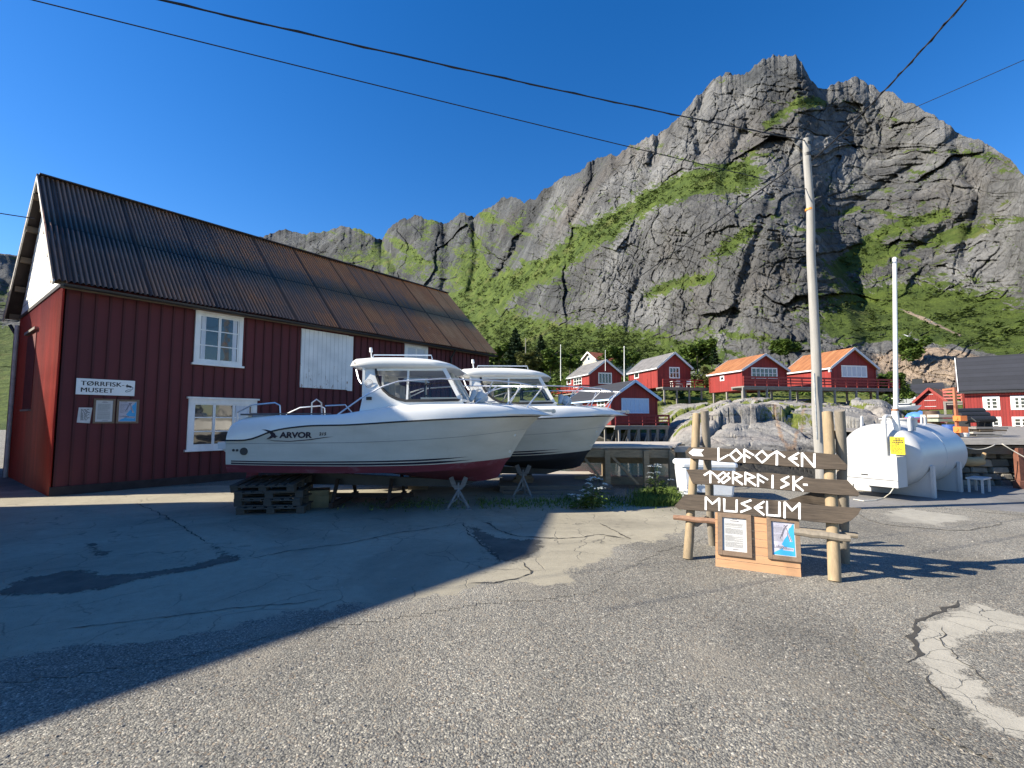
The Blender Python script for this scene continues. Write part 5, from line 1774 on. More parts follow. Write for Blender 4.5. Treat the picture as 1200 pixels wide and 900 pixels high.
def make_boat(label, loc, rz, bottom, text):
    root = thing('motor_boat', label, 'boat', loc, rz, 'motor boats on the hard')
    B = lambda mb, n, m, par=None, sm='auto': mb.build(n, m, par or root, local=True, smooth=sm)
    # hull
    m = MB()
    mirror_build(m, loft(['red', 'stripe', 'knuckle', 'rub']))
    tr = [line(n, 0)[0] for n in ('red', 'stripe', 'knuckle', 'rub')]
    m.add([Vector(p) for p in tr] + [Vector((p[0], -p[1], p[2])) for p in reversed(tr)], [tuple(range(8))])
    hull = B(m, 'hull', M_HULL)
    m = MB()
    mirror_build(m, loft(['keel', 'chine', 'red']))
    tr = [line(n, 0)[0] for n in ('keel', 'chine', 'red')]
    m.add([Vector(p) for p in tr] + [Vector((p[0], -p[1], p[2])) for p in reversed(tr)], [tuple(range(6))])
    B(m, 'bottom', bottom)
    # keel shoe and propeller gear
    m = MB()
    m.poly([(0.25, 0.05, 0.70), (4.6, 0.05, 0.47), (4.2, 0.05, 0.36), (1.1, 0.05, 0.40)], 0.10, (0, 1, 0))
    B(m, 'keel', M_BLACKMETAL)
    m = MB()
    m.poly([(-0.16, 0.02, 0.95), (0.0, 0.02, 0.95), (0.02, 0.02, 0.42), (-0.24, 0.02, 0.40)], 0.04, (0, 1, 0))
    B(m, 'rudder', bottom)
    # rub rail, knuckle line and the stripes
    m = MB()
    for sgn in (1, -1):
        m.tube([Vector((p[0], p[1] * sgn, p[2])) for p in line('rub', TS)], 0.016, 6)
    B(m, 'rub_rail', M_RUBBER)
    m = MB()
    for sgn in (1, -1):
        m.tube([Vector((p[0], p[1] * sgn, p[2])) for p in line('knuckle', TS)], 0.0045, 5)
    B(m, 'knuckle_line', simple('grey_seam', (0.25, 0.25, 0.25), 0.6))
    for lo, hi, t0, t1 in ((0.12, 0.42, 0.02, 0.86), (0.58, 0.80, 0.02, 0.84), (-0.38, -0.3, 0.02, 0.78)):
        ts = np.linspace(t0, t1, 50)
        a, b = line('red', ts), line('stripe', ts)
        taper = np.clip((t1 - ts) / 0.12, 0.02, 1)[:, None]
        mid = a * (1 - (lo + hi) / 2 * 1.0) + b * (lo + hi) / 2
        dv = (b - a) * (hi - lo) / 2 * taper
        off = np.array([0, -0.006, 0])
        rows = [mid - dv + off, mid + dv + off]
        if lo < 0:
            continue
        m = MB()
        mirror_build(m, rows)
        B(m, 'stripe', M_STRIPE)
    # upper moulding and decks
    rows, top = gunwale(TS)
    m = MB()
    mirror_build(m, rows)
    # transom of the moulding
    e = [Vector(r[0]) for r in rows]
    m.add(e + [Vector((p.x, -p.y, p.z)) for p in reversed(e)], [tuple(range(2 * len(e)))])
    inner = rows[-1]
    k = [i for i, t in enumerate(TS) if t >= 0.36]
    # fore deck, lightly cambered
    cam_rows = []
    for w in np.linspace(0, 1, 9):
        yy = inner[k][:, 1] * (1 - 2 * w)
        zz = inner[k][:, 2] + 0.05 * (1 - (1 - 2 * w) ** 2) - 0.02 * 0
        cam_rows.append([Vector(p) for p in np.stack([inner[k][:, 0], yy, zz], -1)])
    m.grid(cam_rows)
    # cockpit: coaming walls and floor
    kc = [i for i, t in enumerate(TS) if t <= 0.40]
    ins = inner[kc].copy()
    side = ins.copy()
    side[:, 1] += 0.22
    flo = side.copy()
    flo[:, 2] = 1.08
    R1 = [[Vector(p) for p in ins], [Vector(p) for p in side], [Vector(p) for p in flo]]
    R2 = [[Vector((p.x, -p.y, p.z)) for p in row] for row in R1]
    m.grid(R1)
    m.grid(R2)
    m.grid([R1[2], R2[2]])
    a, b, c = R1[0][0], R1[1][0], R1[2][0]
    m.add([b, Vector((b.x, -b.y, b.z)), Vector((c.x, -c.y, c.z)), c], [(0, 1, 2, 3)])
    B(m, 'deck', M_GEL)
    # stern locker, bench and engine hatch seen over the coaming
    m = MB()
    m.box((0.32, 0, 1.45), (0.42, 1.7, 0.72))
    m.box((1.25, 0.0, 1.33), (0.9, 0.9, 0.5))
    B(m, 'engine_box', M_GEL)
    m = MB()
    m.box((1.15, -0.98, 1.838), (1.5, 0.10, 0.022))
    m.box((0.55, -0.99, 1.822), (0.65, 0.12, 0.03))
    B(m, 'gunwale_pad', simple('grey_teak', (0.10, 0.10, 0.11), 0.8))
    # bathing platform
    m = MB()
    out = [(-0.02, -0.95), (-0.28, -0.9), (-0.36, -0.7), (-0.36, 0.7), (-0.28, 0.9), (-0.02, 0.95)]
    m.poly([(x, y, 1.30) for x, y in out], 0.13, (0, 0, 1))
    m.poly([(-0.02, -0.9, 1.165), (-0.26, -0.8, 1.165), (0.0, -0.85, 0.98)], 0.03, (0, -1, 0))
    B(m, 'bathing_platform', M_GEL)
    # cabin: side walls with the swept window opening
    zb, ztp = 1.93, 2.70
    def wallside(sg):
        y0, y1 = sg * 0.90, sg * 0.80
        Y = lambda z: y0 + (y1 - y0) * (z - zb) / (ztp - zb)
        S = lambda x, z: Vector((x, Y(z), z))
        cur = [(2.70, 2.70), (2.72, 2.56), (2.78, 2.42), (2.87, 2.29), (2.99, 2.19), (3.14, 2.12), (3.3, 2.085)]
        mb = MB()
        pil = [(2.42, zb - 0.1), (2.48, 2.2), (2.49, ztp)] + cur + [(3.3, zb - 0.1)]
        n = (0, sg, 0)
        mb.poly([S(*p) for p in pil], 0.05, n)
        mb.poly([S(3.3, zb - 0.1), S(3.3, 2.085), S(4.36, 2.10), S(4.58, zb - 0.1)], 0.05, n)
        pm = MB()
        q = [S(x, z) + Vector((0, sg * 0.012, 0)) for x, z in cur + [(3.8, 2.09), (4.34, 2.10)]]
        pm.tube(q, 0.026, 6)
        gl = MB()
        g = cur + [(4.34, 2.10), (4.0, 2.70)]
        gl.poly([S(*p) + Vector((0, sg * -0.02, 0)) for p in g])
        fr = MB()
        fr.beam(S(4.36, 2.08), S(4.01, 2.72), 0.07, 0.06, (0, 1, 0))
        fr.beam(S(3.33, 2.09), S(3.33, 2.70), 0.035, 0.04, (0, 1, 0))
        fr.beam(S(2.7, 2.69), S(4.03, 2.69), 0.05, 0.05)
        # aft side port seen through the glass
        return mb, pm, gl, fr
    cab = MB()
    pmm, gls, frs = MB(), [], MB()
    for sg in (-1, 1):
        a, b, c, d = wallside(sg)
        cab.add(a.v, a.f)
        pmm.add(b.v, b.f)
        frs.add(d.v, d.f)
        gls.append(c)
    # aft bulkhead with a door opening, dash and helm seats inside
    cab.box((2.47, 0.62, 2.27), (0.05, 0.42, 0.95))
    cab.box((2.47, -0.62, 2.27), (0.05, 0.42, 0.95))
    cab.box((3.95, 0, 2.04), (0.75, 1.66, 0.22))
    cabin_o = B(cab, 'cabin', M_GEL)
    B(pmm, 'window_gasket', M_RUBBER, cabin_o)
    B(frs, 'window_frame', M_GEL, cabin_o)
    for g in gls:
        B(g, 'side_window', M_CLEAR, cabin_o, False)
    w = MB()
    w.poly([(4.37, -0.86, 2.10), (4.37, 0.86, 2.10), (4.03, 0.78, 2.70), (4.03, -0.78, 2.70)])
    B(w, 'windscreen', M_CLEAR, cabin_o, False)
    w = MB()
    w.beam((4.38, 0, 2.09), (4.03, 0, 2.71), 0.05, 0.05, (0, 1, 0))
    w.beam((4.39, -0.88, 2.09), (4.39, 0.88, 2.09), 0.06, 0.05)
    B(w, 'windscreen_frame', M_GEL, cabin_o)
    s = MB()
    for y in (-0.42, 0.42):
        s.box((3.05, y, 2.0), (0.45, 0.48, 0.12))
        s.box((2.86, y, 2.24), (0.10, 0.46, 0.44))
    B(s, 'helm_seat', simple('seat_vinyl', (0.5, 0.49, 0.46), 0.6))
    s = MB()
    s.tube([(3.62 + 0.02 * math.cos(a), -0.42 + 0.17 * math.cos(a), 2.27 + 0.17 * math.sin(a)) for a in np.linspace(0, 6.28, 20)], 0.016, 6)
    s.beam((3.62, -0.55, 2.2), (3.78, -0.42, 2.14), 0.03, 0.03)
    B(s, 'steering_wheel', M_BLACKMETAL)
    # roof: a thick rounded slab with a drooping nose
    m = MB()
    rowsR = []
    xs = np.linspace(0, 1, 26)
    xx = 2.12 + 2.18 * xs
    hw = 0.93 * np.clip(1 - (np.abs(xs - 0.5) * 2) ** 7 * 0.35, 0, 1)
    ztop = cr([0, .04, .15, .4, .65, .85, .95, 1.0], [2.80, 2.89, 2.93, 2.945, 2.925, 2.86, 2.79, 2.725], xs)
    zbot = cr([0, .05, .15, .4, .7, 1.0], [2.77, 2.725, 2.69, 2.68, 2.68, 2.70], xs)
    for a in np.linspace(0, 2 * math.pi, 33):
        ca, sa = math.cos(a), math.sin(a)
        ex = abs(ca) ** 0.35 * (1 if ca >= 0 else -1)
        ez = abs(sa) ** 0.6 * (1 if sa >= 0 else -1)
        zm = (ztop + zbot) / 2
        rowsR.append([Vector(p) for p in np.stack([xx, hw * ex, zm + (ztop - zbot) / 2 * ez], -1)])
    m.grid(rowsR)
    for j in (0, -1):
        m.add([r[j] for r in rowsR[:-1]], [tuple(range(32))])
    roof = B(m, 'cabin_roof', M_GEL)
    m = MB()
    m.box((2.85, -0.3, 2.95), (0.42, 0.36, 0.03))
    m.box((3.40, 0.1, 2.95), (0.45, 0.4, 0.03))
    B(m, 'roof_hatch', M_GEL, roof)
    m = MB()
    for y in (-0.72, 0.72):
        m.tube([(2.6, y, 2.92), (2.62, y, 2.985), (3.75, y, 2.975), (3.77, y, 2.90)], 0.012, 6)
    B(m, 'roof_rail', M_CHROME, roof)
    m = MB()
    m.tube([(2.50, -0.45, 2.90), (2.48, -0.45, 3.08)], 0.014, 6)
    m.tube([(2.48, -0.45, 3.08), (2.47, -0.45, 3.17)], [0.035, 0.028], 10)
    B(m, 'mast_light', M_WHITE, roof)
    m = MB()
    m.tube([(2.28, -0.7, 2.70), (2.36, -0.78, 2.50), (2.44, -0.86, 2.40)], 0.016, 6)
    B(m, 'grab_handle', M_CHROME, cabin_o)
    m = MB()
    m.box((2.60, -0.885, 2.13), (0.10, 0.03, 0.06))
    B(m, 'deck_light', M_BLACKMETAL, cabin_o)
    m = MB()
    m.tube([Vector((2.58 + 0.075 * math.cos(a), -0.853 - 0.004, 2.42 + 0.075 * math.sin(a))) for a in np.linspace(0, 6.28, 22)], 0.004, 4)
    m.tube([Vector((2.58 + 0.05 * math.cos(a), -0.853 - 0.004, 2.42 + 0.05 * math.sin(a))) for a in np.linspace(0, 6.28, 18)], 0.003, 4)
    B(m, 'round_badge', simple('grey_seam', (0.25, 0.25, 0.25)), cabin_o)
    m = MB()
    text_mb('6', 0.09, lambda x, y, d: Vector((2.31 + x, -0.925 - d, 2.78 + y)), m, 0.004)
    B(m, 'roof_mark', M_STRIPE, roof, False)
    m = MB()
    for a, b in (((4.2, -.35, 2.16), (4.30, -.30, 2.24)), ((4.24, -.2, 2.18), (4.1, -0.05, 2.42))):
        m.beam(a, b, 0.02, 0.02)
    B(m, 'wiper', M_BLACKMETAL, cabin_o)
    # rails: stern pair, side rail rising from the gunwale to the pulpit
    def gz(x):
        return float(np.interp(x, inner[:, 0], inner[:, 2]))
    def gy(x):
        return float(np.interp(x, inner[:, 0], inner[:, 1]))
    for sg in (1, -1):
        G_ = lambda x, h, i=0.0: Vector((x, sg * (gy(x) + i), gz(x) + h))
        r = MB()
        path = [G_(2.05, -0.02), G_(2.5, 0.24), G_(2.9, 0.40), G_(3.2, 0.46), G_(4.0, 0.475), G_(5.0, 0.46), G_(5.45, 0.455)]
        tip = Vector((5.95, sg * 0.18, gz(5.7) + 0.44))
        r.tube(path + [tip], 0.014, 8)
        for x0, x1 in ((3.0, 3.35), (4.6, 4.95), (5.2, 5.5), (5.6, 5.92)):
            b = Vector((x1, sg * min(abs(gy(x1)) * 0.98, 9), gz(x1) + 0.455)) if x1 < 5.8 else Vector((5.93, sg * 0.19, gz(5.7) + 0.44))
            r.tube([G_(x0, -0.01), b], 0.013, 8)
        if sg == 1:
            r.tube([tip, Vector((6.02, 0, tip.z)), Vector((5.95, -0.18, tip.z))], 0.014, 8)
        B(r, 'bow_rail', M_CHROME)
        r = MB()
        r.tube([G_(0.12, 0), G_(0.10, 0.18), G_(0.4, 0.22), G_(0.85, 0.23), G_(0.95, 0.18), G_(0.97, -0.02)], 0.014, 8)
        B(r, 'stern_rail', M_CHROME)
    r = MB()
    r.tube([(1.35, -0.55, 1.6), (1.35, -0.55, 2.06), (1.42, -0.5, 2.13), (1.5, -0.45, 2.06), (1.52, -0.42, 1.6)], 0.016, 8)
    r.tube([(1.6, -0.5, 2.0), (2.0, -0.5, 2.02), (2.2, -0.5, 1.8)], 0.013, 8)
    B(r, 'grab_rail', M_CHROME)
    # stem fitting, anchor roller, cleats, hawse eye, exhaust
    m = MB()
    m.box((5.98, 0, 1.91), (0.4, 0.14, 0.05))
    m.tube([(6.16, -0.08, 1.90), (6.16, 0.08, 1.90)], 0.045, 10)
    B(m, 'bow_roller', M_STEEL)
    m = MB()
    for z0, x0 in ((1.42, 5.36),):
        p = hull_pt(x0, z0, 0.002)
        m.tube([p, p + Vector((0, -0.015, 0))], 0.03, 10)
    p = Vector((5.0, -0.12, 0.985))
    m.tube([p + Vector((0.25, 0.02, 0.1)), p + Vector((0.25, -0.02, 0.1))], 0.035, 10)
    B(m, 'eye_bolt', M_STEEL)
    p = hull_pt(0.36, 1.14)
    m = MB()
    m.tube([p + Vector((0, 0.02, 0)), p + Vector((0, -0.02, 0))], [0.075, 0.068], 14)
    for dx in (-0.20, -0.13):
        q = hull_pt(0.36 + dx, 1.16)
        m.tube([q, q + Vector((0, -0.012, 0))], 0.024, 8)
    B(m, 'exhaust_outlet', M_BLACKMETAL)
    # cleats on the fore deck
    m = MB()
    for x in (4.9, 0.35):
        y = gy(x) + 0.03
        m.tube([(x - 0.1, y, gz(x) + 0.05), (x + 0.1, y, gz(x) + 0.05)], 0.016, 6)
        m.box((x, y, gz(x) + 0.02), (0.07, 0.03, 0.05))
    B(m, 'cleat', M_STEEL)
    # a folded cover and a fender at the foot of the windscreen
    m = MB()
    rr = random.Random(5)
    m.tube([(4.62, -0.42, 2.12), (4.66, -0.30, 2.17), (4.70, -0.1, 2.16), (4.7, 0.1, 2.12)], [0.05, 0.13, 0.12, 0.04], 10)
    m.tube([(4.50, -0.5, 2.10), (4.55, -0.35, 2.26), (4.6, -0.2, 2.12)], [0.04, 0.07, 0.04], 8)
    B(m, 'folded_cover', M_CLOTH)
    # name on the side
    if text:
        m = MB()
        text_mb('ARVOR', 0.145, lambda x, y, d: hull_pt(1.06 + x + y * 0.10, 1.395 + y, 0.006 + d), m, 0.002, 0.006, sx=1.25, space=0.98)
        text_mb('215', 0.075, lambda x, y, d: hull_pt(1.80 + x + y * 0.2, 1.44 + y, 0.006 + d), m, 0.002, 0.003, sx=1.05, space=1.15)
        Q = lambda x, z: hull_pt(x, z, 0.008)
        # sweeping line beneath and the flying bird emblem
        sw = [(0.76, 1.372), (0.95, 1.342), (1.25, 1.335), (1.6, 1.365), (1.9, 1.405), (2.08, 1.418), (1.92, 1.395), (1.62, 1.35), (1.25, 1.322), (0.95, 1.330)]
        m.poly([Q(*p) for p in sw])
        bird = [(0.72, 1.545), (0.80, 1.545), (0.90, 1.52), (0.965, 1.475), (0.985, 1.435), (1.03, 1.42), (0.99, 1.41), (0.975, 1.385), (0.93, 1.40), (0.88, 1.375), (0.80, 1.37), (0.86, 1.405), (0.895, 1.44), (0.87, 1.48), (0.80, 1.52)]
        m.poly([Q(*p) for p in bird])
        B(m, 'lettering', M_STRIPE, hull, False)
    return root

BO1 = make_boat('nearer white motor boat with red bottom paint and black lettering, stern on pallets', (-5.30, 10.05, 0.03), R(-1.5), M_AFRED, True)
BO2 = make_boat('farther white motor boat with black bottom paint, bow above the wooden trestle', (-3.62, 12.5, 0.0), R(-1.5), M_AFBLACK, False)
BO2.scale = (1.07, 1.07, 1.03)

M_STAND = simple('dull_grey_steel', (0.17, 0.175, 0.18), 0.6, 0.25, 9, 0.2)
def jack_stand(loc, rz, label, h):
    root = thing('jack_stand', label, 'boat stand', loc, rz, 'jack stands under the boats')
    m = MB()
    m.tube([(0, 0, 0.22), (0, 0, h - 0.16)], 0.032, 10)
    m.build('post', M_STAND, root, local=True, smooth='auto')
    m = MB()
    m.tube([(0, 0, h - 0.2), (0, 0, h - 0.05)], 0.018, 8)
    m.box((0, 0, h - 0.17), (0.16, 0.03, 0.03))
    m.build('screw', M_STAND, root, local=True)
    for k in range(3):
        a = R(90 + 120 * k)
        c, s = math.cos(a), math.sin(a)
        m = MB()
        m.beam((0.02 * c, 0.02 * s, h * 0.62), (0.24 * c, 0.24 * s, 0.03), 0.035, 0.035)
        m.beam((0.02 * c, 0.02 * s, 0.2), (0.2 * c, 0.2 * s, 0.1), 0.02, 0.02)
        m.box((0.24 * c, 0.24 * s, 0.012), (0.1, 0.1, 0.024))
        m.build('leg', M_STAND, root, local=True)
    m = MB()
    m.beam((-0.1, 0, h - 0.13), (0.1, 0, h - 0.13), 0.03, 0.05)
    m.beam((-0.08, 0, h - 0.12), (-0.15, 0.03, h + 0.05), 0.09, 0.03, (0, 1, 0))
    m.beam((0.08, 0, h - 0.12), (0.15, 0.03, h + 0.05), 0.09, 0.03, (0, 1, 0))
    m.build('cradle', wood('grey_plank', (0.16, 0.15, 0.14)), root, local=True)
    return root
jack_stand(G(537, 596), 0.1, 'steel jack stand under the red bottom of the nearer boat, at its bow', 0.56)
jack_stand(G(613, 582), -0.2, 'steel jack stand with wooden V under the black bottom of the farther boat', 0.66)

def pallet(loc, rz, tilt, label):
    root = thing('wooden_pallet', label, 'pallet', loc, rz, 'pallets under the stern')
    root.rotation_euler = (tilt[0], tilt[1], rz)
    for i in range(7):
        m = MB()
        w = 0.13 if i % 2 == 0 else 0.10
        m.box((-0.535 + i * 1.07 / 6, 0, 0.133), (w, 0.8, 0.022))
        m.build('top_board', M_PAL, root, local=True)
    for j in (-0.33, 0, 0.33):
        m = MB()
        m.box((0, j, 0.110), (1.2, 0.14, 0.022))
        m.build('stringer_board', M_PAL, root, local=True)
        m = MB()
        m.box((0, j, 0.011), (1.2, 0.10, 0.022))
        m.build('bottom_board', M_PAL, root, local=True)
        for i in (-0.53, 0, 0.53):
            m = MB()
            m.box((i, j, 0.0605), (0.14, 0.11, 0.077))
            m.build('block', M_PAL, root, local=True)
    return root
M_PAL = wood('old_pallet_wood', (0.065, 0.058, 0.050), 0.9, 0.35)
pc = G(306, 604) + Vector((0.06, 0.46, 0))
pallet(pc + Vector((0.02, 0, 0)), 0.12, (0, 0), 'dark old pallet on the ground, lowest of the stack under the boat stern')
pallet(pc + Vector((-0.03, 0.02, 0.146)), 0.06, (0, 0.0), 'dark old pallet, second from the bottom of the stack under the stern')
pallet(pc + Vector((-0.05, 0.03, 0.294)), 0.16, (0.03, 0.0), 'dark old pallet, second from the top of the stack under the stern')
pallet(pc + Vector((-0.10, 0.02, 0.452)), -0.02, (0.13, -0.02), 'tilted old pallet, topmost of the stack under the boat stern')
# keel blocks and odds and ends in the shade beneath the boats
def block(loc, size, rz, label, mat=None, name='timber_block', cat='timber'):
    m = MB()
    m.box((0, 0, size[2] / 2), size)
    m.box((0.01, 0, size[2] + size[2] * 0.2), (size[0] * 0.8, size[1] * 0.9, size[2] * 0.4), rotz(0.1))
    o = m.build(name, mat or M_BROWNWOOD, None)
    o.location = loc
    o.rotation_euler = (0, 0, rz)
    return tag(o, label, cat)
block(Vector((-3.95, 9.95, 0)), (0.45, 0.5, 0.24), 0.2, 'pale yellowish timber block under the nearer boat, just behind the pallets', simple('yellow_block', (0.22, 0.18, 0.10), 0.8), 'keel_block', 'block')
block(Vector((0.3, 12.45, 0)), (0.5, 0.6, 0.26), -0.1, 'timber block under the keel of the farther boat')
block(Vector((-2.4, 12.45, 0)), (0.5, 0.6, 0.3), 0.15, 'timber block under the stern of the farther boat')
m = MB()
m.beam((-0.5, 0, 0.05), (0.5, 0.05, 0.09), 0.14, 0.05)
m.beam((-0.3, 0, 0.012), (-0.3, 0.12, 0.012), 0.2, 0.024)
o = m.build('loose_plank', simple('bleached_plank', (0.38, 0.36, 0.33), 0.9), None)
o.location = G(372, 586)
tag(o, 'bleached loose plank on the ground at the right of the pallets', 'plank')
root = thing('boat_cradle', 'rusty steel cradle in the shadow under the middle of the nearer boat', 'cradle', (-3.0, 10.3, 0))
for x in (-0.55, 0.55):
    m = MB()
    m.beam((x, -0.8, 0.08), (x, 0.8, 0.08), 0.08, 0.1)
    m.beam((x, -0.7, 0.1), (x, -0.45, 0.55), 0.06, 0.06)
    m.beam((x, 0.7, 0.1), (x, 0.45, 0.55), 0.06, 0.06)
    m.build('cross_beam', simple('rusty_steel', (0.035, 0.022, 0.018), 0.9, 0.4, 8), root, local=True)
m = MB()
m.beam((-0.9, 0, 0.16), (0.9, 0, 0.16), 0.1, 0.08)
m.build('keel_beam', MATS['rusty_steel'], root, local=True)

# ================================================================== LOG SIGN
M_LOG = wood('peeled_log', (0.30, 0.225, 0.135), 0.8, 0.35, (9, 9, 0.8), 2.5)
M_LOGGREY = wood('grey_log', (0.22, 0.19, 0.15), 0.85, 0.35, (9, 9, 0.8), 2.5)
M_PLANK = wood('dark_driftwood_board', (0.062, 0.047, 0.034), 0.85, 0.65, (1.0, 1.0, 14), 3.6, 0.9)
M_SIGNWHITE = simple('white_letter_paint', (0.82, 0.82, 0.80), 0.6, 0.05, 12, 0.2)

def log_sign():
    BL, BR = G(806, 655), G(978, 681)
    ax = (BR - BL).normalized()
    back = Vector((-ax.y, ax.x, 0))
    W = (BR - BL).length
    root = thing('log_signpost', 'rustic log sign stand with three dark boards of white rune letters in the gravel', 'sign', (BL + BR) / 2)
    H = 1.86
    def post(a, b, r, mat, name='post'):
        m = MB()
        n = 9
        pts = [a.lerp(b, i / n) for i in range(n + 1)]
        rr = random.Random(int(a.x * 1000))
        rs = [r * (1.06 - 0.10 * i / n + rr.uniform(-0.03, 0.03)) for i in range(n + 1)]
        pts = [p + Vector((rr.uniform(-.006, .006), rr.uniform(-.006, .006), 0)) for p in pts]
        m.tube(pts, rs, 14)
        m.build(name, mat, root, smooth='auto')
    up = lambda p, dx, dy, z: p + ax * dx + back * dy + Vector((0, 0, z))
    # each end: a front post that leans back and a rear post that leans forward, crossing near the top
    D_ = 0.88
    tl_f, tr_f = up(BL, 0.06, 0.50, H - 0.03), up(BR, 0.02, 0.50, H - 0.02)
    post(BL, tl_f, 0.054, M_LOG)
    post(BR, tr_f, 0.060, M_LOG)
    post(up(BL, 0.14, D_, 0), up(BL, 0.185, 0.34, H + 0.02), 0.052, M_LOGGREY)
    post(up(BR, 0.12, D_, 0), up(BR, 0.14, 0.36, H), 0.056, M_LOGGREY)
    fd = (tl_f - BL).normalized()
    # plane of the fronts of the posts
    lean = 0.50 / H
    nrm = (back * -1 + Vector((0, 0, -lean * -1))).normalized()
    nrm = (-back + Vector((0, 0, lean))).normalized()
    Pn = lambda s, z, d=0.0: BL + ax * s + back * (lean * z) + Vector((0, 0, z)) + nrm * (0.062 + d)
    def at(px, py, d=0.0):
        """where a photo pixel lies on the board plane: along, up"""
        o = Vector((0, 0, EYE))
        r = ray(px, py)
        p0 = BL + nrm * (0.062 + d)
        t = (p0 - o).dot(nrm) / r.dot(nrm)
        q = o + r * t - p0
        return q.dot(ax), q.dot(Vector((0, 0, 1)))
    zs = lambda x, y: (760 + x / 3.75, 460 + y / 3.75)
    boards_ = [
        [(160, 262), (178, 240), (250, 240), (330, 246), (560, 256), (735, 264), (828, 272), (874, 320), (868, 340), (780, 336), (560, 320), (300, 300), (215, 292), (186, 290)],
        [(165, 338), (215, 338), (300, 342), (520, 352), (640, 364), (720, 378), (872, 384), (928, 445), (920, 455), (800, 446), (700, 436), (520, 420), (330, 406), (195, 400), (188, 388)],
        [(114, 498), (160, 448), (250, 450), (420, 462), (620, 478), (720, 492), (800, 500), (936, 508), (920, 536), (890, 562), (850, 576), (740, 568), (650, 556), (480, 538), (300, 524), (130, 512)],
    ]
    host = []
    for k, bpx in enumerate(boards_):
        m = MB()
        pts = []
        rr = random.Random(40 + k)
        q = [at(*zs(*p), 0.045) for p in bpx]
        n = len(q)
        for i in range(n):
            a, b = q[i], q[(i + 1) % n]
            L = math.hypot(b[0] - a[0], b[1] - a[1])
            kk = max(1, int(L / 0.05))
            for j in range(kk):
                u = j / kk
                w = 0.006 * (rr.random() - 0.5) * (1 if j else 0)
                pts.append((a[0] + (b[0] - a[0]) * u + w, a[1] + (b[1] - a[1]) * u + w))
        m.poly([Pn(s, z, 0.045) for s, z in pts], 0.042, nrm)
        host.append(m.build('board', M_PLANK, root))
    srr = random.Random(17)
    # the letters, painted strokes read off the photograph's lettering
    def stroke(m, p, q, wd=0.021):
        a, b = Vector(p), Vector(q)
        d = (b - a).normalized()
        s = Vector((-d.y, d.x)) * wd / 2
        e = d * wd * 0.3
        k1, k2, k3 = srr.uniform(0.78, 1.12), srr.uniform(0.78, 1.12), srr.uniform(-0.12, 0.12)
        s2 = s * k3
        c = [a - e - s * k1 + s2, (a + b) / 2 - s * srr.uniform(.85, 1.1), b + e - s * k2 - s2, b + e * srr.uniform(.4, 1.3) + s * k2, (a + b) / 2 + s * srr.uniform(.85, 1.1), a - e * srr.uniform(.4, 1.3) + s * k1]
        m.poly([Pn(x.x, x.y, 0.0485) for x in c], 0.002, nrm)
    glyph = {
        'L': [((0.1, 1), (0.1, 0)), ((0.1, 0), (0.95, 0.5))],
        'O': [((0.5, 1), (1, .5)), ((1, .5), (.5, 0)), ((.5, 0), (0, .5)), ((0, .5), (.5, 1))],
        'Ø': [((0.5, 1), (1, .5)), ((1, .5), (.5, 0)), ((.5, 0), (0, .5)), ((0, .5), (.5, 1)), ((0.12, 0.05), (0.92, 0.95))],
        'F': [((0.1, 1), (0.1, 0)), ((0.1, 1), (0.95, 0.62)), ((0.1, 0.62), (0.6, 0.36))],
        'T': [((0.5, 1), (0.5, 0)), ((0.5, 1), (0.0, .62)), ((0.5, 1), (1.0, 0.62))],
        'E': [((0.9, 1), (0.1, .5)), ((0.1, .5), (0.9, 0)), ((0.15, 0.5), (0.75, 0.55))],
        'N': [((0.1, 0), (0.1, 1)), ((0.1, 1), (0.9, 0)), ((0.9, 0), (0.9, 1))],
        'R': [((0.1, 0), (0.1, 1)), ((0.1, 1), (0.85, .70)), ((0.85, .70), (0.1, 0.42)), ((0.2, 0.45), (0.9, 0))],
        'I': [((0.5, 1), (0.5, 0))],
        'S': [((0.85, 1), (0.15, .66)), ((0.15, .66), (0.85, .36)), ((0.85, .36), (0.1, 0))],
        'K': [((0.1, 0), (0.1, 1)), ((0.85, 1), (0.1, .5)), ((0.1, .5), (0.9, 0))],
        '-': [((0.1, .45), (0.9, .45))],
        'M': [((0.1, 0), (0.1, 1)), ((0.1, 1), (0.5, .5)), ((0.5, .5), (0.9, 1)), ((0.9, 1), (0.9, 0))],
        'U': [((0.1, 1), (0.1, 0)), ((0.1, 0), (0.9, 0)), ((0.9, 0), (0.9, 1))],
    }
    words = [
        [('L', 302, 246, 352, 300), ('O', 358, 250, 412, 302), ('F', 416, 252, 463, 306), ('O', 470, 256, 527, 308), ('T', 530, 258, 598, 318), ('E', 612, 264, 664, 320), ('N', 668, 268, 736, 326)],
        [('T', 245, 346, 298, 396), ('Ø', 300, 350, 358, 398), ('R', 366, 350, 418, 402), ('R', 420, 354, 476, 406), ('F', 476, 360, 525, 414), ('I', 532, 364, 558, 418), ('S', 578, 368, 622, 420), ('K', 632, 370, 684, 430), ('-', 680, 380, 698, 425)],
        [('M', 244, 462, 318, 516), ('U', 326, 470, 394, 522), ('S', 400, 472, 458, 526), ('E', 462, 478, 512, 536), ('U', 514, 480, 582, 540), ('M', 590, 484, 672, 552)],
    ]
    for k, wd in enumerate(words):
        m = MB()
        for ch, x0, y0, x1, y1 in wd:
            xm = (x0 + x1) / 2
            sk = (y1 - y0) * 0.0
            # corners of the letter on the board
            slope = 0.075
            def mp(u, v):
                x = x0 + (x1 - x0) * u
                y = y1 - (y1 - y0) * v + (u - 0.5) * (x1 - x0) * slope
                return at(*zs(x, y), 0.0485)
            for p, q in glyph[ch]:
                stroke(m, mp(*p), mp(*q), 0.023)
        m.build('lettering', M_SIGNWHITE, host[k])
    m = MB()
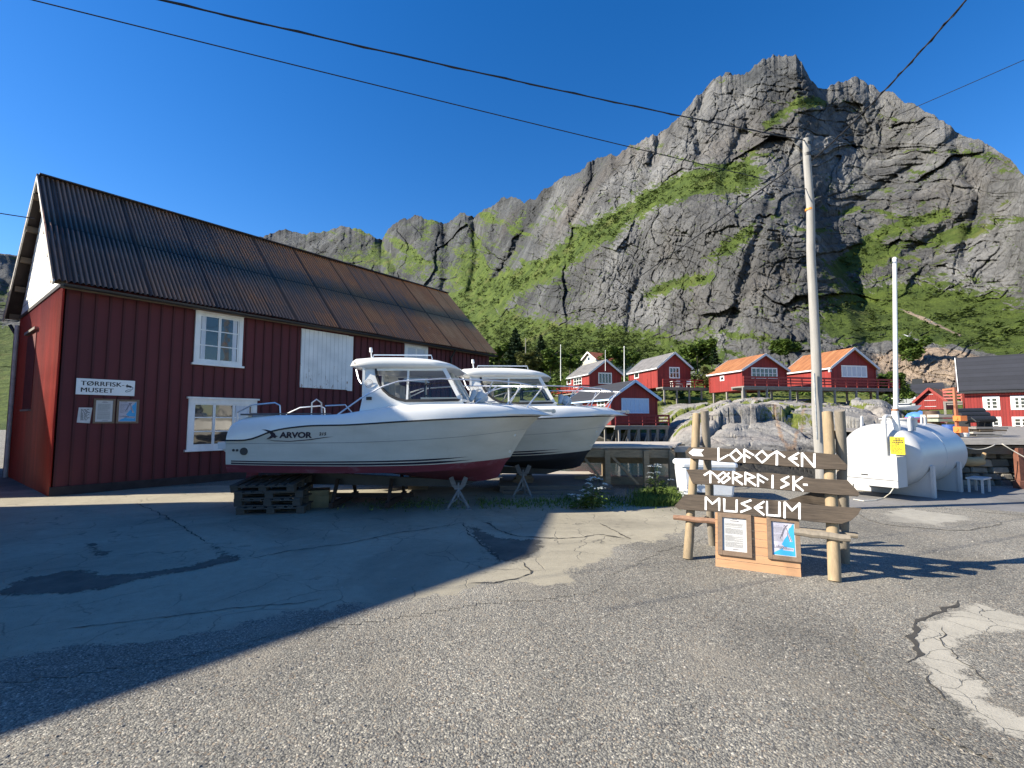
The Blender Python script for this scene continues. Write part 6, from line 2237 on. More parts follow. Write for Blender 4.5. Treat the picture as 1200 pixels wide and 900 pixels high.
    m.poly([Pn(*at(*zs(x, y), 0.0485), 0.0485) for x, y in [(176, 264), (196, 247), (244, 250), (230, 264), (242, 280), (194, 278)]], 0.002, nrm)
    m.build('arrow', M_SIGNWHITE, host[0])
    # low cross bars: a split rail at the left, a round one at the right, a rail behind
    def bar(p, q, r, mat, name='cross_bar'):
        m = MB()
        a, b = Pn(*at(*zs(*p))), Pn(*at(*zs(*q)))
        m.tube([a.lerp(b, i / 6) + Vector((0, 0, 0.004 * math.sin(i * 2.3))) for i in range(7)], [r * 0.9, r, r * 1.05, r, r * 1.04, r, r * 0.92], 8)
        m.build(name, mat, root, smooth='auto')
    red = wood('reddish_split_rail', (0.26, 0.15, 0.095), 0.85, 0.4)
    bar((110, 548), (420, 580), 0.034, red)
    bar((640, 612), (888, 642), 0.040, M_LOGGREY)
    for z in (0.34,):
        m = MB()
        m.tube([up(BL, 0.02, D_ - 0.16, 0.36), up(BR, 0.26, D_ - 0.18, 0.38)], 0.035, 8)
        m.build('cross_bar', M_LOGGREY, root, smooth='auto')
    for p, dx in ((BL, 0.08), (BR, 0.07)):
        m = MB()
        m.beam(up(p, dx, 0.13, 0.42), up(p, dx, D_ - 0.18, 0.40), 0.05, 0.07)
        m.build('tie_bar', M_LOGGREY, root)
    for x0, x1, zz in ((0.75, 1.6, 0.86), ):
        m = MB()
        m.poly([up(BL, x, 0.62, z) for x, z in ((0.9, 0.62), (1.62, 0.66), (1.7, 0.86), (1.35, 0.86), (1.05, 0.72))], 0.03, back * -1)
        m.build('back_board', M_PLANK, root)
    # nails
    # the leaning info board in front of the sign
    A, B_ = G(838.5, 663.5), G(939, 676.5)
    bx = (B_ - A).normalized()
    bb = Vector((-bx.y, bx.x, 0))
    LB = (B_ - A).length
    info = thing('info_board', 'new pine board with two framed sheets leaning against the log sign', 'notice board', (A + B_) / 2)
    ln = 0.30
    n2 = (-bb + Vector((0, 0, ln))).normalized()
    Wp = lambda s, z, d: A + bx * s + bb * (ln * z) + Vector((0, 0, z)) + n2 * d
    def at2(px, py):
        o = Vector((0, 0, EYE))
        r = ray(px, py)
        t = (A - o).dot(n2) / r.dot(n2)
        q = o + r * t - A
        return q.dot(bx), q.z
    top = at2(840, 600)[1]
    m = MB()
    nb = 7
    for i in range(nb):
        z0, z1 = top * i / nb, top * (i + 1) / nb - 0.004
        m.poly([Wp(0, z0, 0), Wp(LB, z0, 0), Wp(LB, z1, 0), Wp(0, z1, 0)], 0.022, n2)
    m.build('pine_boards', wood('new_pine', (0.42, 0.235, 0.12), 0.7, 0.22, (1.5, 1.5, 14), 1.8, 0.25), info)
    m = MB()
    for s in (0.1, LB - 0.1):
        m.poly([Wp(s, 0.02, -0.023), Wp(s + 0.06, 0.02, -0.023), Wp(s + 0.06, top, -0.023), Wp(s, top, -0.023)], 0.03, n2)
    m.build('back_batten', M_LUMBER, info)
    a, b = at2(841, 601), at2(879.5, 653)
    framed_poster(Wp, n2, a[0], at2(880, 604)[0], b[1] - 0.01, a[1] + 0.005, '', False, 0.14, info)
    a, b = at2(898, 606), at2(937, 659)
    framed_poster(Wp, n2, a[0], at2(936, 609)[0], b[1] + 0.0, a[1] + 0.005, '', True, 0.14, info)
log_sign()

# ================================================================== FUEL TANK
M_TANK = simple('white_tank_paint', (0.50, 0.505, 0.51), 0.38, 0.05, 1.5, 0.05, 6, 0.01)
def fuel_tank():
    # the tank's axis runs away to the right
    a0 = G(1062, 583)
    rz = R(32)
    root = thing('fuel_tank', 'white horizontal fuel tank with yellow sign and pipe mast behind the log sign', 'tank', D(1035, 577, 11.35), rz)
    root.location.z = 0
    rad, zc, L = 0.81, 0.91, 2.75
    m = MB()
    prof = []
    for a in np.linspace(0, math.pi / 2, 12):
        prof.append((-0.42 * math.cos(a) , rad * math.sin(a) ** 0.8))
    prof = [(0.0 + x, r) for x, r in prof] + [(L * 0.34, rad), (L * 0.67, rad)] + [(L + 0.42 * math.cos(a), rad * math.sin(a) ** 0.8) for a in np.linspace(math.pi / 2, 0, 12)]
    rows = [[Vector((x, r * math.cos(t), zc + r * 0.93 * math.sin(t))) for t in np.linspace(0, 2 * math.pi, 65)] for x, r in prof]
    m.grid(rows)
    shell = m.build('shell', M_TANK, root, local=True, smooth='auto')
    m = MB()
    for x in (L * 0.5,):
        m.tube([Vector((x, (rad + 0.001) * math.cos(t), zc + (rad + 0.001) * 0.93 * math.sin(t))) for t in np.linspace(0, 2 * math.pi, 48)], 0.005, 5)
    m.build('weld_seam', M_TANK, shell, local=True)
    for x in (0.45, 2.15):
        m = MB()
        m.poly([(x, -0.78, 0.0), (x, 0.78, 0.0), (x, 0.78, 0.62), (x, 0.5, 0.36), (x, 0, 0.24), (x, -0.5, 0.36), (x, -0.78, 0.62)], 0.05, (1, 0, 0))
        m.box((x - 0.025, -0.81, 0.36), (0.12, 0.06, 0.72))
        m.box((x - 0.025, 0.81, 0.36), (0.12, 0.06, 0.72))
        m.build('saddle', M_TANK, root, local=True)
    # valve cabinet on the near end
    c = MB()
    c.box((-0.62, 0.06, 0.62), (0.50, 1.33, 0.66))
    cb = c.build('cabinet', M_TANK, root, local=True)
    c = MB()
    c.box((-0.882, 0.06, 0.70), (0.022, 1.35, 0.50))
    dr = c.build('cabinet_door', M_TANK, root, local=True)
    c = MB()
    c.box((-0.90, 0.0, 0.53), (0.014, 0.13, 0.02))
    c.build('handle', M_BLACKMETAL, dr, local=True)
    c = MB()
    c.poly([(-0.40, 0.6, 0.29), (-0.40, 0.5, 0.03), (-0.40, 0.75, 0.03)], 0.04, (-1, 0, 0))
    c.box((-0.40, 0.55, 0.145), (0.05, 0.05, 0.29))
    c.box((-0.40, 0.68, 0.145), (0.08, 0.05, 0.29))
    c.build('cabinet_leg', M_TANK, root, local=True)
    # yellow plate with black text on a post
    s = MB()
    p0 = hit(root, 1043, 512, 0, -0.5)
    p1 = hit(root, 1061, 533, 0, -0.5)
    y0, y1, z0, z1 = p1.y, p0.y, p1.z, p0.z
    s.box((-0.5, (y0 + y1) / 2, (z0 + z1) / 2), (0.02, y1 - y0, z1 - z0))
    pl = s.build('warning_plate', simple('yellow_enamel', (0.80, 0.62, 0.02), 0.4, 0.05), root, local=True)
    tx = MB()
    rr = random.Random(2)
    for i, (f, w) in enumerate([(0.9, .3), (0.8, .6), (0.70, .8), (0.60, .3), (0.5, .65), (0.43, .5), (0.36, .6), (0.29, .7), (0.22, .45), (0.15, .7), (0.08, .6)]):
        zz = z0 + (z1 - z0) * f
        th = (z1 - z0) * (0.07 if i < 4 else 0.035)
        x = (y1 - y0) * (0.5 - w / 2) if i < 4 else (y1 - y0) * 0.1
        end = x + (y1 - y0) * w
        while x < end:
            l = rr.uniform(0.012, 0.05)
            tx.box((-0.512, y1 - x - l / 2, zz), (0.006, l, th))
            x += l + 0.008
    tx.build('print', MATS['black_sign_paint'], pl, local=True)
    # pipes: two hooped vents, and the tall mast
    v = MB()
    q = hit(root, 1038.5, 530, 0, -0.44)
    yv = q.y
    v.tube([(-0.44, yv, 0.9), (-0.44, yv, 1.74), (-0.42, yv, 1.81), (-0.34, yv, 1.84), (-0.12, yv, 1.84), (-0.04, yv, 1.79), (-0.02, yv, 1.5)], 0.04, 12)
    v.build('vent_pipe', M_TANK, root, local=True, smooth='auto')
    v = MB()
    v.tube([(0.1, yv - 0.28, 1.5), (0.1, yv - 0.28, 1.76), (0.14, yv - 0.28, 1.80), (0.3, yv - 0.28, 1.80), (0.35, yv - 0.28, 1.76), (0.35, yv - 0.28, 1.5)], 0.035, 12)
    v.build('vent_pipe', M_TANK, root, local=True, smooth='auto')
    q = hit(root, 1050, 500, 0, -0.1)
    top = hit(root, 1048.5, 304, 0, -0.1)
    v = MB()
    v.tube([(-0.1, q.y, 1.3), (-0.1, q.y, 1.6), (-0.1, q.y, 1.98), (-0.1, q.y - 0.02, 2.03), (-0.1, top.y, top.z)], [0.085, 0.085, 0.06, 0.048, 0.040], 12)
    v.tube([(-0.1, top.y, top.z), (-0.1, top.y, top.z + 0.05)], [0.05, 0.03], 10)
    mo = v.build('mast', M_WHITE, root, local=True, smooth='auto')
    v = MB()
    v.tube([(-0.1, q.y, 1.96), (-0.1, q.y, 2.0)], 0.068, 12)
    v.build('mast_collar', simple('rusty_collar', (0.3, 0.12, 0.05), 0.8), mo, local=True)
    # man lid, lifting lugs, saddle rails on top
    v = MB()
    v.tube([(1.1, 0, zc + rad * .93 - 0.06), (1.1, 0, zc + rad * .93 + 0.10)], 0.36, 28)
    v.tube([(1.1, 0, zc + rad * .93 + 0.10), (1.1, 0, zc + rad * .93 + 0.13)], 0.40, 28)
    v.build('manhole', M_TANK, root, local=True, smooth='auto')
    for x, y in ((0.05, 0.36), (2.6, 0.0), (2.2, -0.2)):
        v = MB()
        v.poly([(x - 0.06, y, zc + 0.60), (x + 0.06, y, zc + 0.60), (x + 0.045, y, zc + 0.90), (x, y, zc + 0.94), (x - 0.045, y, zc + 0.90)], 0.03, (0, -1, 0))
        v.build('lifting_lug', M_TANK, root, local=True)
    # step at the far side
    st = MB()
    st.box((2.5, -1.05, 0.34), (0.6, 0.32, 0.04))
    for x in (2.25, 2.75):
        for y in (-0.93, -1.17):
            st.box((x, y, 0.16), (0.04, 0.04, 0.32))
    M = WM(root)
    o = st.build('step_bench', M_TANK, None)
    o.location, o.rotation_euler = root.location, root.rotation_euler
    tag(o, 'small white step bench standing at the right foot of the tank', 'step')
    # fill hose on the ground
    h = MB()
    h.tube([hit(root, x, y, 2, 0.02) for x, y in ((1000, 585), (1012, 587), (1026, 586), (1036, 583))] + [hit(root, 1043, 578, 0, -0.86), hit(root, 1047, 572, 0, -0.86)], 0.009, 6)
    o = h.build('hose', simple('pale_hose', (0.6, 0.58, 0.5), 0.6), None)
    o.location, o.rotation_euler = root.location, root.rotation_euler
    tag(o, 'thin pale hose hanging from the tank cabinet to the concrete', 'hose')
fuel_tank()

# ================================================================== POLE AND CABLES
M_POLE = wood('silver_pole_wood', (0.28, 0.272, 0.255), 0.85, 0.3, (7, 7, 0.5), 2.2, 0.4)
PB, PT = D(963, 594, 9.5), D(945.5, 163, 9.5)
PB.z = 0
pole = thing('utility_pole', 'tall weathered grey wooden utility pole behind the right end of the log sign', 'pole', PB)
m = MB()
n = 16
m.tube([PB.lerp(PT, i / n) + Vector((0.012 * math.sin(i * 1.1), 0.01 * math.cos(i * 1.7), 0)) for i in range(n + 1)], [0.104 - 0.034 * i / n for i in range(n + 1)], 16)
m.build('shaft', M_POLE, pole, smooth='auto')
m = MB()
pd = (PT - PB).normalized()
for f, r_ in ((0.985, 0.077), (0.955, 0.079)):
    p = PB.lerp(PT, f)
    m.tube([p - pd * 0.03, p + pd * 0.03], r_, 14)
m.build('cable_clamp', M_BLACKMETAL, pole, smooth='auto')
m = MB()
p = PB.lerp(PT, 0.80)
m.tube([p - pd * 0.02, p + pd * 0.02], 0.084, 14)
m.build('orange_band', simple('orange_tape', (0.6, 0.22, 0.03), 0.6), pole)
m = MB()
p = PB.lerp(PT, 0.30)
m.tube([p + Vector((-0.12, -0.12, -0.9)), p + Vector((-0.12, -0.12, 0.4))], 0.02, 6)
m.build('earth_wire', M_STEEL, pole)
M_CABLE = simple('black_cable', (0.012, 0.012, 0.013), 0.6, 0.1)
def cable(a, b, sag, r, label, n=40, twist=False):
    m = MB()
    pts = []
    for i in range(n + 1):
        u = i / n
        p = Vector(a).lerp(Vector(b), u)
        p.z -= sag * 4 * u * (1 - u)
        pts.append(p)
    m.tube(pts, r, 6)
    if twist:
        off = [p + Vector((r * 1.6 * math.cos(i * 1.9), 0, r * 1.6 * math.sin(i * 1.9))) for i, p in enumerate(pts)]
        m.tube(off, r * 0.7, 5)
    return tag(m.build('overhead_cable', M_CABLE, None, smooth=True), label, 'cable')
pk = lambda px, py: D(px, py, 9.5)
cable(pk(945.5, 165), D(232, 0, 5.2) + (D(232, 0, 5.2) - pk(945.5, 165)) * 0.5, 0.12, 0.010, 'thick black cable crossing the sky from the pole top, the upper of two', twist=True)
cable(pk(947, 222), D(55, 0, 5.4) + (D(55, 0, 5.4) - pk(947, 222)) * 0.5, 0.05, 0.0075, 'thin black cable crossing the blue sky above the warehouse roof, the lower of two')
cable(pk(951, 188), D(1122, 0, 5.6) + (D(1122, 0, 5.6) - pk(951, 188)) * 0.35, 0.16, 0.011, 'thick black cable curving steeply up and right from the pole', twist=True)
cable(pk(946, 183), D(616, 398, 75), 0.9, 0.016, 'dark cable sloping down from the pole across the grey mountain to the trees')
cable(pk(949, 178), D(1200, 67, 8.0) + (D(1200, 67, 8.0) - pk(949, 178)) * 1.0, 0.05, 0.006, 'thin wire running from the pole to the upper right sky')
cable(D(40, 256, 11.2), D(-160, 220, 8.0), 0.03, 0.012, 'black wire tied to the gable end of the red warehouse')

# ================================================================== TRESTLE, SLIPWAY DECK, TUB
def trestle():
    root = thing('wooden_trestle', 'low weathered timber trestle platform behind the bow of the farther boat', 'trestle', (3.0, 13.3, 0))
    zt = 1.06
    F0, F1 = Vector((1.75, 12.45, 0)), Vector((4.02, 12.15, 0))
    B0, B1 = Vector((1.9, 15.6, 0)), Vector((5.3, 14.9, 0))
    k = 11
    for i in range(k):
        a0, a1 = i / k, (i + 1) / k - 0.012
        m = MB()
        m.poly([F0.lerp(B0, a0) + Vector((rng.uniform(-.06, .04), 0, zt)), F1.lerp(B1, a0) + Vector((rng.uniform(-.05, .08), 0, zt + 0.02)), F1.lerp(B1, a1) + Vector((0, 0, zt + 0.02)), F0.lerp(B0, a1) + Vector((0, 0, zt))], 0.045, (0, 0, 1))
        m.build('deck_plank', M_PALEWOOD, root)
    dk = wood('trestle_beam', (0.25, 0.19, 0.12), 0.85, 0.4)
    for a, b, z in ((F0, F1, zt - 0.16), (B0, B1, zt - 0.16), (F0.lerp(B0, .5), F1.lerp(B1, .5), 0.62), (F0.lerp(B0, .15), F1.lerp(B1, .15), 0.16)):
        m = MB()
        m.beam(a + Vector((-.1, 0, z)), b + Vector((0.05, 0, z)), 0.09, 0.2)
        m.build('beam', dk, root)
    for f in (0.30, 0.72, 0.99):
        for s in (0.0, 0.55, 0.98):
            p = F0.lerp(F1, f).lerp(B0.lerp(B1, f), s)
            m = MB()
            m.box((p.x, p.y - 0.06, (zt - 0.06) / 2 - 0.1), (0.13, 0.13, zt + 0.1))
            m.build('post', dk, root)
    for f0, f1 in ((0.02, 0.28), (0.34, 0.64)):
        a, b = F0.lerp(F1, f0), F0.lerp(F1, f1)
        m = MB()
        m.beam(a + Vector((0, .03, zt - 0.2)), b + Vector((0, .03, 0.12)), 0.06, 0.11, (0, 1, 0))
        m.build('brace', dk, root)
    m = MB()
    m.beam(F1.lerp(B1, .35) + Vector((-0.1, 0, zt - 0.10)), F1.lerp(B1, .35) + Vector((0.75, 0.1, zt - 0.10)), 0.2, 0.16)
    m.build('beam', M_PALEWOOD, root)
    for i in range(3):
        m = MB()
        p = F1 + Vector((0.1 + i * .1, 0.5, 0.85 - i * 0.1))
        m.tube([p, p + Vector((0.55, -0.1, -0.42))], 0.02, 6)
        m.build('loose_stick', M_GREYWOOD, root)
trestle()
root = thing('slipway_deck', 'low plank deck on the ground beneath the bow of the farther boat', 'deck', (1.2, 13, 0))
dmat = wood('dark_deck_planks', (0.13, 0.115, 0.10), 0.9, 0.35, (1, 12, 12))
for i in range(12):
    m = MB()
    y = 11.75 + i * 0.27
    m.box((1.05 + rng.uniform(-.05, .05), y, 0.15), (2.7, 0.245, 0.05))
    m.build('plank', dmat if i < 8 else M_PALEWOOD, root)
for i, y in enumerate((11.68, 11.63)):
    m = MB()
    m.box((1.0 + i * .1, y - i * 0.2, 0.06 - i * 0.02), (2.6, 0.12, 0.12 - i * 0.03))
    m.build('edge_beam', dmat, root)

def tub():
    p = G(801, 586)
    root = thing('white_fish_tub', 'scuffed white plastic fish tub with rounded lid behind the log sign', 'tub', p, R(-8))
    ms = simple('scuffed_white_plastic', (0.66, 0.69, 0.72), 0.5, 0.14, 5, 0.1)
    b = MB()
    W, Dp, H = 1.12, 0.95, 0.72
    prof = [(-0.10, 0), (-0.06, 0.10), (-0.02, 0.5), (0.0, H)]
    ring = lambda o, z: [Vector((x, y, z)) for x, y in ((-o + 0.06, o * -1), (W + o - 0.06, o * -1), (W + o, 0.06 - o), (W + o, Dp + o - .06), (W + o - .06, Dp + o), (-o + .06, Dp + o), (-o, Dp + o - .06), (-o, .06 - o))]
    rows = [ring(o, z) for o, z in ((-0.07, 0.07), (-0.04, 0.12), (0.0, 0.6), (0.0, H))]
    b.grid(rows, closed=True)
    b.add(rows[0], [tuple(range(8))])
    b.add(rows[-1], [tuple(range(8))])
    b.box((0.13, Dp / 2, 0.035), (0.22, Dp - 0.1, 0.07))
    b.box((W - 0.13, Dp / 2, 0.035), (0.22, Dp - 0.1, 0.07))
    body = b.build('body', ms, root, local=True)
    l = MB()
    rows = [ring(o, z) for o, z in ((0.035, H + .004), (0.04, H + 0.06), (0.0, H + 0.115))]
    l.grid(rows, closed=True)
    l.add(rows[0], [tuple(range(8))])
    l.add(rows[-1], [tuple(range(8))])
    l.build('lid', ms, root, local=True)
    h = MB()
    h.tube([(0.30 + 0.09 * math.cos(a), -0.012, 0.33 + 0.045 * math.sin(a)) for a in np.linspace(0.2, 3.6, 10)], 0.012, 6)
    h.build('handle', M_BLACKMETAL, body, local=True)
    h = MB()
    h.box((0.36, 0.02, 0.13), (0.3, 0.06, 0.08))
    h.build('fork_slot', M_BLACKMETAL, body, local=True)
    h = MB()
    h.tube([(-0.03, 0.3, 0.2), (-0.075, 0.3, 0.2)], 0.035, 10)
    h.build('drain_plug', M_BLACKMETAL, body, local=True)
tub()

# ================================================================== QUAY ON THE RIGHT
def quay():
    root = thing('timber_quay', 'raised timber quay over a dark stone wall at the right of the fuel tank', 'quay', (14, 13, 0))
    zq = 1.20
    x0, x1 = 11.9, 34
    y0 = 13.1
    m = MB()
    m.poly([(x0, y0, zq), (x1, y0 - 2.0, zq), (x1 + 16, 44, zq), (24, 40, zq), (14.2, 17, zq)], 0.07, (0, 0, 1))
    m.build('deck', M_GREYWOOD, root)
    m = MB()
    m.beam((x0 - .1, y0 - 0.03, zq - 0.03), (x1, y0 - 2.03, zq - 0.03), 0.10, 0.16)
    m.build('edge_beam', M_PALEWOOD, root)
    m = MB()
    m.beam((x0, y0 + 0.12, zq - 0.26), (x1, y0 - 1.88, zq - 0.26), 0.16, 0.22)
    m.build('edge_beam', M_BROWNWOOD, root)
    rust = simple('rust_red_beam', (0.17, 0.065, 0.04), 0.85, 0.35, 6)
    for f in (0.075, 0.30, 0.52):
        xx = x0 + (x1 - x0) * f
        yy = y0 - 2 * f
        m = MB()
        m.box((xx, yy - 0.05, zq / 2 - 0.15), (0.14, 0.14, zq - 0.1))
        m.build('post', rust, root)
    m = MB()
    m.beam((x0 + (x1 - x0) * 0.075, y0 - 0.2, 0.58), (x1, y0 - 2.1, 0.60), 0.08, 0.09)
    m.build('rail_beam', rust, root)
    m = MB()
    m.beam((12.9, y0 - 0.72, 0.09), (x1, y0 - 2.75, 0.09), 0.2, 0.2)
    m.build('rail_beam', rust, root)
    # dry stone wall set back under the deck: stones of uneven size
    wall = thing('stone_wall', 'dark dry stone wall in the shade under the timber quay', 'wall', (14, 13.6, 0))
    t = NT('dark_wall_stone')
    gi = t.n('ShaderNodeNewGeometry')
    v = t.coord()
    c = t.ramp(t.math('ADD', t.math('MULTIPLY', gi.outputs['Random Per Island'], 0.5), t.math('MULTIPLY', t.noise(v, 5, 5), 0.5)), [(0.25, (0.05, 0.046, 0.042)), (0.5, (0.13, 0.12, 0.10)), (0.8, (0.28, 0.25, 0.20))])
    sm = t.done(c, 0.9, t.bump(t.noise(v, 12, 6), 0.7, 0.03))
    mb = MB()
    rr = random.Random(9)
    z = -0.05
    while z < 0.85:
        h = rr.uniform(0.12, 0.24)
        x = 11.7
        while x < 24:
            l = rr.uniform(0.22, 0.7)
            yy = y0 + 0.35 - (x - x0) * 2 / (x1 - x0) + (z * 0.35)
            mb.box((x + l / 2, yy + rr.uniform(-.06, .06), z + h / 2), (l * 0.95, 0.5, h * 0.93), Matrix.Rotation(rr.uniform(-.05, .05), 3, 'Y') @ rotz(rr.uniform(-.06, .06)), taper=rr.uniform(0.86, 0.98))
            x += l
        z += h
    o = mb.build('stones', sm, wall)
    bv = o.modifiers.new('edge', 'BEVEL')
    bv.width = 0.025
    bv.segments = 1
    m = MB()
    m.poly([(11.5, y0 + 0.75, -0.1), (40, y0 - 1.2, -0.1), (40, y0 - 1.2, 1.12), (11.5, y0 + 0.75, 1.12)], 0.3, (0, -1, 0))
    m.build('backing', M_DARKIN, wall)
    # ropes
    def rope(a, b, sag, label):
        m = MB()
        m.tube([Vector(a).lerp(Vector(b), i / 18) - Vector((0, 0, sag * 4 * (i / 18) * (1 - i / 18))) for i in range(19)], 0.013, 6)
        tag(m.build('mooring_rope', simple('grey_rope', (0.42, 0.40, 0.35), 0.9), None, smooth=True), label, 'rope', 'ropes hung under the quay')
    d0 = 12.75
    rope(D(1120, 518, d0), D(1166, 521, d0), 0.16, 'grey rope hanging in a loop under the quay edge, beside the tank')
    rope(D(1174, 520, d0), D(1235, 552, d0 - .5), 0.04, 'grey rope slanting down to the right below the quay edge')
    # drift log lying on the wall
    lg = MB()
    a, b = D(1127, 541, 12.6), D(1152, 541, 12.6)
    lg.tube([a.lerp(b, i / 5) + Vector((0, 0, 0.012 * math.sin(i * 2))) for i in range(6)], [0.10, 0.12, 0.125, 0.12, 0.12, 0.08], 12)
    lg.tube([b + Vector((-0.05, 0, 0.02)), b + Vector((0.06, 0, 0.22))], [0.06, 0.045], 8)
    tag(lg.build('driftwood_log', wood('yellow_driftwood', (0.36, 0.24, 0.12), 0.8, 0.3, (0.8, 9, 9)), None, smooth='auto'), 'yellow driftwood log lying on the stone wall behind the tank', 'log')
quay()

def quay_clutter():
    zq = 1.2
    rr = random.Random(4)
    def stack(px0, px1, py_top, d, nrow, label, mat, lean=0.0):
        a, b = D(px0, 500, d), D(px1, 500, d)
        zt = D(px0, py_top, d).z
        root = thing('plank_stack', label, 'planks', ((a.x + b.x) / 2, d, zq), 0, 'timber stacked on the quay')
        h = (zt - zq) / nrow
        for i in range(nrow):
            m = MB()
            z = zq + h * (i + 0.5)
            for j in range(3):
                o = rr.uniform(-0.12, 0.12)
                m.box(((a.x + b.x) / 2 + o, d + j * 0.28, z), (b.x - a.x + rr.uniform(-.3, .2), 0.25, h * 0.7), rotz(rr.uniform(-.04, .04)))
            m.build('plank', mat[i % len(mat)], root)
        return root
    gr = wood('greenish_plank', (0.30, 0.33, 0.26), 0.85, 0.3)
    stack(1138, 1176, 500, 16, 4, 'stack of grey and brown planks at the quay edge below the red house windows', [M_GREYWOOD, M_PALEWOOD, M_BROWNWOOD])
    stack(1099, 1118, 485, 17.5, 5, 'taller stack of greenish planks on the quay, left of the orange winch', [gr, M_PALEWOOD, M_BROWNWOOD])
    # orange winch on a rust red column
    p = D(1122, 508, 15)
    p.z = zq
    w = thing('quay_winch', 'orange hand winch on a rusty red steel column on the quay', 'winch', p)
    rust = simple('rust_orange_column', (0.33, 0.13, 0.07), 0.7, 0.25)
    org = simple('orange_machine_paint', (0.72, 0.20, 0.05), 0.55, 0.15)
    top = D(1122, 454, 15).z - zq
    m = MB()
    m.box((0, 0, top / 2), (0.07, 0.07, top))
    m.build('column', rust, w, local=True)
    m = MB()
    m.beam((0, 0, top - 0.03), (0.1, 0.5, top - 0.05), 0.06, 0.06)
    m.build('jib', rust, w, local=True)
    for z, s in ((0.60, 0.20), (0.25, 0.23)):
        m = MB()
        m.box((0, -0.12, z), (s, 0.26, s * 0.8))
        m.tube([(-s * .6, -0.12, z), (s * .6, -0.12, z)], s * 0.25, 12)
        m.build('gear_housing', org, w, local=True)
    m = MB()
    m.tube([(0.2, -0.14, 0.62), (0.32, -0.14, 0.62), (0.32, -0.3, 0.5), (0.42, -0.3, 0.5)], 0.02, 6)
    m.build('crank', M_BLACKMETAL, w, local=True)
    # black rollers
    for i, (px, py, lb) in enumerate(((1141, 487, 'bundle of black rubber pipes on top of the quay timber, beside the winch'),)):
        m = MB()
        c = D(px, py, 16.5)
        for dx, dz in ((0, 0), (0.05, 0.2), (0.0, -0.2)):
            m.tube([c + Vector((-0.5 + dx, dz, dz * .7)), c + Vector((0.48 + dx, dz, dz * .7 + .02))], 0.11, 12)
        for e in (-0.4, 0.35):
            m.box(c + Vector((e, 0, -0.45)), (0.07, 0.5, 0.75))
        tag(m.build('pipe_bundle', M_RUBBER, None, smooth='auto'), lb, 'pipes')
    # barrel, buckets, buoys
    def barrel(px, py, d, r_, h, mat, label, name='barrel'):
        c = D(px, py, d)
        m = MB()
        m.tube([c, c + Vector((0, 0, h * .05)), c + Vector((0, 0, h * .5)), c + Vector((0, 0, h * .95)), c + Vector((0, 0, h))], [r_ * .92, r_, r_ * 1.06, r_, r_ * .9], 18)
        for f in (.3, .7):
            m.tube([c + Vector((0, 0, h * f - .012)), c + Vector((0, 0, h * f + .012))], r_ * 1.09, 18)
        tag(m.build(name, mat, None, smooth='auto'), label, 'barrel')
    barrel(1113, 513, 15.4, 0.18, 0.42, simple('blue_barrel', (0.04, 0.10, 0.32), 0.5), 'blue barrel at the foot of the orange winch')
    barrel(1128, 512, 15.4, 0.16, 0.30, simple('white_can', (0.7, 0.7, 0.68), 0.5), 'white can beside the orange winch')
    barrel(1092, 497, 18, 0.24, 0.5, simple('brown_barrel', (0.10, 0.06, 0.04), 0.6), 'dark brown barrel on the quay behind the fuel tank')
    c = D(1098.5, 489, 18)
    m = MB()
    m.tube([c + Vector((0, 0, 0.17 * math.sin(a))) for a in np.linspace(-1.5, 1.5, 9)], [0.17 * max(.12, math.cos(a)) for a in np.linspace(-1.5, 1.5, 9)], 14)
    m.tube([c + Vector((0, 0, 0.16)), c + Vector((0, 0, 0.24))], 0.03, 8)
    tag(m.build('buoy', simple('orange_buoy', (0.75, 0.12, 0.05), 0.5), None, smooth='auto'), 'orange red buoy beside the brown barrel', 'buoy')
    # red dinghy under a blue tarpaulin
    def small_boat(px, py, d, L, rz, mat, label, cabin_=True):
        root = thing('small_boat', label, 'boat', D(px, py, d), rz)
        rows = []
        ss = np.linspace(0, 1, 14)
        for w in (0, .35, .7, 1.0):
            b = 0.40 * L * 0.42 * (0.35 + 0.65 * w ** .6) * np.clip(1 - ss ** 3.2, 0.02, 1)
            z = (0.02 + 0.13 * L * w) * (1 + 0.35 * ss ** 2 * w)
            x = ss * L * (0.84 + 0.16 * w)
            rows.append(np.stack([x, -b, z], -1))
        m = MB()
        R1 = mirror_build(m, rows)
        m.grid([R1[-1], [Vector((p.x, -p.y, p.z)) for p in R1[-1]]])
        e = [r[0] for r in R1]
        m.add(e + [Vector((p.x, -p.y, p.z)) for p in reversed(e)], [tuple(range(8))])
        m.build('hull', mat, root, local=True, smooth='auto')
        if cabin_:
            c = MB()
            c.box((L * .48, 0, 0.13 * L + 0.07 * L), (L * .34, L * .24, L * .12), taper=0.8)
            co = c.build('cabin', mat, root, local=True)
            c = MB()
            c.box((L * .48, 0, 0.13 * L + 0.085 * L), (L * .325, L * .235, L * .05), taper=0.93)
            c.build('window_band', M_PANE, co, local=True)
        return root
    small_boat(1040, 481, 40, 2.3, R(-25), M_WHITE, 'small white cabin boat hauled out beyond the tank, left of the blue tarpaulin')
    small_boat(1062, 495.5, 24, 1.9, R(-25), simple('red_dinghy_paint', (0.55, 0.03, 0.05), 0.4), 'small red dinghy behind the tank top, under the blue tarpaulin', False)
    c = D(1076, 487, 25.5)
    m = MB()
    g = []
    for i in range(9):
        row = []
        for j in range(13):
            u, w = j / 12 * 2 - 1, i / 8 * 2 - 1
            h = 0.75 * max(0, 1 - u * u) ** .6 * max(0.0, 1 - w * w) ** .5 + 0.13 * math.sin(u * 7 + w * 5) + 0.08 * math.sin(u * 13 - w * 8)
            row.append(c + Vector((u * 0.62, w * 0.6, -0.30 + h * 0.62)))
        g.append(row)
    m.grid(g)
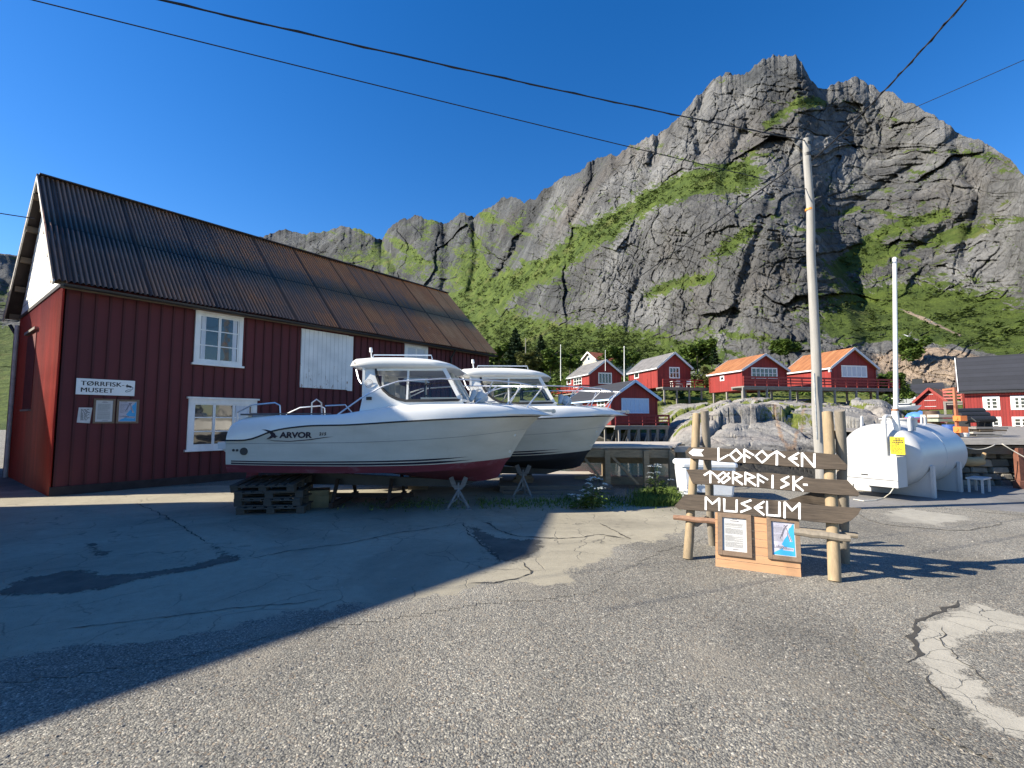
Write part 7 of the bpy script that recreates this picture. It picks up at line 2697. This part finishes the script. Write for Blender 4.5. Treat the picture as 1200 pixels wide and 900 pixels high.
    tag(m.build('tarpaulin', simple('blue_tarpaulin', (0.08, 0.22, 0.55), 0.5, 0.3, 3), None, smooth=True), 'crumpled blue tarpaulin heap behind the top of the fuel tank', 'tarpaulin')
quay_clutter()

# masts and poles among the far houses
def mast(px, y0, y1, d, r_, mat, label, name='flagpole', cat='flagpole'):
    a, b = D(px, y0, d), D(px, y1, d)
    root = thing(name, label, cat, a)
    m = MB()
    m.tube([a - Vector((0, 0, 0.5)), b], [r_, r_ * .6], 8)
    m.build('pole', mat, root, smooth='auto')
    m = MB()
    m.tube([b, b + Vector((0, 0, r_ * 2.2))], [r_ * 1.3, r_ * .5], 8)
    m.build('finial', mat, root)
mast(657, 442, 405, 66, 0.06, M_WHITE, 'white flagpole left of the grey roofed cabins, by the scrub')
mast(731.5, 447, 407, 61, 0.07, M_WHITE, 'white flagpole between the two grey roofed cabins')
mast(709.4, 430, 411, 61.5, 0.04, M_WHITE, 'thin white pole on the gable of the left grey roofed cabin')
mast(616, 432, 398, 76, 0.10, M_GREYWOOD, 'wooden power pole among the trees right of the warehouse, the taller one', 'power_pole', 'pole')
mast(632, 430, 412, 80, 0.09, M_GREYWOOD, 'shorter wooden power pole among the trees, right of the taller one', 'power_pole', 'pole')

# handrail on the rock beside the orange roofed cabin
m = MB()
for px, y0, y1 in ((1023, 482, 476), (1029, 490, 478)):
    m.tube([D(px, y0 + 6, 46), D(px, y1, 46)], 0.03, 6)
m.tube([D(1018, 480, 46), D(1040, 478, 46)], 0.03, 6)
m.tube([D(1040, 478, 46), D(1046, 500, 46)], 0.04, 6)
tag(m.build('handrail', simple('greenish_steel', (0.25, 0.34, 0.33), 0.5), None), 'thin steel handrail on the rock, left of the tank mast', 'handrail')

# a gull over the green slope
def gull():
    c = D(1065, 394, 60)
    m = MB()
    m.tube([c + Vector((-0.24, 0, -0.03)), c + Vector((-0.12, 0, 0)), c + Vector((0.05, 0, 0.01)), c + Vector((0.17, 0, 0.03)), c + Vector((0.25, 0, 0.02))], [0.02, 0.06, 0.075, 0.05, 0.012], 10)
    for sg, pts in ((1, [(0.02, 0.18, 0.10), (-0.08, 0.5, 0.30), (-0.22, 0.75, 0.36)]), (-1, [(0.02, -0.18, 0.10), (-0.06, -0.5, 0.36), (-0.18, -0.72, 0.52)])):
        a = [Vector((0.10, 0, 0.03))] + [Vector(p) for p in pts]
        w = [0.22, 0.20, 0.14, 0.02]
        Lr = [[c + p, c + p + Vector((-k, 0, 0.0))] for p, k in zip(a, w)]
        m.grid(Lr)
        m.grid([[q - Vector((0, 0, 0.012)) for q in r_] for r_ in Lr])
    tag(m.build('gull', M_WHITE, None, smooth='auto'), 'white gull gliding over the green slope above the tank', 'bird')
gull()

# ================================================================== VEGETATION NEAR AND FAR
M_BIRCH = leaf_mat('birch_leaves', (0.030, 0.060, 0.012), (0.13, 0.19, 0.035))
M_SPRUCE = leaf_mat('spruce_needles', (0.010, 0.022, 0.010), (0.035, 0.060, 0.022), 0.1)
M_OLIVE = leaf_mat('willow_leaves', (0.05, 0.065, 0.02), (0.15, 0.16, 0.05))
M_BARK = wood('bark', (0.13, 0.11, 0.09), 0.9, 0.4)
def tree(px, py, d, h, w, kind, label, seed, name=None):
    rs = np.random.RandomState(seed)
    base = D(px, py, d)
    nm = name or ('spruce_tree' if kind == 'spruce' else 'birch_tree')
    root = thing(nm, label, 'tree' if h > 2.6 else 'bush', base, 0, 'trees and bushes among the cabins')
    m = MB()
    if kind == 'spruce':
        m.tube([(0, 0, -0.6), (0.03, 0, h * .5), (0, 0, h * .98)], [h * .025, h * .016, 0.01], 8)
    else:
        m.tube([(0, 0, -0.6), (0.05 * h * rs.randn() * .3, 0, h * .3), (0.02 * h, 0, h * .75)], [h * .022, h * .016, 0.012], 8)
        for k in range(6):
            a = rs.rand() * 6.28
            z = h * (0.18 + 0.09 * k)
            m.tube([(0, 0, z), (w * .22 * math.cos(a), w * .22 * math.sin(a), z + h * .14), (w * .4 * math.cos(a), w * .4 * math.sin(a), z + h * .24)], [h * .010, h * .007, 0.006], 6)
    m.build('trunk', M_BARK, root, local=True, smooth='auto')
    if kind == 'spruce':
        n = 2600
        u = 1 - np.sqrt(rs.rand(n))
        z = h * (0.06 + 0.94 * u)
        tier = 0.78 + 0.22 * np.sin(u * 62 + rs.rand() * 6)
        a = rs.rand(n) * 6.28
        lob = 1 + 0.18 * np.sin(a * 5 + u * 17) + 0.12 * np.sin(a * 3 + 1)
        rad = w * .5 * (1 - u) ** 0.85 * tier * lob * (0.35 + 0.65 * rs.rand(n) ** .5)
        C = np.stack([rad * np.cos(a), rad * np.sin(a), z - 0.12 * rad], 1)
        size = np.full(n, h * 0.045) * (0.6 + 0.8 * rs.rand(n))
    else:
        nl = 16
        n = 2800
        lc = np.stack([rs.randn(nl) * w * .22, rs.randn(nl) * w * .22, h * (0.28 + 0.62 * rs.rand(nl))], 1)
        lr = w * (0.13 + 0.13 * rs.rand(nl)) * (1.15 - 0.5 * lc[:, 2] / h)
        k = rs.randint(0, nl, n)
        dv = rs.randn(n, 3)
        dv /= np.linalg.norm(dv, axis=1)[:, None]
        C = lc[k] + dv * (lr[k] * (0.55 + 0.5 * rs.rand(n)))[:, None]
        C[:, 2] = np.maximum(C[:, 2], 0.05 * h)
        size = np.full(n, 0.055 * w + 0.05) * (0.55 + 0.8 * rs.rand(n))
    V, F = cards(C, size, rs)
    o = np_mesh('crown', V, F, {'spruce': M_SPRUCE, 'olive': M_OLIVE}.get(kind, M_BIRCH), smooth=False)
    o.parent = root
T = [
    (604, 437, 78, 7.4, 5.6, 'spruce', 'dark green spruce right of the warehouse roof, the left of two'),
    (634, 436, 80, 6.4, 3.6, 'spruce', 'dark slim spruce right of the warehouse roof, the right of two'),
    (586, 440, 80, 5.0, 4.6, 'birch', 'light green birch bush just behind the far corner of the warehouse'),
    (620, 440, 72, 4.0, 4.0, 'olive', 'olive brown bush at the foot of the power pole'),
    (645, 440, 74, 4.6, 4.4, 'birch', 'green birch bush left of the first flagpole'),
    (668, 436, 82, 4.4, 4.0, 'birch', 'green birch bush behind the left end of the grey roofed cabin'),
    (722, 436, 84, 4.6, 4.4, 'birch', 'green birch bush behind the flagpole between the cabins'),
    (742, 430, 88, 4.0, 4.4, 'birch', 'light green bush left behind the right grey roofed cabin'),
    (818, 440, 68, 5.0, 5.0, 'birch', 'leafy bright green birch between the grey and orange roofed cabins'),
    (832, 455, 60, 2.6, 2.8, 'olive', 'low olive bush at the end of the grey roofed cabin deck'),
    (834, 428, 84, 5.2, 3.0, 'spruce', 'small dark spruce high behind the left orange roofed cabin'),
    (1043, 464, 54, 3.0, 3.4, 'birch', 'dark bush at the right end of the orange roofed cabin deck'),
    (1062, 468, 70, 1.7, 3.0, 'birch', 'bright green bush in front of the grey house'),
    (1062, 425, 96, 4.6, 6.0, 'birch', 'round dark bush on the gravel slope above the cabins'),
    (920, 420, 92, 3.6, 5.0, 'birch', 'green bush on the slope between the two orange roofs'),
    (690, 512, 12.7, 0.1, 0.1, 'skip', ''),
]
for i, (px, py, d, h, w, k, lb) in enumerate(T):
    if k != 'skip':
        tree(px, py, d, h, w, k, lb, 100 + i, 'leafy_bush' if h <= 2.6 else None)

def thicket():
    rs = np.random.RandomState(8)
    Cs, Ss = [], []
    n = 950
    for _ in range(n):
        px = rs.uniform(500, 1300)
        d = rs.uniform(66, 120)
        if 985 < px < 1160 and d > 75:
            continue
        x = (px - 600) / FPX * d
        dd = np.interp(px, [480, 680, 760, 1000, 1300], [0.0, .1, .4, .5, .6])
        if rs.rand() < dd:
            continue
        z = shore_z(x, d) if d < 118 else 16
        s = rs.uniform(0.7, 1.9)
        k = int(38)
        off = rs.randn(k, 3) * np.array([0.62, 0.62, 0.42]) * s + np.array([0, 0, 0.55 * s])
        Cs.append(np.array([x, d, z]) + off)
        Ss.append(np.full(k, 0.27 * s) * (0.6 + 0.7 * rs.rand(k)))
    V, F = cards(np.concatenate(Cs), np.concatenate(Ss), rs)
    o = np_mesh('birch_thicket', V, F, M_BIRCH, smooth=False)
    tag(o, 'dense green birch thicket on the low ground behind the cabins', 'thicket', kind='stuff')
thicket()

def grass_verge():
    rs = np.random.RandomState(3)
    V, F = [], []
    spots = []
    for _ in range(5200):
        u = rs.rand()
        if u < 0.62:
            px, py, hh = rs.normal(773, 13), rs.uniform(578, 594), rs.uniform(0.06, 0.22)
        elif u < 0.9:
            px, py, hh = rs.uniform(560, 800), rs.normal(590, 3), rs.uniform(0.02, 0.08)
        else:
            px, py, hh = rs.normal(1000, 40), rs.uniform(563, 567), rs.uniform(0.05, 0.2)
        if px > 806 and px < 960:
            continue
        spots.append((G(px, py), hh))
    for _ in range(700):
        px, py = rs.normal(690, 40), rs.normal(588, 4)
        spots.append((G(px, py), rs.uniform(0.02, 0.08)))
    for _ in range(500):
        px, py = rs.normal(490, 40), rs.normal(592, 3.5)
        spots.append((G(px, py), rs.uniform(0.02, 0.06)))
    for p, hh in spots:
        a = rs.rand() * 6.28
        c, s = math.cos(a), math.sin(a)
        w = 0.008 + 0.006 * rs.rand()
        bx, by = rs.randn(2) * 0.35 * hh
        o = len(V)
        V += [(p.x - c * w, p.y - s * w, 0), (p.x + c * w, p.y + s * w, 0), (p.x + bx * .4 + c * w * .7, p.y + by * .4 + s * w * .7, hh * .6), (p.x + bx * .4 - c * w * .7, p.y + by * .4 - s * w * .7, hh * .6), (p.x + bx, p.y + by, hh)]
        F += [(o, o + 1, o + 2), (o, o + 2, o + 3), (o + 3, o + 2, o + 4)]
    ob = np_mesh('grass', V, F, leaf_mat('grass_blades', (0.04, 0.075, 0.015), (0.17, 0.24, 0.05)), smooth=False)
    tag(ob, 'uncut green grass growing along the yard edge by the trestle', 'grass', kind='stuff')
grass_verge()

def cow_parsley(px, py, h, seed, label, n=9):
    rs = random.Random(seed)
    base = G(px, py)
    root = thing('cow_parsley', label, 'plant', base, 0, 'white flowering plants at the trestle')
    st, lf, fl = MB(), MB(), MB()
    for i in range(n):
        a = rs.uniform(0, 6.28)
        r_ = rs.uniform(0.05, 0.30)
        hh = h * rs.uniform(0.55, 1.0)
        tip = Vector((r_ * math.cos(a), r_ * math.sin(a), hh))
        st.tube([(0, 0, 0), (tip.x * .4, tip.y * .4, hh * .6), tip], [0.008, 0.006, 0.004], 5)
        for k in range(20):
            b = rs.uniform(0, 6.28)
            q = rs.uniform(0.0, 0.085)
            p = tip + Vector((q * math.cos(b), q * math.sin(b), 0.03 - q * 0.25 + rs.uniform(-.01, .01)))
            s = rs.uniform(0.009, 0.017)
            fl.add([p + Vector((-s, -s, 0)), p + Vector((s, -s, rs.uniform(-.01, .01))), p + Vector((s, s, 0)), p + Vector((-s, s, rs.uniform(-.01, .01)))], [(0, 1, 2, 3)])
        for k in range(16):
            f = rs.uniform(0.1, 0.8)
            b = rs.uniform(0, 6.28)
            p = Vector((tip.x * f, tip.y * f, hh * f)) + Vector((math.cos(b), math.sin(b), 0)) * rs.uniform(0.03, 0.16)
            s = rs.uniform(0.03, 0.07)
            lf.add([p, p + Vector((s * math.cos(b + .6), s * math.sin(b + .6), s * .3)), p + Vector((1.9 * s * math.cos(b), 1.9 * s * math.sin(b), -s * .2)), p + Vector((s * math.cos(b - .6), s * math.sin(b - .6), s * .3))], [(0, 1, 2, 3)])
    st.build('stem', simple('green_stem', (0.07, 0.10, 0.03), 0.8), root, local=True)
    lf.build('foliage', M_BIRCH, root, local=True, fix=False)
    fl.build('blossom', simple('white_petals', (0.80, 0.82, 0.74), 0.8, 0.1), root, local=True, fix=False)
cow_parsley(694, 597, 0.62, 1, 'white flowering cow parsley in the shade left of the trestle post')
cow_parsley(770, 588, 0.80, 2, 'white flowering cow parsley in front of the trestle, left of the white tub', 8)
cow_parsley(680, 596, 0.30, 3, 'low leafy weed at the edge of the slipway deck', 5)

# ------------------------------------------------------------------ every separate piece of these kinds becomes a part of its own
def split_pieces(names):
    for o in [x for x in COL.objects if x.type == 'MESH' and x.name.split('.')[0] in names]:
        me = o.data
        if me.users > 1:
            continue
        bm = bmesh.new()
        bm.from_mesh(me)
        bm.verts.ensure_lookup_table()
        seen, comps = set(), []
        for v in bm.verts:
            if v.index in seen:
                continue
            st, comp = [v], []
            seen.add(v.index)
            while st:
                q = st.pop()
                comp.append(q.index)
                for e in q.link_edges:
                    w = e.other_vert(q)
                    if w.index not in seen:
                        seen.add(w.index)
                        st.append(w)
            comps.append(set(comp))
        if len(comps) > 1:
            base = o.name.split('.')[0]
            for k, comp in enumerate(comps):
                b2 = bm.copy()
                b2.verts.ensure_lookup_table()
                bmesh.ops.delete(b2, geom=[v for v in b2.verts if v.index not in comp], context='VERTS')
                m2 = me.copy()
                b2.to_mesh(m2)
                b2.free()
                if k == 0:
                    o.data = m2
                else:
                    c = o.copy()
                    c.data = m2
                    c.name = base
                    COL.objects.link(c)
        bm.free()
split_pieces({'curtain', 'barge_board', 'lintel', 'purlin', 'corner_board', 'stilt', 'window_frame', 'window_gasket', 'exhaust_outlet', 'cleat', 'helm_seat', 'roof_hatch', 'roof_rail', 'gunwale_pad', 'cable_clamp', 'door_batten', 'grab_rail', 'wiper', 'back_batten', 'rub_rail', 'stripe', 'knuckle_line', 'joist', 'eye_bolt', 'engine_box', 'cabinet_leg'})
